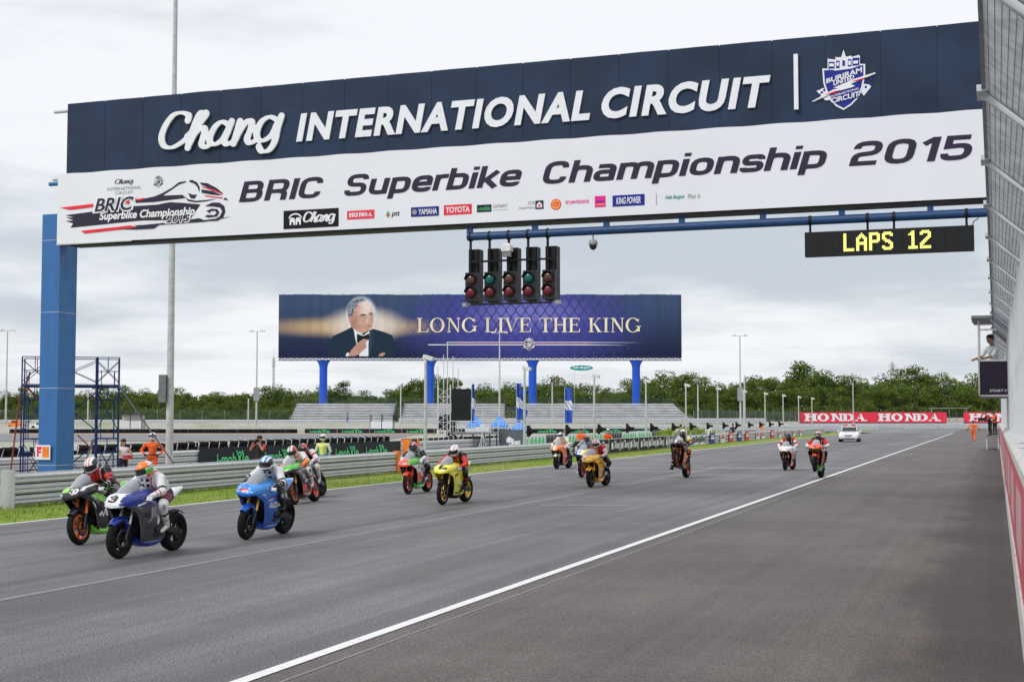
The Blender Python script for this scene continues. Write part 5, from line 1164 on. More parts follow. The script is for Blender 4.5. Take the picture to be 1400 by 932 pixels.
def lattice(label, px, ytop, d, z0, w_):
    k = d/1879; h = EYE+(571-ytop)*k-z0; t = far_thing('lattice_tower', label, 'tower', (px-700)*k, d, z0)
    mb = MB(); c = [(w_, w_), (-w_, w_), (-w_, -w_), (w_, -w_)]
    for x, y in c: mb.bar((x, y, 0), (x*.45, y*.45, h*.92), .14)
    n = 16
    for i in range(n):
        z0_, z1_ = h*.92*i/n, h*.92*(i+1)/n; s0 = 1-.55*i/n; s1 = 1-.55*(i+1)/n
        for j in range(4): a = c[j]; b = c[(j+1) % 4]; mb.bar((a[0]*s0, a[1]*s0, z0_), (b[0]*s1, b[1]*s1, z1_), .08); mb.bar((a[0]*s0, a[1]*s0, z0_), (b[0]*s0, b[1]*s0, z0_), .08)
    mb.build('lattice', 'pole_grey', t)
    mb = MB(); mb.tube([(0, 0, h*.9), (0, 0, h*1.06)], .07, 6)
    for z in (.80, .86): mb.box((0, 0, h*z), (w_*3.4, .3, 1.0))
    mb.build('antenna', 'lamp_white', t)
lattice('lattice radio tower rising beyond the trees on the right', 1220, 488, 420, 1, .62)
lattice('thin lattice mast beyond the trees left of the hoarding', 374, 481, 420, 1, .35)
# camera and light poles along the straight
LP = empty('light_pole', 'grey pole topped by a white floodlight', 'light pole', (-24, 56.6, -.3), 0, 'floodlight poles along the guardrail')
mb = MB(); mb.tube([(0, 0, 0), (0, 0, 5.0)], [.085, .06], 10); mb.box((0, 0, .06), (.3, .3, .12)); mb.build('shaft', 'pole_grey', LP)
mb = MB(); mb.box((.12, .05, 5.12), (.46, .30, .17), rot=Matrix.Rotation(.30, 3, 'Y')); mb.box((.0, 0, 5.0), (.12, .12, .14)); lh = mb.build('lamp_head', 'lamp_white', LP)
mb = MB(); mb.box((.14, .05, 5.03), (.38, .24, .03), rot=Matrix.Rotation(.30, 3, 'Y')); mb.build('lens', 'glass_dark', lh)
orders = ['nearest, left of the dark screen tower', 'second nearest, beside the folded blue flags', 'third, behind the white and orange superbike', 'fourth, below the right hoarding pillar', 'fifth, before the black banners end', 'sixth, just right of the stout white pole', 'seventh, past the boxed light mast', 'eighth, among the small signals', 'ninth, left of the red board', 'tenth, at the left edge of the red board', 'last, in front of the red board']
LP['label'] = 'grey pole with white floodlight: '+orders[0]
for i in range(1, 11): copy_thing(LP, (-24, 56.6+13.66*i, -.3), label='grey pole with white floodlight: '+orders[i])
# grid row signals
SG = empty('grid_signal', 'small black hooded signal on a post behind the guardrail', 'signal', (-23.3, 68.9, -.3), 0, 'black hooded signals along the guardrail')
mb = MB(); mb.tube([(0, 0, 0), (0, 0, 1.75)], .035, 8); mb.build('post', 'galvanised', SG)
mb = MB(); mb.bbox((-.12, -.12, 1.50), (.06, .16, 2.12)); mb.build('box', 'satin_black', SG)
mb = MB()
rr = [[(y, r_*math.cos(k*.628)+.02, 1.80+r_*math.sin(k*.628)) for k in range(10)][::-1] for y, r_ in ((.065, .27), (.22, .16), (.30, .10), (.62, .085), (.62, .06))]
mb.rings(rr, 0, False); mb.build('hood', 'satin_black', SG); SG.scale = (.74, .74, .97)
SG['label'] = 'black hooded signal on a post, nearest and leftmost of the row'
ordn = ['second', 'third', 'fourth', 'fifth', 'sixth', 'seventh', 'eighth', 'ninth', 'tenth', 'eleventh', 'twelfth', 'thirteenth', 'farthest']
for i in range(1, 14):
    c = copy_thing(SG, (-23.3, 68.9+6.85*i+rng.uniform(-.3, .3), -.3), label='black hooded signal on a post behind the guardrail, %s from the left of the row' % ordn[i-1])
    if i == 11:
        for ch in c.children:
            if ch.name.startswith('box'): mb = MB(); mb.bbox((-.05, -.02, 1.3), (.45, .015, 1.85)); mb.build('orange_flag', 'cone_orange', c); break
# ---------------------------------------------------------------- podium stage with scaffold tower and screen
k1 = .05322
t = far_thing('screen_tower', 'grey scaffold tower with spiky masts holding a dark video screen', 'scaffold tower', -5.4, 100, -.33)
for i, (x, zt) in enumerate(((0, 6.2), (.38, 7.1), (.70, 8.0), (1.07, 7.0), (1.48, 6.1))):
    mb = MB(); mb.tube([(x, (i % 2)*.9, 0), (x, (i % 2)*.9, zt)], .032, 6); mb.build('mast', 'galvanised', t)
mb = MB()
for z in np.arange(.3, 4.6, .62):
    for (a, b) in (((0, 0), (.9, 0)), ((.9, 0), (.9, .9)), ((.9, .9), (0, .9)), ((0, .9), (0, 0))):
        mb.bar((a[0], a[1], z), (b[0], b[1], z), .04); mb.bar((a[0], a[1], z), (b[0], b[1], z+.62), .032)
for x in (0, .9):
    for y in (0, .9): mb.bar((x, y, 0), (x, y, 4.9), .05)
mb.build('scaffold_frame', 'galvanised', t)
mb = MB(); mb.bbox((1.0, -.1, 2.28), (2.42, .25, 4.55)); mb.build('video_screen', 'screen_dark', t)
mb = MB()
for z in (2.26, 3.0, 3.8, 4.56): mb.bbox((.99, -.115, z-.012), (2.43, -.10, z+.012))
mb.build('screen_frame', 'satin_black', t)
t2 = far_thing('speaker_stack', 'black draped backing behind the white cabinet', 'stage drape', -5.7, 101.2, -.33)
mb = MB(); mb.rings([[(0, 0, 0), (1.6, 0, 0), (1.6, .5, 0), (0, .5, 0)], [(.35, 0, 2.6), (1.6, 0, 2.9), (1.6, .5, 2.9), (.35, .5, 2.6)]], smooth=False); mb.build('cloth', 'black_cloth', t2)
t = far_thing('podium_stage', 'raised grey podium stage with handrails on black legs', 'stage', -4.5, 99, -.33)
mb = MB(); mb.bbox((0, 0, 1.30), (3.55, 2.6, 1.46)); mb.build('deck', 'galvanised_dark', t)
for x in (.1, .9, 1.7, 2.5, 2.9, 3.4):
    mb = MB(); mb.bar((x, .1, 0), (x, .1, 1.3), .11); mb.build('leg', 'under_dark', t)
for x0, x1 in ((.1, .9), (1.7, .9), (1.7, 2.5)): mb = MB(); mb.bar((x0, .12, 0.1), (x1, .12, 1.25), .09); mb.build('brace', 'under_dark', t)
for x in (.05, .45, .85, 1.3, 1.75, 2.2, 2.4, 2.95, 3.15, 3.5): mb = MB(); mb.bar((x, .03, 1.46), (x, .03, 2.25), .04); mb.build('baluster', 'galvanised', t)
for z in (1.85, 2.25): mb = MB(); mb.bar((0, .03, z), (3.55, .03, z), .045); mb.build('handrail', 'galvanised', t)
t = far_thing('winners_podium', 'white three step winners podium on the stage', 'podium', -3.4, 99.6, 1.13)
for x0, x1, h in ((0, .75, .26), (.76, 1.1, .34), (1.11, 1.45, .55), (1.46, 1.75, .40)): mb = MB(); mb.bbox((x0, 0, 0), (x1, .7, h)); mb.build('step', 'letter_white', t)
t = far_thing('electrical_cabinet', 'cream electrical cabinet on a stand beside the podium stage', 'cabinet', -5.4, 98.5, -.33)
mb = MB(); mb.bbox((0, 0, .55), (.68, .5, 1.62)); mb.build('cabinet', 'cabinet_cream', t)
mb = MB(); mb.bbox((.03, -.015, .6), (.65, -.001, 1.3)); mb.build('door', 'cabinet_cream', t)
mb = MB(); mb.bbox((.2, -.02, 1.35), (.48, -.001, 1.52)); mb.build('meter_window', 'mid_grey', t)
for x in (.03, .61): mb = MB(); mb.bbox((x, .02, 0), (x+.04, .48, .55)); mb.build('leg', 'lamp_white', t)
t = far_thing('truss_tripod', 'pale metal tripod truss under the front of the podium stage', 'tripod', -2.1, 98.3, -.33)
for x in (-.38, -.16, .16, .38): mb = MB(); mb.bar((x, 0, 0), (x*.1, 0, 1.25), .035); mb.build('leg', 'galvanised', t)
mb = MB(); mb.bar((-.25, 0, .45), (.25, 0, .45), .03); mb.bar((0, 0, 1.2), (0, 0, 3.0), .04); mb.build('stem', 'galvanised', t)
t = far_thing('stage_banner', 'grey slanted banner with white brush script beside the podium stage', 'banner', -.95, 99.5, -.33)
fr_ = Frame((0, 0, 0), (1, 0, 0)); mb = MB(); wavy_sheet(fr_, 1.95, 1.62, mb, .25, .03); mb.build('cloth', mat('slate_cloth', (.10, .12, .15), .7), t)
mb = MB(); chang_strokes(fr_, (.75, .35, 1.55, 1.0), mb, 1.6, .06); print_poly(mb, fr_, [(.55, .7), (.95, .7), (.95, 1.0), (.75, 1.15), (.55, 1.0)], .05); mb.build('lettering', 'letter_white', t)
mb = MB()
for x in np.arange(0, 2.1, .22): mb.bar((x, .1, 1.6), (x+.1, .1, 2.3), .03)
mb.bar((0, .1, 2.3), (2.1, .1, 2.3), .04); mb.build('stair_rail', 'galvanised', t)
for i, (a, d) in enumerate(((-3.4, 128), (-1.2, 131), (.7, 136))):
    t = far_thing('gazebo_tent', ['bright blue pointed gazebo tent, left of three behind the stage', 'bright blue pointed gazebo tent, middle of three behind the stage', 'low blue gazebo tent, right of three behind the stage'][i], 'tent', a, d, -.3-(.4 if i == 2 else 0), 'blue tents behind the stage')
    mb = MB(); s = .85; mb.add([(-s, -s, 1.75), (s, -s, 1.75), (s, s, 1.75), (-s, s, 1.75), (0, 0, 2.65)], [(0, 1, 4), (1, 2, 4), (2, 3, 4), (3, 0, 4)]); mb.add([(-s, -s, 1.5), (s, -s, 1.5), (s, s, 1.5), (-s, s, 1.5), (-s, -s, 1.75), (s, -s, 1.75), (s, s, 1.75), (-s, s, 1.75)], [(0, 1, 5, 4), (1, 2, 6, 5), (2, 3, 7, 6), (3, 0, 4, 7)]); mb.build('canopy', 'tent_blue', t)
    for x in (-.8, .8):
        for y in (-.8, .8): mb = MB(); mb.bar((x, y, 0), (x, y, 1.75), .05); mb.build('leg', 'lamp_white', t)
for i, (px, y0, y1, d, lab) in enumerate(((645, 525, 577, 104, 'narrow folded blue and white flag beside the dark screen'), (706, 524, 576, 108, 'twisted blue and white feather flag beside the second floodlight pole'), (711, 532, 574, 109, 'wide drooping blue and white flag, right half of a pair'), (772, 530, 578, 112, 'straight hanging blue and white flag in front of the right grandstand'))):
    k = d/1879; a = (px-700)*k; zt = EYE+(571-y0)*k; zb = EYE+(571-y1)*k
    t = far_thing('feather_flag', lab, 'flag', a, d, -.3, 'blue circuit flags'); h = zt-zb; w_ = (4, 6, 8, 10)[i]*k
    mb = MB(); mb.tube([(0, 0, 0), (0, 0, zt+.35)], .02, 6); mb.build('pole', 'galvanised', t)
    mb = MB(); vs = []; n, m2 = 8, 22
    for a_ in range(n+1):
        for b_ in range(m2+1):
            u, v = a_/n, b_/m2; vs.append((.02+u*w_*(1-.25*math.sin(v*9+i)*(i != 3)), .12*math.sin(u*7+v*4+i), zb+.3+h*v-(.0 if i == 3 else .12*u*(1-v))))
    fs = []; mi = []
    for a_ in range(n):
        for b_ in range(m2):
            fs.append((a_*(m2+1)+b_, (a_+1)*(m2+1)+b_, (a_+1)*(m2+1)+b_+1, a_*(m2+1)+b_+1)); v = b_/m2
            mi.append(1 if (.34 < v < .62 and (a_+b_) % 4 != 0) else 0)
    mb.add(vs, fs, mi, True); mb.build('cloth', ['flag_blue', 'letter_white'], t)
t = far_thing('round_sign', 'teal rounded sign with white script on a thin mast under the hoarding', 'sign', 10.1, 240, 1.0); mb = MB()
mb.extrude([(4.1*.5+2.05*math.cos(R(a))*1.0 if abs(math.cos(R(a))) > .0 else 2.05, 9.85+1*.46*math.sin(R(a))) for a in range(0, 360, 20)], lambda x, y, d_: (x, d_, y), .12); mb.build('plate', 'print_teal', t)
fr_ = Frame((0, -.02, 9.4), (1, 0, 0)); mb = MB(); print_text(mb, fr_, 'Hello Bangkok', (.5, .25, 3.6, .72), .03, .35, .02); mb.build('lettering', 'letter_white', t); mb = MB(); mb.tube([(.8, .2, 0), (.8, .2, 9.4)], .03, 5); mb.build('mast', 'pole_grey', t)
# ---------------------------------------------------------------- blue scaffold by the column
t = far_thing('blue_scaffold', 'blue tube scaffold tower with cross braces behind the gantry column', 'scaffold', -16.4, 46, -.33); t.rotation_euler = (0, 0, R(36))
XS = [0, .82, 2.40, 3.13]; LV = [0, 1.77, 3.55, 4.53]
for x in XS:
    for y in (0, 1.6):
        mb = MB(); mb.tube([(x, y, 0), (x, y, LV[-1])], .024 if x != 2.40 else .05, 8); mb.build('upright', 'scaffold_blue', t)
def inset(x0, x1, z0, z1, y):
    mb = MB(); mb.bar((x0, y, z1), (x1, y, z1), .026); mb.bar((x0, y, z1-.45), (x1, y, z1-.45), .018); mb.bar(((x0+x1)/2, y, z1), ((x0+x1)/2, y, z1-.45), .025); mb.bar((x0+.15, y, z0), (x0+.15, y, z1-.45), .028); mb.bar((x1-.15, y, z0), (x1-.15, y, z1-.45), .028); mb.build('frame', 'scaffold_blue', t)
for i in range(3):
    for j in range(2):
        for y in (0, 1.6):
            x0, x1 = ((XS[0], XS[1]), (XS[2], XS[3]))[j]; inset(x0, x1, LV[i], LV[i+1], y)
    for y in (0, 1.6):
        for (x0, x1) in ((.82, 2.40), (0, .82), (2.40, 3.13)):
            mb = MB(); zz = LV[i+1]-LV[i]; mb.bar((x0, y, LV[i]+.15*zz), (x1, y, LV[i]+.9*zz), .022); mb.bar((x1, y, LV[i]+.15*zz), (x0, y, LV[i]+.9*zz), .022); mb.build('cross_brace', 'scaffold_blue', t)
for z in (LV[2], LV[3]): mb = MB(); mb.bar((0, 0, z), (3.13, 0, z), .03 if z > 4 else .05); mb.bar((0, 1.6, z), (3.13, 1.6, z), .03 if z > 4 else .05); mb.build('ledger', 'scaffold_blue', t)
mb = MB(); mb.bbox((.0, 0, LV[2]+.03), (3.13, 1.6, LV[2]+.07)); mb.build('deck', 'galvanised_dark', t)
for y in (.2, .6):
    mb = MB(); mb.bar((.12, y, LV[2]), (1.0, y, LV[2]-1.0), .05)
    for k in range(4): mb.bar((.2+k*.22, .2, LV[2]-.1-k*.25), (.2+k*.22, .6, LV[2]-.1-k*.25), .04)
    mb.build('ladder_rail', 'rust_red', t)
for p_, q_ in (((1.8, .3, 1.9), (2.4, .3, 1.3)), ((.05, .3, 3.4), (.25, .1, 4.0)), ((-.35, .0, .2), (-.05, .1, 3.3))): mb = MB(); mb.bar(p_, q_, .045); mb.build('loose_tube', 'rust_red', t)
mb = MB(); mb.bar((1.75, .2, 0.1), (2.35, .2, 1.75), .05); mb.bar((1.8, .9, .1), (2.3, .9, 1.75), .05)
for k in range(5): mb.bar((1.85+k*.11, .2, .35+k*.3), (1.85+k*.11, .9, .35+k*.3), .04)
mb.build('stair', 'galvanised_dark', t)
mb = MB(); mb.bar((3.13, 0, 3.55), (5.62, .9, 0.02), .045); mb.build('raking_tube', 'galvanised_dark', t)
for x in XS:
    for y in (0, 1.6): mb = MB(); mb.box((x, y, .012), (.15, .15, .02)); mb.build('foot_plate', 'galvanised_dark', t)
# leaning debris fence at the far left edge
t = empty('catch_fence', 'grey wire catch fence with a leaning top at the left edge of the picture', 'fence', (-23.35, 27.5, -.3))
for y in (0, -3, -6):
    mb = MB(); mb.bar((0, y, 0), (0, y, 2.55), .16, .12); mb.build('post', 'galvanised_dark', t)
    mb = MB(); mb.bar((0, y, 2.5), (.55, y, 3.05), .09); mb.build('leaning_arm', 'galvanised', t)
mb = MB()
for k in range(26): mb.bar((0, .05, .2+k*.1), (0, -6, .2+k*.1), .012)
for k in range(60): mb.bar((0, -k*.1, .1), (0, -k*.1, 2.6), .010)
for k in range(7): mb.bar((k*.09, .05, 2.5+k*.09), (k*.09, -6, 2.5+k*.09), .014)
for k in range(40): mb.bar((0, -k*.15, 2.5), (.55, -k*.15, 3.05), .010)
mb.build('wire_mesh', 'galvanised', t)
# far left vehicles
def small_vehicle(label, px, y0, y1, d, w_, m, cat):
    k = d/1879; a = (px-700)*k; zb = EYE+(571-y1)*k; h = (y1-y0)*k
    t = far_thing('parked_vehicle', label, cat, a, d, zb); mb = MB()
    mb.rings([[(x*w_, -.8, z*h), (x*w_, .8, z*h)] [::1]+[(x*w_, .8, .18*h), (x*w_, -.8, .18*h)] for x, z in ((0, .45), (.03, .6), (.22, .66), (.35, .97), (.5, 1.0), (.78, .98), (.93, .66), (1.0, .6))], smooth=False); mb.build('body', m, t)
    mb = MB(); mb.bbox((w_*.36, -.82, h*.68), (w_*.55, .82, h*.92)); mb.bbox((w_*.58, -.82, h*.68), (w_*.80, .82, h*.92)); mb.build('window', 'glass_dark', t)
    for x in (.2, .8): mb = MB(); mb.rings([[(x*w_+.3*math.cos(q*.628), y, .3+.3*math.sin(q*.628)) for q in range(10)] for y in (-.85, .85)]); mb.build('wheel', 'rubber', t)
small_vehicle('orange recovery vehicle parked beyond the track at the far left', 14, 574, 586, 234, 1.9, 'cone_orange', 'vehicle')
small_vehicle('white car parked beyond the track, seen through the blue scaffold', 44, 577, 586.5, 232, 3.0, 'car_white', 'car')
# ================================================================ trees
def leaf_mat():
    m = bpy.data.materials.new('foliage'); m.use_nodes = True; nt = m.node_tree; b = nt.nodes['Principled BSDF']
    oi = nn(nt, 'ShaderNodeObjectInfo'); tc = nn(nt, 'ShaderNodeTexCoord'); g = nn(nt, 'ShaderNodeNewGeometry')
    n = noise(nt, tc.outputs['Object'], .55, 3); rmp = mixc(nt, oi.outputs['Random'], (.034, .085, .020), (.115, .172, .026))
    c2 = mixc(nt, mapr(nt, n, .43, .60), rmp, (.215, .280, .038)); c3 = mixc(nt, mapr(nt, g.outputs['Random Per Island'], .0, 1., 0., .55), c2, (.016, .040, .012))
    nt.links.new(c3, b.inputs['Base Color']); b.inputs['Roughness'].default_value = .7; b.inputs['Specular IOR Level'].default_value = .2
    tr = nn(nt, 'ShaderNodeBsdfTranslucent'); nt.links.new(c3, tr.inputs[0]); mx = nn(nt, 'ShaderNodeMixShader'); mx.inputs[0].default_value = .25
    nt.links.new(b.outputs[0], mx.inputs[1]); nt.links.new(tr.outputs[0], mx.inputs[2]); nt.links.new(mx.outputs[0], nt.nodes['Material Output'].inputs[0]); MATS['foliage'] = m
leaf_mat()
def tree_meshes(kind, seed):
    rg = np.random.RandomState(seed); H_ = 10.; tb = MB(); cen = []
    def limb(p, q, r0, r1): tb.tube([p, (Vector(p)+Vector(q))/2+Vector(rg.uniform(-.2, .2, 3)), q], [r0, (r0+r1)/2, r1], 6)
    th = dict(dome=.42, umbrella=.6, tall=.3, bush=.12)[kind]*H_
    limb((0, 0, -.3), (rg.uniform(-.4, .4), 0, th), .28, .2)
    n = dict(dome=34, umbrella=26, tall=30, bush=26)[kind]
    for i in range(n):
        a = rg.uniform(0, 6.28); u = rg.uniform(0, 1)**.5
        if kind == 'dome': r_ = 3.7*u; z = th*.75+(H_-th*.75)*(.16+.74*rg.uniform(0, 1)**.8*(1-.55*u*u)); s = rg.uniform(.9, 1.6)
        elif kind == 'umbrella': r_ = 4.6*u; z = H_*(.80-.20*u)+rg.uniform(-.5, .9); s = rg.uniform(.7, 1.25)
        elif kind == 'tall': r_ = 2.6*u; z = th+(H_-th)*rg.uniform(0, .95); r_ *= (1.15-.8*(z-th)/(H_-th)); s = rg.uniform(.7, 1.3)
        else: r_ = 3.6*u; z = 1+rg.uniform(0, 4.5)*(1-.5*u); s = rg.uniform(.9, 1.6)
        c = np.array((r_*math.cos(a), r_*math.sin(a), z)); cen.append((c, s))
        if i < 12: limb((0, 0, th*rg.uniform(.6, 1)), tuple(c*(.9, .9, .95)), .11, .04)
    lv = []; lf = []
    for c, s in cen:
        m_ = int(90*s)
        d = rg.normal(size=(m_, 3)); d /= np.linalg.norm(d, axis=1)[:, None]; rad = rg.uniform(.45, 1.12, m_)[:, None]**.6
        P = c+d*rad*np.array((s*1.25, s*1.25, s*.72))
        U = rg.normal(size=(m_, 3)); U /= np.linalg.norm(U, axis=1)[:, None]; V = np.cross(U, d+rg.normal(size=(m_, 3))*.5); V /= np.linalg.norm(V, axis=1)[:, None]+1e-6
        sz = rg.uniform(.10, .24, m_)[:, None]; b = len(lv)
        q = np.stack([P-U*sz, P+V*sz*.6, P+U*sz*1.15, P-V*sz*.6], 1).reshape(-1, 3)
        lv.extend(map(tuple, q)); lf.extend((b+4*i, b+4*i+1, b+4*i+2, b+4*i+3) for i in range(m_))
    me = bpy.data.meshes.new('crown'); me.from_pydata(lv, [], lf); me.materials.append(MATS['foliage'])
    return tb.mesh('trunk', 'bark'), me
TM = {}
for kd in ('dome', 'umbrella', 'tall', 'bush'):
    TM[kd] = [tree_meshes(kd, s) for s in ((1, 2, 3) if kd != 'bush' else (4, 5))]
SKY = [(-60, 527), (0, 528), (60, 532), (120, 527), (190, 526), (215, 520), (300, 533), (400, 524), (470, 528), (520, 530), (570, 518), (600, 510), (640, 522), (700, 520), (740, 509), (790, 519), (850, 516), (880, 510), (925, 505), (990, 515), (1060, 503), (1105, 499), (1150, 512), (1180, 516), (1215, 506), (1260, 503), (1300, 514), (1365, 505), (1450, 507)]
zone = lambda px: 'behind the blue scaffold on the far left' if px < 200 else 'behind the left mesh fence' if px < 400 else 'behind the left grandstand' if px < 545 else 'behind the middle grandstand and screen' if px < 710 else 'behind the right grandstand' if px < 950 else 'right of the grandstands, above the signal posts' if px < 1090 else 'behind the long red board' if px < 1300 else 'behind the starter cabin'
kn = dict(dome='rounded dense green tree', umbrella='flat topped spreading tree', tall='tall narrow dark tree', bush='low bushy green tree')
TREES = []
def add_tree(kd, px, d, ytop, var, front):
    k = d/1879; z0 = 1.38; h = (EYE+(571-ytop)*k-z0)*(1.08 if d > 345 else 1.0)*(rng.uniform(.84, 1.15) if d > 345 else rng.uniform(.9, 1.05)); s = h/(10.5 if kd != 'bush' else 7.2)
    lab = kn[kd]+' '+zone(px); tm, cm_ = TM[kd][var % len(TM[kd])]
    t = empty('broadleaf_tree', lab, 'tree', FP((px-700)*k, d, z0), rng.uniform(0, 6.28), lab)
    wsc = s*rng.uniform(.95, 1.2) if kd != 'bush' else s*1.25; t.scale = (wsc, wsc, s); TREES.append((kd, zone(px), d, px, t))
    link_mesh('trunk', tm, t); link_mesh('crown', cm_, t)
sx_ = [p[0] for p in SKY]; sy_ = [p[1] for p in SKY]
px = -55; i = 0
while px < 1430:
    y = float(np.interp(px, sx_, sy_)); kd = ['dome', 'umbrella', 'dome', 'tall', 'dome', 'umbrella', 'dome'][i % 7] if px > 520 else ['dome', 'dome', 'umbrella', 'dome', 'tall'][i % 5]
    add_tree(kd, px+rng.uniform(-6, 6), 352+rng.uniform(-6, 6), y+rng.uniform(-1.0, 5), i, False); px += 21+rng.uniform(-4, 6); i += 1
px = -50
while px < 1430:
    y = float(np.interp(px, sx_, sy_)); add_tree(['dome', 'tall', 'dome'][i % 3], px+rng.uniform(-6, 6), 338+rng.uniform(-5, 5), y+rng.uniform(8, 16), i, True); px += 21+rng.uniform(-4, 6); i += 1
px = -50
while px < 1430:
    add_tree(['bush', 'dome', 'bush'][i % 3], px+rng.uniform(-5, 5), 326+rng.uniform(-4, 4), rng.uniform(541, 550), i, True); px += 20+rng.uniform(-3, 6); i += 1
px = -50
while px < 1430:
    add_tree('bush', px+rng.uniform(-5, 5), 320+rng.uniform(-2, 2), rng.uniform(552, 557), i, True); px += 19+rng.uniform(-3, 6); i += 1

ORD = ['first', 'second', 'third', 'fourth', 'fifth', 'sixth', 'seventh', 'eighth', 'ninth', 'tenth', 'eleventh', 'twelfth', 'thirteenth', 'fourteenth', 'fifteenth', 'sixteenth', 'seventeenth', 'eighteenth', 'nineteenth', 'twentieth', 'twenty first', 'twenty second']
rows_ = lambda d: 'on the skyline' if d > 345 else 'in the middle depth' if d > 331 else 'low in front'
grp = {}
for kd, zn, d, p_, t in TREES: grp.setdefault((kd, zn, rows_(d)), []).append((p_, t))
short = {'behind the blue scaffold on the far left': 'behind the blue scaffold', 'right of the grandstands, above the signal posts': 'above the signal posts', 'behind the middle grandstand and screen': 'behind the middle grandstand'}
for (kd, zn, rw), L_ in grp.items():
    for i_, (p_, t) in enumerate(sorted(L_, key=lambda q: q[0])):
        t['label'] = '%s %s %s %s' % (ORD[min(i_, 21)]+' '+dict(dome='rounded green', umbrella='spreading', tall='tall narrow', bush='bushy')[kd], 'tree', rw, short.get(zn, zn)); t['group'] = 'trees of the belt behind the circuit'
# dense understorey that closes the belt near the ground
n = 46000; P = np.stack([rng.uniform(-215, 160, n), rng.uniform(356, 372, n), 1.4+6.2*rng.uniform(0, 1, n)**.8], 1); U = rng.normal(size=(n, 3))*.30; V_ = rng.normal(size=(n, 3))*.30
vs = np.stack([P-U, P+V_*.7, P+U, P-V_*.7], 1).reshape(-1, 3); xs_ = vs[:, 0]*CY-vs[:, 1]*SY; ys2 = vs[:, 0]*SY+vs[:, 1]*CY
me = bpy.data.meshes.new('understorey'); me.from_pydata([(float(a), float(b), float(c)) for a, b, c in zip(xs_, ys2, vs[:, 2])], [], [(4*i, 4*i+1, 4*i+2, 4*i+3) for i in range(n)]); me.materials.append(MATS['foliage'])
tag(link_mesh('woodland_understorey', me), 'dense dark green undergrowth closing the gaps under the tree belt', 'undergrowth', kind='stuff')
# ================================================================ superbikes and riders
# local frame: forward = -Y, rider's left = +X, ground z = 0, origin midway between the axles
def superring(cx, f, zc, hw, ht, hb, n=24, e=2.4):
    o = []
    for k in range(n):
        a = 2*math.pi*k/n; c, s = math.cos(a), math.sin(a)
        x = hw*math.copysign(abs(c)**(2/e), c); z = (ht if s > 0 else hb)*math.copysign(abs(s)**(2/e), s)
        o.append((cx+x, -f, zc+z))
    return o
def interp_sections(S, m):
    """S rows: f, zc, hw, ht, hb -> m sections by smooth interpolation"""
    S = np.array(S, float); t = np.linspace(0, len(S)-1, m); out = []
    for tt in t:
        i = min(int(tt), len(S)-2); u = tt-i; p0, p1, p2, p3 = S[max(i-1, 0)], S[i], S[i+1], S[min(i+2, len(S)-1)]
        out.append(.5*((2*p1)+(-p0+p2)*u+(2*p0-5*p1+4*p2-p3)*u*u+(-p0+3*p1-3*p2+p3)*u**3))
    return out
def loft(mb, S, m=12, n=24, e=2.4, color=None):
    sec = interp_sections(S, m); rg = [superring(0, s[0], s[1], max(s[2], .004), max(s[3], .004), max(s[4], .004), n, e) for s in sec]
    k = len(mb.f); mb.rings(rg)
    if color:
        for q in range(k, len(mb.f)):
            c = np.mean([mb.v[j] for j in mb.f[q]], 0); mb.m[q] = color(c[0], -c[1], c[2])
    return rg
_wc = {}
def wheel_meshes(front, rimcol):
    key = (front, rimcol)
    if key in _wc: return _wc[key]
    w_, R_ = (.118, .300) if front else (.190, .315); rr = .215
    prof = [(-w_*.36, rr), (-w_*.5, rr+.03), (-w_*.49, R_-.045), (-w_*.36, R_-.014), (-w_*.16, R_-.002), (0, R_), (w_*.16, R_-.002), (w_*.36, R_-.014), (w_*.49, R_-.045), (w_*.5, rr+.03), (w_*.36, rr)]
    def rev(prof, n=40): return [[(x, r_*math.cos(2*math.pi*k/n), r_*math.sin(2*math.pi*k/n)) for x, r_ in prof] for k in range(n+1)]
    mb = MB(); mb.rings(rev(prof), caps=False); ty = mb.mesh('tyre', 'rubber')
    mb = MB(); mb.rings(rev([(-w_*.36, rr+.003), (-w_*.30, rr-.02), (0, rr-.03), (w_*.30, rr-.02), (w_*.36, rr+.003), (w_*.33, rr-.028), (0, rr-.04), (-w_*.33, rr-.028), (-w_*.36, rr+.003)]), caps=False)
    for k in range(5):
        for sg in (-.16, .16):
            a = 2*math.pi*k/5+.2; a2 = a+sg; mb.bar((0, .035*math.cos(a), .035*math.sin(a)), (0, (rr-.02)*math.cos(a2), (rr-.02)*math.sin(a2)), .030, .024)
    mb.rings([[(x, r_*math.cos(q*.524), r_*math.sin(q*.524)) for q in range(12)] for x, r_ in ((-.06, .03), (-.04, .045), (.04, .045), (.06, .03))])
    rim = mb.mesh('wheel', rimcol)
    mb = MB()
    for s in ((-1, 1) if front else (-1,)):
        x = s*(w_*.5+.004); mb.rings([[(x+dx, r_*math.cos(2*math.pi*k/28), r_*math.sin(2*math.pi*k/28)) for dx, r_ in ((-.003, .155 if front else .11), (.003, .155 if front else .11), (.003, .10 if front else .07), (-.003, .10 if front else .07), (-.003, .155 if front else .11))] for k in range(29)], caps=False)
        for k in range(6): a = k*1.047; mb.bar((x, .045*math.cos(a), .045*math.sin(a)), (x, .105*math.cos(a+.3), .105*math.sin(a+.3)), .006, .012)
    dm = mb.mesh('brake_disc', 'dark_metal'); _wc[key] = (rim, ty, dm); return _wc[key]
SCREEN = None
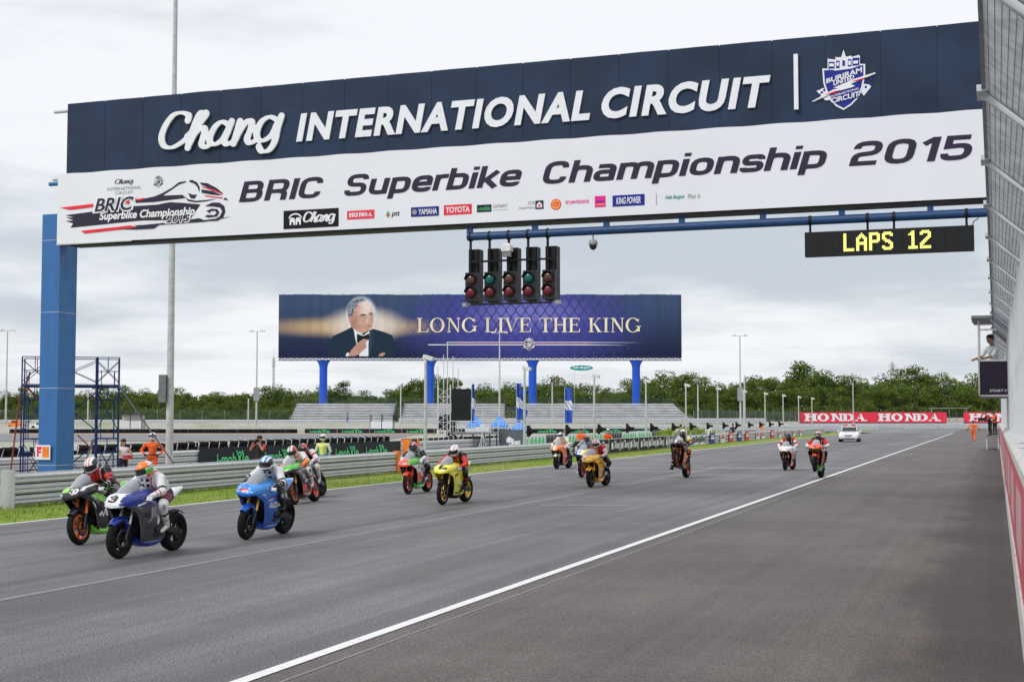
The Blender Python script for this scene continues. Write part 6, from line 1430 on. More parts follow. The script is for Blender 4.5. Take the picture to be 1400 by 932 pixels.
def screen_mat():
    m = bpy.data.materials.new('windscreen'); m.use_nodes = True; nt = m.node_tree; b = nt.nodes['Principled BSDF']
    b.inputs['Base Color'].default_value = (.42, .44, .47, 1); b.inputs['Roughness'].default_value = .08; b.inputs['Coat Weight'].default_value = .6
    tr = nn(nt, 'ShaderNodeBsdfTransparent'); tr.inputs[0].default_value = (.75, .77, .8, 1); mx = nn(nt, 'ShaderNodeMixShader'); lw = nn(nt, 'ShaderNodeLayerWeight'); lw.inputs[0].default_value = .45
    nt.links.new(mapr(nt, lw.outputs['Facing'], 0, 1, .42, .95), mx.inputs[0]); nt.links.new(tr.outputs[0], mx.inputs[1]); nt.links.new(b.outputs[0], mx.inputs[2]); nt.links.new(mx.outputs[0], nt.nodes['Material Output'].inputs[0]); MATS['windscreen'] = m
screen_mat()
def decal(parent, target, txt, fr, box, m, bold=.02, shear=0., off=.006, wide=False, poly=None):
    """print projected along the frame normal on to the panel it sits on"""
    mb = MB(); vs, fs, pts = [], [], None
    if poly is not None: print_poly(mb, fr, poly, .8)
    elif wide: wide_text(mb, fr, txt, box[0], box[1], box[2], box[3]-box[1], shear, .8, .22)
    else: print_text(mb, fr, txt, box, bold, shear, .8)
    me = target.data; from_tree = None
    from mathutils.bvhtree import BVHTree
    bv = BVHTree.FromPolygons([v.co.copy() for v in me.vertices], [tuple(p.vertices) for p in me.polygons])
    out = []
    for v in mb.v:
        h = bv.ray_cast(Vector(v), -fr.n, 1.1)
        out.append(tuple(h[0]+fr.n*off) if h[0] is not None else None)
    ok = [p for p in out if p is not None]
    if not ok: return None
    dm = sum(((Vector(p)-fr.o).dot(fr.n)) for p in ok)/len(ok)
    fin = [p if p is not None else tuple(Vector(v)+fr.n*(dm-.8)) for p, v in zip(out, mb.v)]
    mb.v = fin; return mb.build('number' if txt and txt.isdigit() else 'marking', m, parent)
def make_bike(sp):
    t = empty('superbike', sp['label'], 'motorcycle', (0, 0, 0), 0, 'racing superbikes on the straight')
    a1, a2 = sp.get('acc', ('gloss_white', 'gloss_black'))
    sp['auto'] = [([(.62, .83), (.44, .875), (.44, .905), (.62, .86)], a1), ([(.56, .72), (.38, .76), (.36, .79), (.56, .745)], a2), ([(.30, .50), (.12, .52), (.10, .58), (.30, .56)], a1), ([(.30, .44), (.06, .46), (.06, .475), (.30, .455)], a2), ([(.02, .40), (-.14, .34), (-.12, .38), (.02, .46)], a1), ([(.34, .28), (.0, .25), (.0, .285), (.34, .315)], a2)]
    pal = sp['pal']                                     # material names; livery functions return an index
    nose_c, side_c, tank_c, tail_c = sp['nose'], sp['side'], sp.get('tank', lambda x, f, z: 0), sp['tail']
    for front, y, r_, x_ in ((True, -.70, .300, 0), (False, .70, .315, 0)):
        rim, ty, dm = wheel_meshes(front, sp['rim']); wo = link_mesh('wheel', rim, t, (0, y, r_), (rng.uniform(0, 1.2), 0, 0)); link_mesh('tyre', ty, wo); link_mesh('brake_disc', dm, wo)
    sf = sp.get('fork', 'gold_anodised')
    for s in (-1, 1):
        mb = MB(); mb.tube([(s*.098, -.69, .29), (s*.098, -.655, .38), (s*.098, -.60, .52)], [.027, .024, .022], 10); mb.tube([(s*.098, -.60, .52), (s*.098, -.46, .90)], .027, 10, mi=1); mb.box((s*.088, -.69, .30), (.03, .07, .09), 2); mb.box((s*.085, -.585, .385), (.035, .05, .11), 2)
        mb.build('fork_leg', ['dark_metal', sf, 'satin_black'], t)
    mb = MB(); rg = []                                   # front mudguard
    for k in range(15):
        a = R(44+k*7.6); rr = .326; w_ = .072*(1 if 1 < k < 12 else .75)
        rg.append([(x, -.70-(rr+dz)*math.cos(a), .30+(rr+dz)*math.sin(a)) for x, dz in ((-w_, -.06), (-w_*.95, 0), (-w_*.5, .02), (0, .026), (w_*.5, .02), (w_*.95, 0), (w_, -.06), (w_*.88, -.06), (w_*.82, -.008), (0, .012), (-w_*.82, -.008), (-w_*.88, -.06))])
    mb.rings(rg)
    for s in (-1, 1): mb.add([(s*.074, -.66, .56), (s*.080, -.60, .58), (s*.083, -.60, .36), (s*.080, -.67, .36), (s*.068, -.66, .56), (s*.072, -.60, .58), (s*.076, -.60, .36), (s*.072, -.67, .36)], [(0, 1, 2, 3), (7, 6, 5, 4), (0, 3, 7, 4), (1, 5, 6, 2), (0, 4, 5, 1), (3, 2, 6, 7)] if s > 0 else [(3, 2, 1, 0), (4, 5, 6, 7), (4, 7, 3, 0), (2, 6, 5, 1), (1, 5, 4, 0), (7, 6, 2, 3)])
    mb.build('front_mudguard', sp.get('guard', pal[0]), t)
    # nose fairing
    mb = MB(); hwk = sp.get('wide', 1.0)
    loft(mb, [(.945, .80, .045*hwk, .02, .02), (.93, .81, .115*hwk, .055, .032), (.895, .822, .168*hwk, .095, .045), (.83, .842, .208*hwk, .122, .062), (.74, .862, .238*hwk, .130, .09), (.62, .885, .256*hwk, .125, .12), (.48, .91, .258*hwk, .12, .14), (.34, .925, .24*hwk, .11, .10)], 34, 44, 2.7, nose_c)
    nf = mb.build('nose_fairing', pal, t)
    # air intakes and slit headlights, inset on the nose
    NFr = Frame((0, -1.25, 0), (1, 0, 0), (0, 0, 1), (0, -1, 0))
    class _F(Frame): pass
    for s in (-1, 1):
        lf_ = Frame((0, -1.0, 0), (1, 0, 0), (0, 0, 1), (0, -1, 0))
        pl = [(s*.030, .785), (s*.040, .845), (s*.14, .885), (s*.185, .860), (s*.13, .785)]
        if sp.get('intake', 'slit') == 'slit': pl = [(s*.040, .778), (s*.042, .815), (s*.15, .872), (s*.205, .862), (s*.19, .835), (s*.13, .785)]
        o = decal(t, nf, '', lf_, None, 'satin_black', poly=pl if s > 0 else pl[::-1], off=.004)
        if o: o.name = 'air_intake'
    if sp.get('number'):
        q, x0, z0, x1, z1 = sp['number'][:5]; nfr = Frame((0, -.95, 0), (1, 0, 0), (0, .6, .8), (0, -.8, .6))
        if len(sp['number']) > 6:
            pm_ = (x1-x0)*.16; o = decal(nf, nf, '', nfr, None, sp['number'][6], poly=[(x0-pm_, z0-.02), (x1+pm_*.6, z0-.02), (x1+pm_, z1), (x1+pm_*.5, z1+.025), (x0-pm_*.5, z1+.025), (x0-pm_, z1)], off=.004)
            if o: o.name = 'number_plate'
        decal(nf, nf, q, nfr, (x0, z0, x1, z1), sp['number'][5], .045, .1, .007, sp.get('widenum', False))
    nfr2 = Frame((0, -.95, 0), (1, 0, 0), (0, .6, .8), (0, -.8, .6))
    for pl_, mm_ in (([(.15, .765), (.205, .755), (.205, .775), (.15, .785)], a2), ([(-.205, .755), (-.15, .765), (-.15, .785), (-.205, .775)], a2), ([(-.03, .84), (.03, .84), (.03, .855), (-.03, .855)], a2), ([(.10, .70), (.16, .715), (.155, .725), (.10, .712)], a1), ([(-.16, .715), (-.10, .70), (-.10, .712), (-.155, .725)], a1)):
        decal(nf, nf, '', nfr2, None, mm_, poly=pl_, off=.005)
    # windscreen bubble
    mb = MB(); rg = []
    for f, zb, zt, hw in ((.78, .935, .955, .07), (.70, .965, 1.02, .115), (.60, .995, 1.10, .135), (.50, 1.02, 1.165, .140), (.42, 1.035, 1.20, .135)):
        o = [(hw*math.cos(R(a)), -f, zb+(zt-zb)*math.sin(R(a))**.8) for a in range(0, 181, 15)]; i_ = [(x*.97, y+.003, z-.004) for x, y, z in o][::-1]; rg.append(o+i_)
    mb.rings(rg); mb.build('windscreen', sp.get('screen', 'windscreen'), nf)
    # side fairings
    def zl(f): return float(np.interp(f, [-.30, -.1, .25, .40, .50, .62, .82], [.24, .165, .17, .26, .50, .70, .80]))
    def zh(f): return float(np.interp(f, [-.30, -.18, -.02, .04, .12, .30, .50, .82], [.32, .40, .56, .70, .84, .93, .95, .92]))
    def wx(f, z): return float(np.interp(z, [.16, .22, .34, .55, .72, .90], [.075, .125, .185, .235, .262, .245]))*float(np.interp(f, [-.3, .0, .3, .6, .82], [.82, .95, 1.0, .96, .80]))*sp.get('wide', 1.)
    for s in (-1, 1):
        mb = MB(); nf_, nz = 26, 12; vs = []; fs = []; mi = []
        for i in range(nf_+1):
            f = -.30+1.12*i/nf_
            for j in range(nz+1):
                z = zl(f)+(zh(f)-zl(f))*j/nz; vs.append((s*(wx(f, z)+.006*math.sin(j*1.1+f*5)), -f, z))
        for i in range(nf_):
            for j in range(nz):
                a = i*(nz+1)+j; q = (a, a+nz+1, a+nz+2, a+1); fs.append(q[::-1] if s > 0 else q); c = np.mean([vs[k] for k in q], 0); mi.append(side_c(c[0], -c[1], c[2]))
        n0 = len(vs); vin = [(x-s*.010, y, z) for x, y, z in vs]; m0 = len(fs)
        fs2 = [tuple(n0+k for k in q)[::-1] for q in fs]; per = [i*(nz+1) for i in range(nf_+1)]+[nf_*(nz+1)+j for j in range(1, nz+1)]+[i*(nz+1)+nz for i in range(nf_-1, -1, -1)]+[j for j in range(nz-1, 0, -1)]
        rim_ = []
        for k in range(len(per)):
            a, b = per[k], per[(k+1) % len(per)]; q = (a, b, n0+b, n0+a); rim_.append(q if s > 0 else q[::-1])
        mb.add(vs+vin, fs+fs2+rim_, mi+[len(pal)-1]*len(fs2)+[len(pal)-1]*len(rim_), True); o = mb.build('side_fairing', pal, t)
        if s > 0 and sp.get('side_text'):
            tx, f0, z0, f1, z1, mm = sp['side_text']; dfr = Frame((.34, 0, 0), (0, 1, 0), (0, 0, 1), (1, 0, 0))
            decal(o, o, tx, dfr, (-f0, z0, -f1, z1), mm, .04, .25, .006)
        for pp in (sp.get('side_poly', sp['auto']) if s > 0 else []):
            dfr = Frame((.34, 0, 0), (0, 1, 0), (0, 0, 1), (1, 0, 0)); pts = [(-a, b) for a, b in pp[0]]
            ar = sum(pts[i][0]*pts[(i+1) % len(pts)][1]-pts[(i+1) % len(pts)][0]*pts[i][1] for i in range(len(pts)))
            o2 = decal(o, o, '', dfr, None, pp[1], poly=pts if ar > 0 else pts[::-1], off=.005)
    mb = MB(); loft(mb, [(.40, .26, .10, .06, .02), (.30, .21, .13, .07, .055), (.0, .19, .135, .07, .065), (-.25, .22, .11, .07, .05), (-.36, .27, .07, .03, .02)], 10, 18, 2.6); mb.build('belly_pan', sp.get('belly', pal[-1]), t)
    # radiator and engine mass
    mb = MB(); mb.box((0, -.42, .60), (.34, .05, .30), 0, Matrix.Rotation(-.2, 3, 'X'))
    for k in range(14): mb.box((0, -.452, .47+k*.02), (.32, .006, .006), 1)
    mb.build('radiator', ['satin_black', 'dark_metal'], t)
    mb = MB(); mb.rings([superring(0, f, z, w_, h, h, 12, 4) for f, z, w_, h in ((.32, .48, .15, .14), (.22, .50, .18, .22), (.0, .45, .185, .20), (-.16, .42, .17, .16), (-.22, .42, .12, .10))], smooth=False)
    for s in (-1, 1): mb.rings([[(x, .02+.095*math.cos(k*.45), .44+.095*math.sin(k*.45)) for k in range(14)] for x in (s*.17, s*.215)][::s], 1)
    for k in range(4): mb.tube([(-.12+.08*k, -.30, .56), (-.10+.07*k, -.40, .42), (-.05+.03*k, -.30, .27), (0, -.05, .22)], .019, 7, mi=1)
    mb.build('engine', ['dark_metal', 'dark_metal'], t)
    for s in (-1, 1): mb = MB(); mb.bar((s*.07, -.42, .88), (s*.155, -.10, .74), .035, .085); mb.bar((s*.155, -.10, .74), (s*.145, .18, .46), .035, .08); mb.build('frame_spar', 'alloy' if sp.get('alloy') else 'satin_black', t)
    for s in (-1, 1): mb = MB(); mb.bar((s*.12, .16, .42), (s*.125, .68, .325), .035, .075); mb.box((s*.125, .70, .315), (.045, .10, .07)); mb.build('swingarm', 'alloy' if sp.get('alloy') else 'dark_metal', t)
    mb = MB(); mb.bar((.115, .18, .47), (.115, .70, .38), .014, .018); mb.bar((.115, .18, .40), (.115, .70, .25), .014, .018); mb.build('chain', 'dark_metal', t)
    mb = MB(); loft(mb, [(.36, .93, .10, .05, .05), (.28, .95, .17, .07, .09), (.12, .95, .185, .085, .12), (-.04, .91, .15, .06, .10), (-.14, .875, .09, .02, .05)], 14, 22, 2.6, tank_c); mb.build('fuel_tank', pal, t)
    mb = MB(); loft(mb, [(-.08, .85, .09, .02, .03), (-.16, .845, .13, .02, .035), (-.36, .865, .14, .022, .035), (-.44, .90, .13, .04, .03)], 8, 16, 3); mb.build('seat', 'leather_black', t)
    mb = MB(); loft(mb, [(-.10, .78, .09, .05, .05), (-.24, .81, .14, .035, .07), (-.42, .86, .155, .075, .075), (-.58, .925, .135, .075, .05), (-.74, .975, .095, .05, .035), (-.90, 1.01, .03, .02, .012)], 16, 22, 2.8, tail_c); tl = mb.build('tail_cowl', pal, t); tfr = Frame((.34, 0, 0), (0, 1, 0), (0, 0, 1), (1, 0, 0)); decal(tl, tl, '', tfr, None, a2, poly=[(.40, .84), (.62, .90), (.62, .93), (.40, .87)], off=.004)
    mb = MB(); mb.box((0, .865, .995), (.07, .03, .025)); mb.build('rear_light', 'gloss_red', tl)
    mb = MB(); rg = [[(x, .70+(.345+dz)*math.cos(R(a)), .315+(.345+dz)*math.sin(R(a))) for x, dz in ((-.09, -.01), (0, .015), (.09, -.01), (.085, -.02), (0, .003), (-.085, -.02))] for a in range(60, 166, 15)]; mb.rings(rg); mb.build('rear_hugger', 'satin_black', t)
    if sp.get('exhaust', 'side') == 'side': mb = MB(); mb.tube([(-.06, -.05, .24), (-.12, .25, .26), (-.17, .42, .36)], .028, 10); mb.tube([(-.175, .40, .35), (-.19, .50, .41), (-.20, .72, .52)], [.04, .058, .052], 14, mi=1); mb.build('exhaust', ['dark_metal', 'alloy'], t)
    else: mb = MB(); mb.tube([(.0, -.05, .24), (.04, .15, .24), (.10, .34, .27)], [.03, .05, .045], 12); mb.build('exhaust', 'alloy', t)
    for s in (-1, 1):
        mb = MB(); mb.tube([(s*.10, -.45, .90), (s*.22, -.43, .905), (s*.36, -.37, .89)], [.014, .014, .013], 8); hb = mb.build('handlebar', 'satin_black', t)
        mb = MB(); mb.tube([(s*.245, -.42, .902), (s*.365, -.367, .889)], .019, 10); mb.build('grip', 'rubber', hb)
        mb = MB(); mb.tube([(s*.20, -.455, .905), (s*.25, -.50, .90), (s*.37, -.455, .885)], .006, 6); mb.build('lever', 'alloy', hb)
        mb = MB(); mb.tube([(s*.14, .16, .40), (s*.235, .17, .40)], .012, 8); mb.box((s*.135, .16, .44), (.015, .09, .10)); mb.build('footpeg', 'dark_metal', t)
    return t
# ---------------------------------------------------------------- bodies: tapered capsules fused into one skin
def colour_body(me, bones, fn, mats):
    """fn(bone name, t along bone, centre) -> material index"""
    me = me.copy(); n = len(me.polygons); c = np.empty(n*3); me.polygons.foreach_get('center', c); c = c.reshape(-1, 3)
    best = np.full(n, 1e9); bi = np.zeros(n, int); bt = np.zeros(n)
    for k, (nm, a, b, ra, rb) in enumerate(bones):
        a = np.array(a); b = np.array(b); d = b-a; t_ = np.clip(((c-a)@d)/max(d@d, 1e-9), 0, 1); dist = np.linalg.norm(c-(a+t_[:, None]*d), axis=1)-(ra+(rb-ra)*t_)
        m = dist < best; best[m] = dist[m]; bi[m] = k; bt[m] = t_[m]
    me.materials.clear()
    for m in mats: me.materials.append(sh(m))
    me.polygons.foreach_set('material_index', [fn(bones[bi[i]][0], bt[i], c[i]) for i in range(n)]); me.polygons.foreach_set('use_smooth', [True]*n); me.update(); return me
def V(x, f, z): return (x, -f, z)
def rider_bones(pose):
    up = dict(tuck=0, mid=.5, up=1.)[pose['back']]
    px_ = pose.get('hip', 0.); pel = V(px_*.7, -.33, .95+.01*up); wai = V(px_*.8, -.23+.0*up, 1.06+.03*up); che = V(px_*.9, -.03-.08*up, 1.17+.06*up); nek = V(px_, .10-.10*up, 1.25+.07*up)
    B = [('pelvis', V(px_*.7-.07, -.33, .94), V(px_*.7+.07, -.33, .94), .115, .115), ('belly', pel, wai, .130, .130), ('torso', wai, che, .155, .165), ('chest', V(px_-.09, -.02-.08*up, 1.17+.06*up), V(px_+.09, -.02-.08*up, 1.17+.06*up), .135, .135), ('neck', che, nek, .09, .065), ('hump', V(px_, -.10-.05*up, 1.26+.07*up), V(px_, .0-.08*up, 1.30+.07*up), .07, .06)]
    J = {}
    for s, sd in ((-1, 'R'), (1, 'L')):
        shd = V(px_+s*.185, .04-.09*up, 1.20+.06*up); wr = V(s*.305, .37, .945); el = V(s*(.35+.03*up)+px_*.5, .17-.02*up, 1.01+.03*up)
        B += [('shoulder', V(px_+s*.10, -.0-.08*up, 1.20+.06*up), shd, .095, .092), ('uparm', shd, el, .080, .064), ('forearm', el, wr, .064, .042)]
        hp = V(px_*.7+s*.085, -.31, .92); kn = V(s*.27+px_*.6, .05, .77) if not (pose.get('knee') == sd) else V(s*.36+px_*.6, .02, .72); an = V(s*.205, -.22, .47)
        if pose.get('out') == sd: kn = V(s*.33, .0, .62); an = V(s*.40, .02, .24)
        if pose.get('down') == sd: kn = V(s*.30, -.02, .60); an = V(s*.36, -.12, .20)
        B += [('thigh', hp, kn, .115, .082), ('shin', kn, an, .076, .054)]
        J['knee'+sd] = kn; J['ankle'+sd] = an; J['wrist'+sd] = wr; J['elbow'+sd] = el
    J['neck'] = nek; J['head'] = (nek[0], nek[1]-.11, nek[2]+.085); return B, J
_bc = {}
def body_mesh(key, bones, vox=.017):
    if key not in _bc:
        mb = MB()
        for nm, a, b, ra, rb in bones: capsule(mb, a, b, ra, rb)
        _bc[key] = fuse(mb, vox)[0]
    return _bc[key]
def glove_mesh():
    """fist closed round a bar that runs along X: palm behind, four bent fingers over the front, thumb beneath"""
    mb = MB(); capsule(mb, (-.03, .045, .012), (.03, .045, .012), .026, .024); capsule(mb, (0, .075, .01), (0, .11, .012), .030, .034); capsule(mb, (-.032, .03, .02), (.032, .03, .018), .020, .019)
    for k in range(4):
        x = -.036+k*.024; l = (.92, 1.0, .97, .82)[k]; P = [(x, .02, .030), (x, -.018*l, .032), (x, -.036*l, .006), (x, -.022*l, -.022)]
        for a, b in zip(P[:-1], P[1:]): capsule(mb, a, b, .0105, .0100, 8)
    P = [(-.040, .045, -.002), (-.052, .015, -.018), (-.044, -.014, -.024)]
    for a, b in zip(P[:-1], P[1:]): capsule(mb, a, b, .0125, .011, 8)
    return fuse(mb, .0052, 2)[0]
GLOVE = glove_mesh()
def boot_mesh():
    mb = MB(); capsule(mb, (0, .0, .20), (0, .01, .05), .052, .050); capsule(mb, (0, .035, .02), (0, -.15, -.005), .040, .033); capsule(mb, (0, .05, .03), (0, .05, .0), .036, .034); capsule(mb, (0, -.10, .0), (0, -.17, -.008), .040, .026)
    me = fuse(mb, .012, 2)[0]; return me
BOOT = boot_mesh()
def helmet(parent, loc, fn, mats, visor, yaw=0., pitch=.35, name='helmet'):
    mb = MB(); nu, nv = 36, 26; vs = []; fs = []; mi = []
    def P(th, ph, k=1.):                 # th around, ph from bottom to top ; forward -Y
        x = math.sin(th)*math.cos(ph); y = -math.cos(th)*math.cos(ph); z = math.sin(ph)
        fx = .122; fy = .152 if y > 0 else .142; fz = .140 if z > 0 else .135
        X, Y, Z = x*fx, y*fy, z*fz
        if z < 0 and y < .1: Y += -.030*min(1, -z*2.2)*max(0, -y+.35)   # chin bar
        if z < -.55: X *= .86; Y *= .90
        if y > .3 and z > 0: Y += .016*z
        return (X*k, Y*k, Z*k)
    for i in range(nv+1):
        ph = R(-62+152*i/nv)
        for j in range(nu): vs.append(P(2*math.pi*j/nu, ph))
    for i in range(nv):
        for j in range(nu):
            q = (i*nu+j, i*nu+(j+1) % nu, (i+1)*nu+(j+1) % nu, (i+1)*nu+j); fs.append(q); c = np.mean([vs[k] for k in q], 0); mi.append(fn(c[0]/.122, -c[1]/.15, c[2]/.14))
    mb.add(vs, fs, mi, True); mb.add(vs[:nu], [tuple(range(nu))[::-1]], 0)
    h = mb.build(name, mats, parent, loc, None); h.rotation_euler = (pitch, 0, yaw)
    mb = MB(); vs = []; fs = []
    for i in range(7):
        for j in range(17): vs.append(P(R(-74+148*j/16), R(-14+40*i/6), 1.022))
    for i in range(6):
        for j in range(16): fs.append((i*17+j, i*17+j+1, (i+1)*17+j+1, (i+1)*17+j))
    mb.add(vs, fs, 0, True); mb.build('visor', visor, h)
    mb = MB(); mb.add([(-.045, .10, .10), (.045, .10, .10), (.035, .165, .075), (-.035, .165, .075), (-.045, .10, .07), (.045, .10, .07)], [(0, 1, 2, 3), (0, 3, 4), (1, 5, 2), (3, 2, 5, 4)]); mb.build('spoiler', mats[0], h); return h
def make_rider(sp):
    pose = sp['pose']; B, J = rider_bones(pose); key = str(sorted(pose.items(), key=lambda kv: kv[0]))
    key = str([b for b in B]); acc = sp.get('accent', (len(sp['mats'])-1, 1)); base_ = sp['suit']
    def f_(nm, tt, c):
        i = base_(nm, tt, c)
        if nm == 'forearm' and (.28 < tt < .36 or .55 < tt < .60): return acc[0]
        if nm == 'uparm' and .72 < tt < .86: return acc[1]
        if nm == 'thigh' and (.30 < tt < .37 or .52 < tt < .58): return acc[0]
        if nm == 'shin' and (.30 < tt < .42 or .66 < tt < .72): return acc[1] if tt < .5 else acc[0]
        if nm in ('torso', 'chest', 'hump') and abs(abs(c[0])-.115) < .012: return acc[0]
        if nm in ('chest', 'torso') and .03 < abs(c[0]) < .085 and abs((c[2]*23) % 2-1) < .45 and c[1] < -.06: return acc[1]
        return i
    me = colour_body(body_mesh(key, B), B, f_, sp['mats'])
    t = empty('person', sp['label'], 'person', (0, 0, 0), 0, 'riders on the racing superbikes')
    link_mesh('leather_suit', me, t)
    for s, sd in ((-1, 'R'), (1, 'L')):
        g = GLOVE.copy(); g.materials.clear(); g.materials.append(sh(sp.get('glove', 'leather_black'))); el = Vector(J['elbow'+sd]); wr = Vector(J['wrist'+sd])
        g.polygons.foreach_set('use_smooth', [True]*len(g.polygons)); o = link_mesh('glove', g, t, (s*.305, -.397, .900)); o.rotation_euler = (.35, 0, s*.40); o.scale = (-s, 1, 1) if s > 0 else (1, 1, 1)
        b = BOOT.copy(); b.materials.clear(); b.materials.append(sh(sp.get('boot', 'leather_black'))); b.polygons.foreach_set('use_smooth', [True]*len(b.polygons)); an = J['ankle'+sd]
        o = link_mesh('boot', b, t, (an[0], an[1]-.005, an[2]-.05)); o.rotation_euler = (.25 if not (pose.get('out') == sd or pose.get('down') == sd) else .1, 0, s*.15 if pose.get('out') != sd else s*.5)
        kn = J['knee'+sd]; mb = MB(); mb.rings([[(kn[0]+s*(.045+dx)*1., kn[1]-.035+r_*math.cos(q*.785)*.8, kn[2]+r_*math.sin(q*.785)) for q in range(8)][::s] for dx, r_ in ((0, .045), (.025, .04), (.035, .02))]); mb.build('knee_slider', sp.get('slider', 'satin_black'), t)
    hd = J['head']; helmet(t, hd, sp['helmet'], sp['hmats'], sp.get('visor', 'gloss_black'), sp.get('yaw', 0.), sp.get('pitch', .22)); return t
def seat_pair(bike, rider, x, y, yaw=0., roll=0., wheelie=0.):
    """y = position of the rear axle along the track"""
    M = Matrix.Translation((0, .70, .315)); off = M.inverted()
    W = Matrix.Translation((x, y, 0)) @ Matrix.Rotation(yaw, 4, 'Z') @ Matrix.Rotation(roll, 4, 'Y') @ Matrix.Translation((0, 0, .315)) @ Matrix.Rotation(-wheelie, 4, 'X') @ Matrix.Translation((0, -.70, -.315))
    for o in (bike, rider): o.matrix_world = W
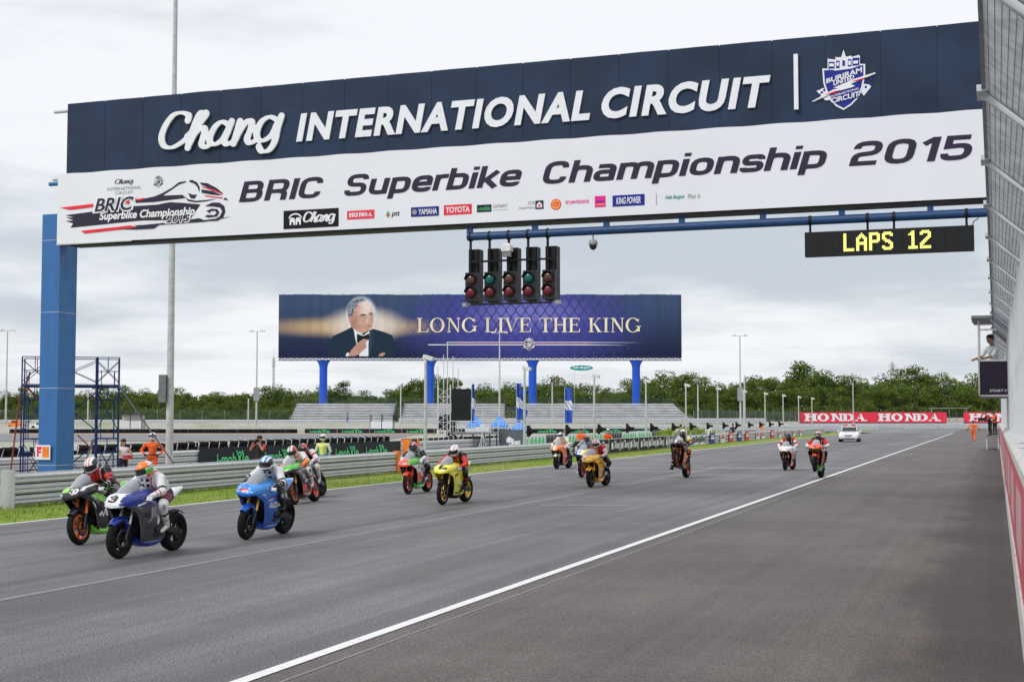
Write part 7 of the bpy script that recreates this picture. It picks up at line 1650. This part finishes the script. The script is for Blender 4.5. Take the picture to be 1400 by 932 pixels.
# ---------------------------------------------------------------- liveries (palette index functions) and the thirteen pairs
def const(i): return lambda *a: i
def suit(torso=0, arm=1, fore=1, leg=0, shin=0, chest=None, shoulder=None, belly=None, band=None):
    def f(nm, t, c):
        x, y, z = c
        if nm in ('torso', 'hump', 'neck'): return torso if not (chest is not None and y < -.08 and abs(x) < .11) else chest
        if nm == 'chest': return chest if (chest is not None and y < -.05) else torso
        if nm == 'shoulder': return shoulder if shoulder is not None else torso
        if nm in ('belly', 'pelvis'): return belly if belly is not None else leg
        if nm == 'uparm': return band if (band is not None and .35 < t < .6) else arm
        if nm == 'forearm': return fore
        if nm == 'thigh': return leg if t < .75 else shin
        if nm == 'shin': return shin
        return torso
    return f
def H(base, *rules):
    def f(x, fwd, z):
        for cond, idx in rules:
            if cond(x, fwd, z): return idx
        return base
    return f
SPECS = [
 # 1 green and black
 dict(b=dict(label='black and lime green superbike with orange wheels and white flashes, leftmost on track', pal=['gloss_black', 'lime_green', 'gloss_white', 'mid_grey', 'gloss_black'], rim='gloss_orange', fork='gloss_orange', guard='gloss_black', widenum=False,
   nose=lambda x, f, z: (1 if (f > .72 and -.16 < x < -.01 and z > .90) else (2 if (x < -.14 and z < .88 and f > .70) or (abs(x-.20) < .02 and z > .9) else 0)),
   side=lambda x, f, z: 1 if (abs((z-.74)-(f-.25)*.35) < .055 and f < .62) or z < .24 else 0, tank=lambda x, f, z: 1 if z < .97 else 0, tail=lambda x, f, z: 1 if abs(x) > .06 else 0,
   side_text=('K', .30, .44, .08, .66, 'gloss_white'), side_poly=[([(.60, .70), (.50, .76), (.30, .50), (.36, .44)], 'gloss_white')], number=('10', .02, .715, .17, .825, 'gloss_white'), belly='lime_green', intake='slit'),
  r=dict(label='rider in black and red leathers and striped white helmet on the black and green superbike', pose=dict(back='tuck', hip=.02), mats=['leather_black', 'leather_red', 'leather_white'], suit=suit(0, 0, 0, 0, 0, 1, 0, 1, 1), glove='leather_white', boot='leather_black',
   hmats=['gloss_white', 'gloss_red', 'gloss_black'], helmet=H(0, (lambda x, f, z: abs(abs(x)-.18) < .07 and z > .1, 1), (lambda x, f, z: z < -.45 and f > 0, 2), (lambda x, f, z: abs(x) > .62 and z > 0, 2)), pitch=.55, yaw=.1),
  at=(-14.76, 21.10, .05, -.12, 0)),
 # 2 number 3
 dict(b=dict(label='royal blue, grey and white superbike carrying number 3, lowest in the picture', pal=['royal_blue', 'gloss_white', 'dark_grey_fairing', 'mid_grey', 'gloss_black'], rim='satin_black', fork='alloy', guard='royal_blue', widenum=True,
   nose=lambda x, f, z: 2 if z < .785 else (1 if (abs(x) < .13 and z > .80) else (1 if f > .86 and z < .82 else 0)), side=lambda x, f, z: 0 if (z > .80 and f > .1) else (3 if .0 < f < .28 and .62 < z < .78 else 2),
   tank=const(0), tail=lambda x, f, z: 1 if z > .90 else 0, side_text=('YAMAHA', .46, .62, .26, .70, 'gloss_black'), side_poly=[([(.60, .80), (.40, .84), (.40, .865), (.62, .84)], 'gloss_white'), ([(.34, .54), (.24, .56), (.10, .70), (.16, .70)], 'mid_grey'), ([(.06, .50), (-.04, .44), (-.02, .58), (.08, .66)], 'gloss_white'), ([(.34, .58), (.20, .60), (.20, .61), (.34, .595)], 'gloss_black'), ([(.34, .53), (.20, .55), (.20, .56), (.34, .545)], 'gloss_black'), ([(.34, .48), (.20, .50), (.20, .51), (.34, .495)], 'gloss_black'), ([(.34, .43), (.20, .45), (.20, .46), (.34, .445)], 'gloss_black')],
   number=('3', -.085, .705, .085, .825, 'gloss_black'), belly='royal_blue', exhaust='side'),
  r=dict(label='rider in white leathers and orange, green and white helmet on superbike number 3', pose=dict(back='tuck', hip=.05), mats=['leather_white', 'leather_black', 'leather_yellow', 'leather_red'], suit=lambda nm, t, c: 2 if (nm in ('uparm', 'shoulder') and c[0] > .20 and (c[1]-.03)**2+(c[2]-1.175)**2 < .0034) else suit(0, 0, 0, 1, 0, None, 0, 1)(nm, t, c), glove='leather_white', boot='leather_white', slider='mid_grey',
   hmats=['gloss_white', 'gloss_orange', 'gloss_green', 'gloss_black', 'gloss_red'], helmet=H(0, (lambda x, f, z: z > .42 and f > -.35, 1), (lambda x, f, z: .33 < z <= .42, 3), (lambda x, f, z: x > .25 and -.35 < z < .2 and f < .4, 2), (lambda x, f, z: z < -.3 and f < .2, 4)), pitch=.40, yaw=-.45),
  at=(-12.70, 19.42, -.02, .03, 0)),
 # 3 number 98
 dict(b=dict(label='bright blue superbike carrying red number 98 and white side lettering', pal=['gloss_blue', 'sky_blue', 'gloss_white', 'mid_grey', 'gloss_blue'], rim='satin_black', fork='gold_anodised', guard='gloss_blue',
   nose=lambda x, f, z: 1 if z > .83 else 0, side=lambda x, f, z: 1 if z > .80 else (2 if (.10 < f < .34 and .80 < z < .90) else 0), tank=lambda x, f, z: 1 if z > .93 else 2, tail=const(1),
   side_text=('SUZUKI', .40, .565, -.12, .665, 'gloss_white'), side_poly=[([(.46, .69), (.30, .715), (.30, .735), (.46, .71)], 'gloss_white'), ([(.30, .715), (.12, .74), (.12, .755), (.30, .735)], 'gloss_red'), ([(.66, .80), (.50, .86), (.50, .89), (.66, .835)], 'gloss_white')],
   number=('98', -.10, .695, .07, .765, 'gloss_red', 'gloss_white'), belly='gloss_blue', intake='slit'),
  r=dict(label='rider in white and black leathers and white helmet on the bright blue superbike', pose=dict(back='tuck', hip=.01), mats=['leather_white', 'leather_black', 'leather_grey'], suit=suit(0, 0, 1, 1, 1, 2, 0, 1), glove='leather_white', boot='leather_black', slider='mid_grey',
   hmats=['gloss_white', 'sky_blue', 'gloss_black'], helmet=H(0, (lambda x, f, z: .18 < abs(x) < .48 and z > .25, 1), (lambda x, f, z: abs(x) > .7 and z > -.1, 2), (lambda x, f, z: z < -.5, 2)), pitch=.25, yaw=-.05),
  at=(-12.62, 22.95, .03, .09, 0)),
 # 4 green/orange wheels, partly hidden
 dict(b=dict(label='black superbike with a green nose and orange wheels, half hidden behind the bright blue one', pal=['gloss_black', 'gloss_green', 'gloss_red', 'gloss_black'], rim='fluo_red', guard='gloss_black', nose=lambda x, f, z: 1 if z > .86 else 0, side=lambda x, f, z: 0 if z > .45 else 2, tank=const(1), tail=const(1)),
  r=dict(label='rider in white and red leathers behind the bright blue superbike, white and red helmet', pose=dict(back='tuck', hip=.03), mats=['leather_white', 'leather_red', 'leather_black', 'leather_orange'], suit=suit(0, 0, 3, 2, 0, None, 0, 2), glove='leather_red', boot='leather_white', hmats=['gloss_white', 'gloss_red', 'gloss_black'],
   helmet=H(0, (lambda x, f, z: abs(x) < .14 and z > .2, 2), (lambda x, f, z: x > .45, 1), (lambda x, f, z: z < -.4, 1)), pitch=.5), at=(-16.62, 31.95, .12, -.24, 0)),
 # 5 dark, rider black/red helmet
 dict(b=dict(label='black and red superbike following close behind the green nosed one', pal=['gloss_black', 'gloss_red', 'gloss_white', 'gloss_black'], rim='satin_black', guard='gloss_red', nose=lambda x, f, z: 0 if z > .82 else 1, side=lambda x, f, z: 1 if z < .48 else 0, tank=const(0), tail=const(2)),
  r=dict(label='rider in black and white leathers and red helmet, rearmost of the left group', pose=dict(back='tuck', hip=.05), mats=['leather_black', 'leather_white', 'leather_red'], suit=suit(0, 1, 1, 0, 1, None, 1, 0, 2), glove='leather_grey', boot='leather_white', slider='gloss_yellow', hmats=['gloss_red', 'gloss_black', 'gloss_white'],
   helmet=H(0, (lambda x, f, z: x < .2 and z > .0, 1), (lambda x, f, z: z < -.4, 1), (lambda x, f, z: abs(x-.2) < .05, 2)), pitch=.45, yaw=.2), at=(-17.60, 34.2, .10, -.18, 0)),
 # 6 red green white
 dict(b=dict(label='red, green and white superbike beside the opening in the guardrail', pal=['fluo_red', 'gloss_green', 'gloss_white', 'gloss_black'], rim='fluo_red', guard='fluo_red', fork='fluo_red', nose=lambda x, f, z: 1 if (x > .11 and z > .83) or (abs(x) > .17 and z < .87) else 0, side=lambda x, f, z: (1 if z < .36 else (0 if z < .60 else (2 if z < .82 else 1))), tank=const(1), tail=const(0),
   number=('69', -.09, .71, .06, .78, 'mid_grey'), side_text=('BMS', .35, .66, .12, .74, 'mid_grey'), belly='gloss_green', intake='wide'),
  r=dict(label='rider in grey leathers and black helmet on the red, green and white superbike', pose=dict(back='tuck', knee='L'), mats=['leather_grey', 'leather_black', 'leather_white'], suit=suit(0, 1, 2, 0, 1, 0, 0, 0), glove='leather_white', boot='leather_white', hmats=['gloss_black', 'gloss_white', 'fluo_red'],
   helmet=H(0, (lambda x, f, z: abs(x-.25) < .1 and z > .3, 1), (lambda x, f, z: x > .5 and z > .25, 2)), pitch=.2, yaw=.1), at=(-15.72, 37.2, .02, -.05, 0)),
 # 7 yellow 68
 dict(b=dict(label='lemon yellow superbike with gold wheels carrying number 68', pal=['gloss_yellow', 'gloss_white', 'gloss_black', 'gloss_yellow'], rim='gold_anodised', guard='satin_black', nose=lambda x, f, z: 2 if (abs(x) < .045 and z > .87 and f > .6) else 0, side=lambda x, f, z: 2 if (.36 < f < .56 and .70 < z < .74) or (abs(z-.56) < .02 and f < .2) else 0, tank=const(0), tail=const(0),
   number=('68', .05, .735, .17, .805, 'gloss_black'), belly='satin_black', intake='slit', screen='windscreen'),
  r=dict(label='rider in black leathers with red forearms and a white helmet, on the lemon yellow superbike', pose=dict(back='tuck', hip=.06), mats=['leather_black', 'leather_red', 'leather_white', 'leather_orange'], suit=suit(0, 1, 1, 0, 0, None, 0, 0), glove='leather_grey', boot='leather_black', hmats=['gloss_white', 'gloss_red', 'mid_grey'],
   helmet=H(0, (lambda x, f, z: abs(abs(x)-.35) < .05 and z > .2, 1), (lambda x, f, z: abs(x-.1) < .04 and z > .5, 2)), visor='glass_dark', pitch=.50, yaw=-.05), at=(-12.92, 33.1, -.04, .03, 0)),
 # 8 orange white
 dict(b=dict(label='orange and white superbike farthest left of the distant trio', pal=['fluo_red', 'gloss_white', 'gloss_orange', 'gloss_black'], rim='satin_black', guard='gloss_white', nose=lambda x, f, z: 1 if (abs(x) < .05) else 2, side=lambda x, f, z: 2 if z > .6 else 0, tank=const(2), tail=const(2), intake='wide'),
  r=dict(label='rider in white leathers with right foot off the peg, on the orange and white superbike', pose=dict(back='up', down='R'), mats=['leather_white', 'leather_black', 'leather_yellow'], suit=suit(0, 0, 0, 0, 1, 0, 0, 1, 2), glove='leather_white', boot='leather_black', hmats=['gloss_white', 'mid_grey'], helmet=H(0, (lambda x, f, z: x > .3 and z > .3, 1)), pitch=.15), at=(-17.42, 56.85, -.06, -.03, 0)),
 # 9 blue white
 dict(b=dict(label='dark blue and white superbike with orange wheels, half hidden behind the golden yellow one', pal=['royal_blue', 'gloss_white', 'gloss_yellow', 'gloss_black'], rim='fluo_red', guard='gloss_black', nose=lambda x, f, z: 1 if (abs(x) < .10 and z > .84) else (0 if x < .05 else 2), side=lambda x, f, z: 0 if z > .6 else 3, tank=const(0), tail=const(1), number=('5', -.06, .71, .02, .80, 'gloss_black')),
  r=dict(label='rider in silver leathers, one foot hanging, behind the golden yellow superbike', pose=dict(back='up', down='R'), mats=['leather_grey', 'leather_black', 'leather_white'], suit=suit(0, 0, 0, 1, 1, 0, 0, 1), glove='leather_white', boot='leather_white', hmats=['gloss_black', 'gloss_orange', 'mid_grey'], helmet=H(0, (lambda x, f, z: x > .1 and z > .15, 1), (lambda x, f, z: x < -.3, 2)), pitch=.1), at=(-14.15, 49.3, -.02, 0, 0)),
 # 10 golden yellow
 dict(b=dict(label='golden yellow superbike with a clear screen in front of the distant group', pal=['golden_yellow', 'gloss_white', 'gloss_black', 'golden_yellow'], rim='satin_black', guard='golden_yellow', nose=lambda x, f, z: 1 if (x < -.10 and z > .84) else 0, side=lambda x, f, z: 0, tank=const(0), tail=const(0), number=('8', -.15, .71, -.08, .79, 'gloss_red')),
  r=dict(label='rider in red and white leathers on the golden yellow superbike', pose=dict(back='tuck', hip=.07, knee='L'), mats=['leather_red', 'leather_white', 'leather_black'], suit=suit(0, 0, 1, 2, 2, 0, 0, 2, 1), glove='leather_black', boot='leather_white', hmats=['gloss_white', 'gloss_red', 'gloss_black'], helmet=H(0, (lambda x, f, z: .12 < abs(x) < .45 and z > .1, 1), (lambda x, f, z: z < -.4, 2)), pitch=.35), at=(-11.80, 42.55, -.06, -.05, 0)),
 # 11 wheelie black orange
 dict(b=dict(label='black and orange superbike pulling a wheelie in mid track', pal=['gloss_black', 'gloss_orange', 'gloss_white', 'gloss_black'], rim='fluo_red', fork='gloss_orange', guard='gloss_black', nose=lambda x, f, z: 2 if (abs(x+.0) < .045 and z > .86 and f > .7) else 0, side=lambda x, f, z: 1 if z < .62 else 0, tank=const(0), tail=const(1)),
  r=dict(label='rider in black with a yellow shoulder, right leg hanging from the wheelie superbike', pose=dict(back='up', down='R'), mats=['leather_black', 'leather_orange', 'gloss_yellow', 'leather_white'], suit=lambda nm, t, c: 2 if (nm in ('shoulder', 'uparm') and c[0] > .12 and t < .5) else (3 if nm == 'shoulder' else (1 if nm == 'thigh' else 0)), glove='leather_black', boot='leather_black', hmats=['gloss_red', 'gloss_white', 'gloss_black'], helmet=H(0, (lambda x, f, z: z > .55, 1), (lambda x, f, z: z < -.3, 2)), pitch=.1), at=(-10.62, 49.2, -.05, .0, .28)),
 # 12 white red
 dict(b=dict(label='white superbike with red marks on its nose, left of the pair near the pit line', pal=['gloss_white', 'gloss_red', 'gloss_black', 'gloss_red'], rim='satin_black', guard='gloss_black', nose=lambda x, f, z: 2 if (z < .79 and f > .66) else (1 if (abs(abs(x)-.11) < .022 and .85 < z < .90) or (abs(x) < .03 and z < .82) else 0), side=lambda x, f, z: 1 if (f > .3 and z < .7) or (.35 < z < .45) else 0, tank=const(0), tail=const(1), intake='wide'),
  r=dict(label='rider in black, red and white leathers with a black helmet, crouched on the white superbike', pose=dict(back='up'), mats=['leather_black', 'leather_red', 'leather_white'], suit=suit(0, 1, 2, 0, 2, 0, 1, 0, 2), glove='leather_white', boot='leather_black', hmats=['gloss_black', 'mid_grey'], helmet=H(0, (lambda x, f, z: abs(x) < .12 and z > .3, 1)), pitch=.1), at=(-8.08, 58.35, -.07, 0, 0)),
 # 13 wheelie red/green
 dict(b=dict(label='orange red superbike with a green chin stripe lifting its front wheel beside the white line', pal=['fluo_red', 'gloss_green', 'gloss_white', 'gloss_black'], rim='satin_black', fork='fluo_red', guard='fluo_red', nose=lambda x, f, z: 1 if z < .795 else (3 if (abs(x) < .05 and z < .88 and z > .82) else 0), side=lambda x, f, z: 1 if (z < .34) else (2 if (z > .62 and f < .45) else 0), tank=const(0), tail=const(0), belly='gloss_green', intake='slit'),
  r=dict(label='rider in black and red leathers nearest the white pit lane line', pose=dict(back='up'), mats=['leather_black', 'leather_red', 'leather_white'], suit=suit(0, 1, 2, 2, 0, 0, 0, 2), glove='leather_black', boot='leather_white', hmats=['gloss_white', 'fluo_red', 'gloss_black'], helmet=H(0, (lambda x, f, z: .1 < abs(x) < .35 and z > .1, 1), (lambda x, f, z: z > .75, 1), (lambda x, f, z: z < -.35, 2)), pitch=.0), at=(-6.02, 50.8, -.03, .0, .18)),
]
for S0 in SPECS:
    b_ = make_bike(S0['b']); r0 = make_rider(S0['r']); x, y, yw, rl, wh = S0['at']; seat_pair(b_, r0, x, y, yw, rl, wh)
# ---------------------------------------------------------------- people on foot
def person(label, loc, rz, cols, arms='down', legs='stand', hat=None, hair=True, h=1.75, cat='person', lean=0., back=None):
    """cols: top, sleeve, trousers, shoes, skin order in mats"""
    k = h/1.75; t = empty('person', label, cat, loc, rz); t.scale = (k*1.14, k*1.14, k)
    L = lean; P = lambda x, y, z: (x, y-(max(z-.95, 0))*L, z)
    hp = .93; B = [('pelvis', P(-.06, 0, hp), P(.06, 0, hp), .11, .11), ('torso', P(0, 0, 1.0), P(0, -.01, 1.28), .115, .13), ('chest', P(-.09, 0, 1.34), P(.09, 0, 1.34), .105, .105), ('neck', P(0, 0, 1.42), P(0, -.01, 1.52), .055, .052), ('head', P(0, -.02, 1.58), P(0, -.02, 1.67), .078, .088), ('jaw', P(0, -.05, 1.55), P(0, -.055, 1.57), .052, .055), ('nose', P(0, -.115, 1.60), P(0, -.105, 1.63), .012, .009)]
    for s in (-1, 1):
        B.append(('head', P(s*.083, -.015, 1.60), P(s*.083, -.015, 1.63), .016, .018))
        sw = .0 if legs == 'stand' else s*.16
        B += [('thigh', P(s*.085, 0, .90), (s*.10, -.02-sw*.5, .50), .085, .062), ('shin', (s*.10, -.02-sw*.5, .50), (s*.105, .02-sw, .10), .058, .045), ('foot', (s*.105, .05-sw, .05), (s*.12, -.13-sw, .04), .042, .036)]
        sh_ = P(s*.19, 0, 1.38)
        if arms == 'down': el = P(s*.27, .03, 1.12); wr = P(s*.27, -.05, .90)
        elif arms == 'camera': el = P(s*.25, -.15, 1.22); wr = P(s*.08, -.20, 1.53)
        elif arms == 'hips': el = P(s*.36, .04, 1.16); wr = P(s*.22, -.10, 1.02)
        elif arms == 'forward': el = P(s*.24, -.14, 1.14); wr = P(s*.12, -.36, 1.12)
        elif arms == 'reach': el = P(s*.22, -.22, 1.14); wr = P(s*.16, -.48, 1.06)
        elif arms == 'apart': el = P(s*.34, .02, 1.16); wr = P(s*.40, -.10, .98)
        B += [('uparm', sh_, el, .058, .046), ('forearm', el, wr, .044, .032)]
        d = (Vector(wr)-Vector(el)).normalized(); w0 = Vector(wr)+d*.03; B.append(('hand', tuple(wr), tuple(w0+d*.04), .030, .036))
        u = d.cross(Vector((1, 0, 0))).normalized(); v = d.cross(u)
        for q in range(4): a = w0+d*.06+v*(q-1.5)*.019; b_ = a+d*(.045, .055, .05, .04)[q]+u*.012; B.append(('hand', tuple(a), tuple(b_), .010, .008))
        B.append(('hand', tuple(w0+v*.03), tuple(w0+v*.055+d*.045), .011, .009))
    key = str((arms, legs, round(lean, 2)))
    if key not in _bc:
        mb = MB()
        for nm, a, b_, ra, rb in B: capsule(mb, a, b_, ra, rb, 12)
        _bc[key] = fuse(mb, .0115, 2)[0]
    m = {'top': 0, 'sleeve': 1, 'trousers': 2, 'shoes': 3, 'skin': 4}
    def fn(nm, tt, c):
        if nm in ('torso', 'chest'): return 0
        if nm in ('neck', 'head', 'jaw', 'nose'): return 4
        if nm == 'hand': return 5
        if nm == 'uparm': return 1 if tt < .9 or cols[1] == cols[5] else 1
        if nm == 'forearm': return 6
        if nm == 'foot': return 3
        return 2
    link_mesh('body', colour_body(_bc[key], B, fn, cols), t)
    hd = P(0, -.02, 1.66)
    mb = MB()
    for s in (-1, 1): mb.rings([[(s*.032+r_*math.cos(q*1.047), -.105-.006*(r_ < .006)+hd[1]+.02, 1.625+r_*math.sin(q*1.047)) for q in range(6)] for r_ in (.011, .005)])
    mb.box((0, -.108+hd[1]+.02, 1.565), (.045, .01, .008)); mb.build('eyes_and_mouth', 'hair', t)
    if hair:
        mb = MB(); rg = [[(math.cos(a*.524)*r_*.98, hd[1]+.012+math.sin(a*.524)*r_*1.05, z) for a in range(12)] for r_, z in ((.080, 1.60), (.094, 1.65), (.097, 1.70), (.080, 1.745), (.03, 1.772))]
        rg[0] = [(x, max(y, hd[1]-.01), z) for x, y, z in rg[0]]; mb.rings(rg)
        if hair == 'long': capsule(mb, (0, .075, 1.66), (0.01, .10, 1.42), .06, .045)
        mb.build('hair', 'hair', t)
    if hat: helmet(t, (hd[0], hd[1], 1.655), lambda x, f, z: 0, [hat], 'glass_dark', 0, .05)
    return t
O, W_c, BK, SKN = 'orange_cloth', 'white_cloth', 'black_cloth', 'skin'
p = person('marshal in orange overalls, white helmet and black gloves, standing behind the guardrail beside a woman', (-30.06, 44.57, -.3), R(24), [O, O, O, BK, SKN, BK, O], 'hips', hat='gloss_white', hair=False, h=1.86)
mb = MB(); mb.tube([(-.13+.0, -.0, 1.0)]+[(.135*math.cos(a*.524+math.pi), .12*math.sin(a*.524+math.pi), 1.0) for a in range(1, 13)], .02, 6); mb.build('belt', 'black_cloth', p)
p = person('woman with dark tied hair, white sleeveless top and dark trousers behind the guardrail', (-30.75, 43.7, -.3), R(60), [W_c, SKN, BK, BK, SKN, SKN, SKN], 'forward', hair='long', h=1.66)
mb = MB(); mb.box((.02, -.34, 1.06), (.26, .20, .17), rot=Matrix.Rotation(.4, 3, 'Z')); mb.build('red_bag', 'red_cloth', p)
p = person('photographer in a red and black shirt raising a camera behind the guardrail', (-26.24, 45.9, -.3), R(-10), ['black_cloth', 'red_cloth', BK, BK, SKN, SKN, SKN], 'camera', h=1.78)
cm_ = empty('photo_camera', 'black camera held to the photographer\'s eye behind the guardrail', 'camera', (-26.24+.02, 45.9-.27, 1.30), R(-10)); mb = MB(); mb.box((0, 0, 0), (.15, .09, .11)); mb.build('body', 'satin_black', cm_); mb = MB(); mb.tube([(0, -.04, 0), (0, -.20, -.01)], [.04, .048], 12); mb.build('lens', 'gloss_black', cm_)
person('man in a pale yellow vest, blue trousers and white cap standing behind the guardrail', (-25.43, 49.5, -.3), R(5), ['yellow_vest', 'white_cloth', 'blue_cloth', BK, SKN, SKN, 'grey_cloth'], 'down', hat='lamp_white', hair=False, h=1.76)
person('orange clad marshal standing behind the script banners, left of two', (-23.9, 80.7, -.3), R(20), [O, O, O, BK, SKN, SKN, O], 'forward', hair=True, h=1.8)
person('orange clad marshal in a white hat leaning over the script banners, right of two', (-23.35, 84.6, -.3), R(30), [O, O, O, BK, SKN, SKN, O], 'reach', hat='lamp_white', hair=False, h=1.72, lean=.25)
person('man in a white shirt and dark vest behind the end of the script banners', (-24.4, 111.0, -.3), R(170), ['grey_cloth', W_c, BK, BK, SKN, SKN, W_c], 'hips', h=1.9)
person('small dark figure standing by the grid signals near the grassy mound', (-24.9, 137.5, -.3), 0, [BK, BK, BK, BK, SKN, SKN, BK], 'down', h=1.85)
person('white shirted figure far up behind the poster rail', (-24.8, 124.6, -.3), 0, [W_c, W_c, 'blue_cloth', BK, SKN, SKN, SKN], 'down', h=1.75)
p = person('marshal in orange overalls walking away up the pit lane', (-2.01, 133.67, 0), R(180), [O, O, O, BK, SKN, BK, O], 'apart', 'walk', h=1.9)
person('small figure in blue on the far bank before the left grandstand', (FP((475-700)*.127, 239, 1.3)[0], FP((475-700)*.127, 239, 1.3)[1], 1.3), R(20), ['grey_cloth', 'grey_cloth', 'blue_cloth', BK, SKN, SKN, SKN], 'forward', h=1.7)
p = person('grey haired man in a white shirt leaning out of the starter cabin', (.02, 40.75, 2.74), R(-55), [W_c, W_c, BK, BK, SKN, SKN, SKN], 'reach', h=1.72, lean=.20)
# pit wall crew far up the wall
st = empty('crew_step', 'grey steel step against the far pit wall carrying two crew members', 'step', (-.35, 99, 0)); mb = MB(); mb.bbox((-.35, 0, .88), (.50, 4.2, .95)); mb.build('platform', 'galvanised_dark', st)
for y in (.1, 2.1, 4.1): mb = MB(); mb.bar((-.3, y, 0), (-.3, y, .88), .05); mb.bar((.45, y, 0), (.45, y, .88), .05); mb.build('leg', 'galvanised', st)
person('crew member in black leaning out over the pit lane from the far wall', (-.40, 99.8, .95), R(-60), [BK, 'red_cloth', BK, BK, SKN, SKN, BK], 'reach', h=1.65, lean=.45)
person('crew member in orange and black crouching behind the leaning one on the far wall', (-.10, 102.2, .95), R(-40), [O, BK, BK, BK, SKN, SKN, BK], 'forward', h=1.6, lean=.15)
bd = empty('pit_board', 'dark pit board held out over the pit lane by the wall crew', 'pit board', (-.95, 99.7, 2.05), R(-20)); mb = MB(); mb.bbox((-.25, 0, -.14), (.3, .03, .12)); mb.bbox((.3, 0, -.12), (.95, .03, -.08)); mb.build('board', 'satin_black', bd)
# grassy mound behind the poster rail
mb = MB()
rgm = np.random.RandomState(3)
for k in range(2600):
    u = rgm.rand(); a = rgm.rand()*6.28; r_ = rgm.rand()**.5; x = -27.5+3.2*r_*math.cos(a); y = 127+13*r_*math.sin(a); z = -.35+1.55*(1-r_*r_)*rgm.rand()**.3
    s = .14; d = rgm.normal(size=3)*s; e = rgm.normal(size=3)*s; mb.add([(x, y, z), (x+d[0], y+d[1], z+abs(d[2])), (x+e[0], y+e[1], z+abs(e[2])*1.6)], [(0, 1, 2)])
tag(mb.build('weedy_mound', 'verge_grass'), 'overgrown bright green mound behind the poster rail', 'plants', kind='stuff')
# ================================================================ white car following
def make_car():
    t = empty('parked_car', 'white saloon car with a roof light bar following the race on the track', 'car', (-12.55, 128.0, 0), R(2)); t.name = 'course_car'
    S = [(2.22, .48, .62, .10, .12), (2.15, .50, .80, .20, .26), (1.9, .52, .87, .27, .30), (1.45, .54, .89, .33, .32), (1.0, .55, .90, .38, .33), (0, .55, .90, .38, .33), (-1.4, .56, .89, .38, .33), (-1.95, .58, .86, .36, .32), (-2.2, .58, .74, .22, .22)]
    mb = MB(); loft(mb, S, 26, 32, 5); mb.build('body', 'car_white', t)
    mb = MB(); loft(mb, [(1.05, .92, .74, .02, .02), (.55, 1.08, .68, .15, .16), (.15, 1.18, .64, .235, .25), (-.6, 1.19, .64, .24, .25), (-1.1, 1.12, .64, .18, .2), (-1.6, .94, .68, .03, .05)], 22, 28, 4, lambda x, f, z: 1 if (.96 < z < 1.34 and not (abs(abs(x)-.64) < .03 and f > .35 and False)) else 0)
    mb.build('cabin', ['car_white', 'glass_dark'], t)
    for s in (-1, 1):
        mb = MB(); mb.bar((s*.70, -.98, .93), (s*.60, -.28, 1.36), .05, .04); mb.build('windscreen_pillar', 'car_white', t)
        mb = MB(); mb.rings([superring(s*.66, 2.12-.0*k, .62+.02*k, .14-.02*k, .06, .05, 10) for k in (0, 1)]+[superring(s*.70, 1.75, .70, .10, .03, .03, 10)]); mb.build('headlight', 'lamp_white', t)
        mb = MB(); mb.box((s*.98, -.55, .98), (.18, .10, .13)); mb.build('door_mirror', 'car_white', t)
    mb = MB(); mb.bbox((-.33, -2.225, .58), (.33, -2.17, .64)); mb.build('grille', 'satin_black', t)
    mb = MB(); mb.bbox((-.50, -2.215, .28), (.50, -2.16, .42)); mb.build('lower_intake', 'satin_black', t)
    mb = MB(); mb.bbox((-.24, -2.245, .44), (.24, -2.20, .55)); mb.build('number_plate', 'mid_grey', t)
    mb = MB(); mb.bbox((-.78, -2.1, .2), (.78, 2.0, .30)); mb.build('underside', 'satin_black', t)
    for x in (-.78, .78):
        for y in (-1.32, 1.32):
            mb = MB(); mb.rings([[(x+dx, y+r_*math.cos(k*.393), .32+r_*math.sin(k*.393)) for k in range(16)] for dx, r_ in ((-.11, .30), (-.09, .32), (.09, .32), (.11, .30))]); w_ = mb.build('wheel', 'rubber', t)
            mb = MB(); s = 1 if x > 0 else -1; mb.rings([[(x+s*dx, y+r_*math.cos(k*.393), .32+r_*math.sin(k*.393)) for k in range(16)][::s] for dx, r_ in ((.105, .22), (.118, .20), (.112, .04))]); mb.build('rim', 'alloy', w_)
    mb = MB(); mb.bbox((-.52, -.12, 1.43), (.52, .12, 1.47)); lb_ = mb.build('light_bar', 'satin_black', t)
    for x0, m in ((-.5, 'fluo_red'), (-.16, 'lamp_white'), (.18, 'fluo_red')): mb = MB(); mb.bbox((x0, -.12, 1.47), (x0+.32, .12, 1.57)); mb.build('lamp', m, lb_)
make_car()
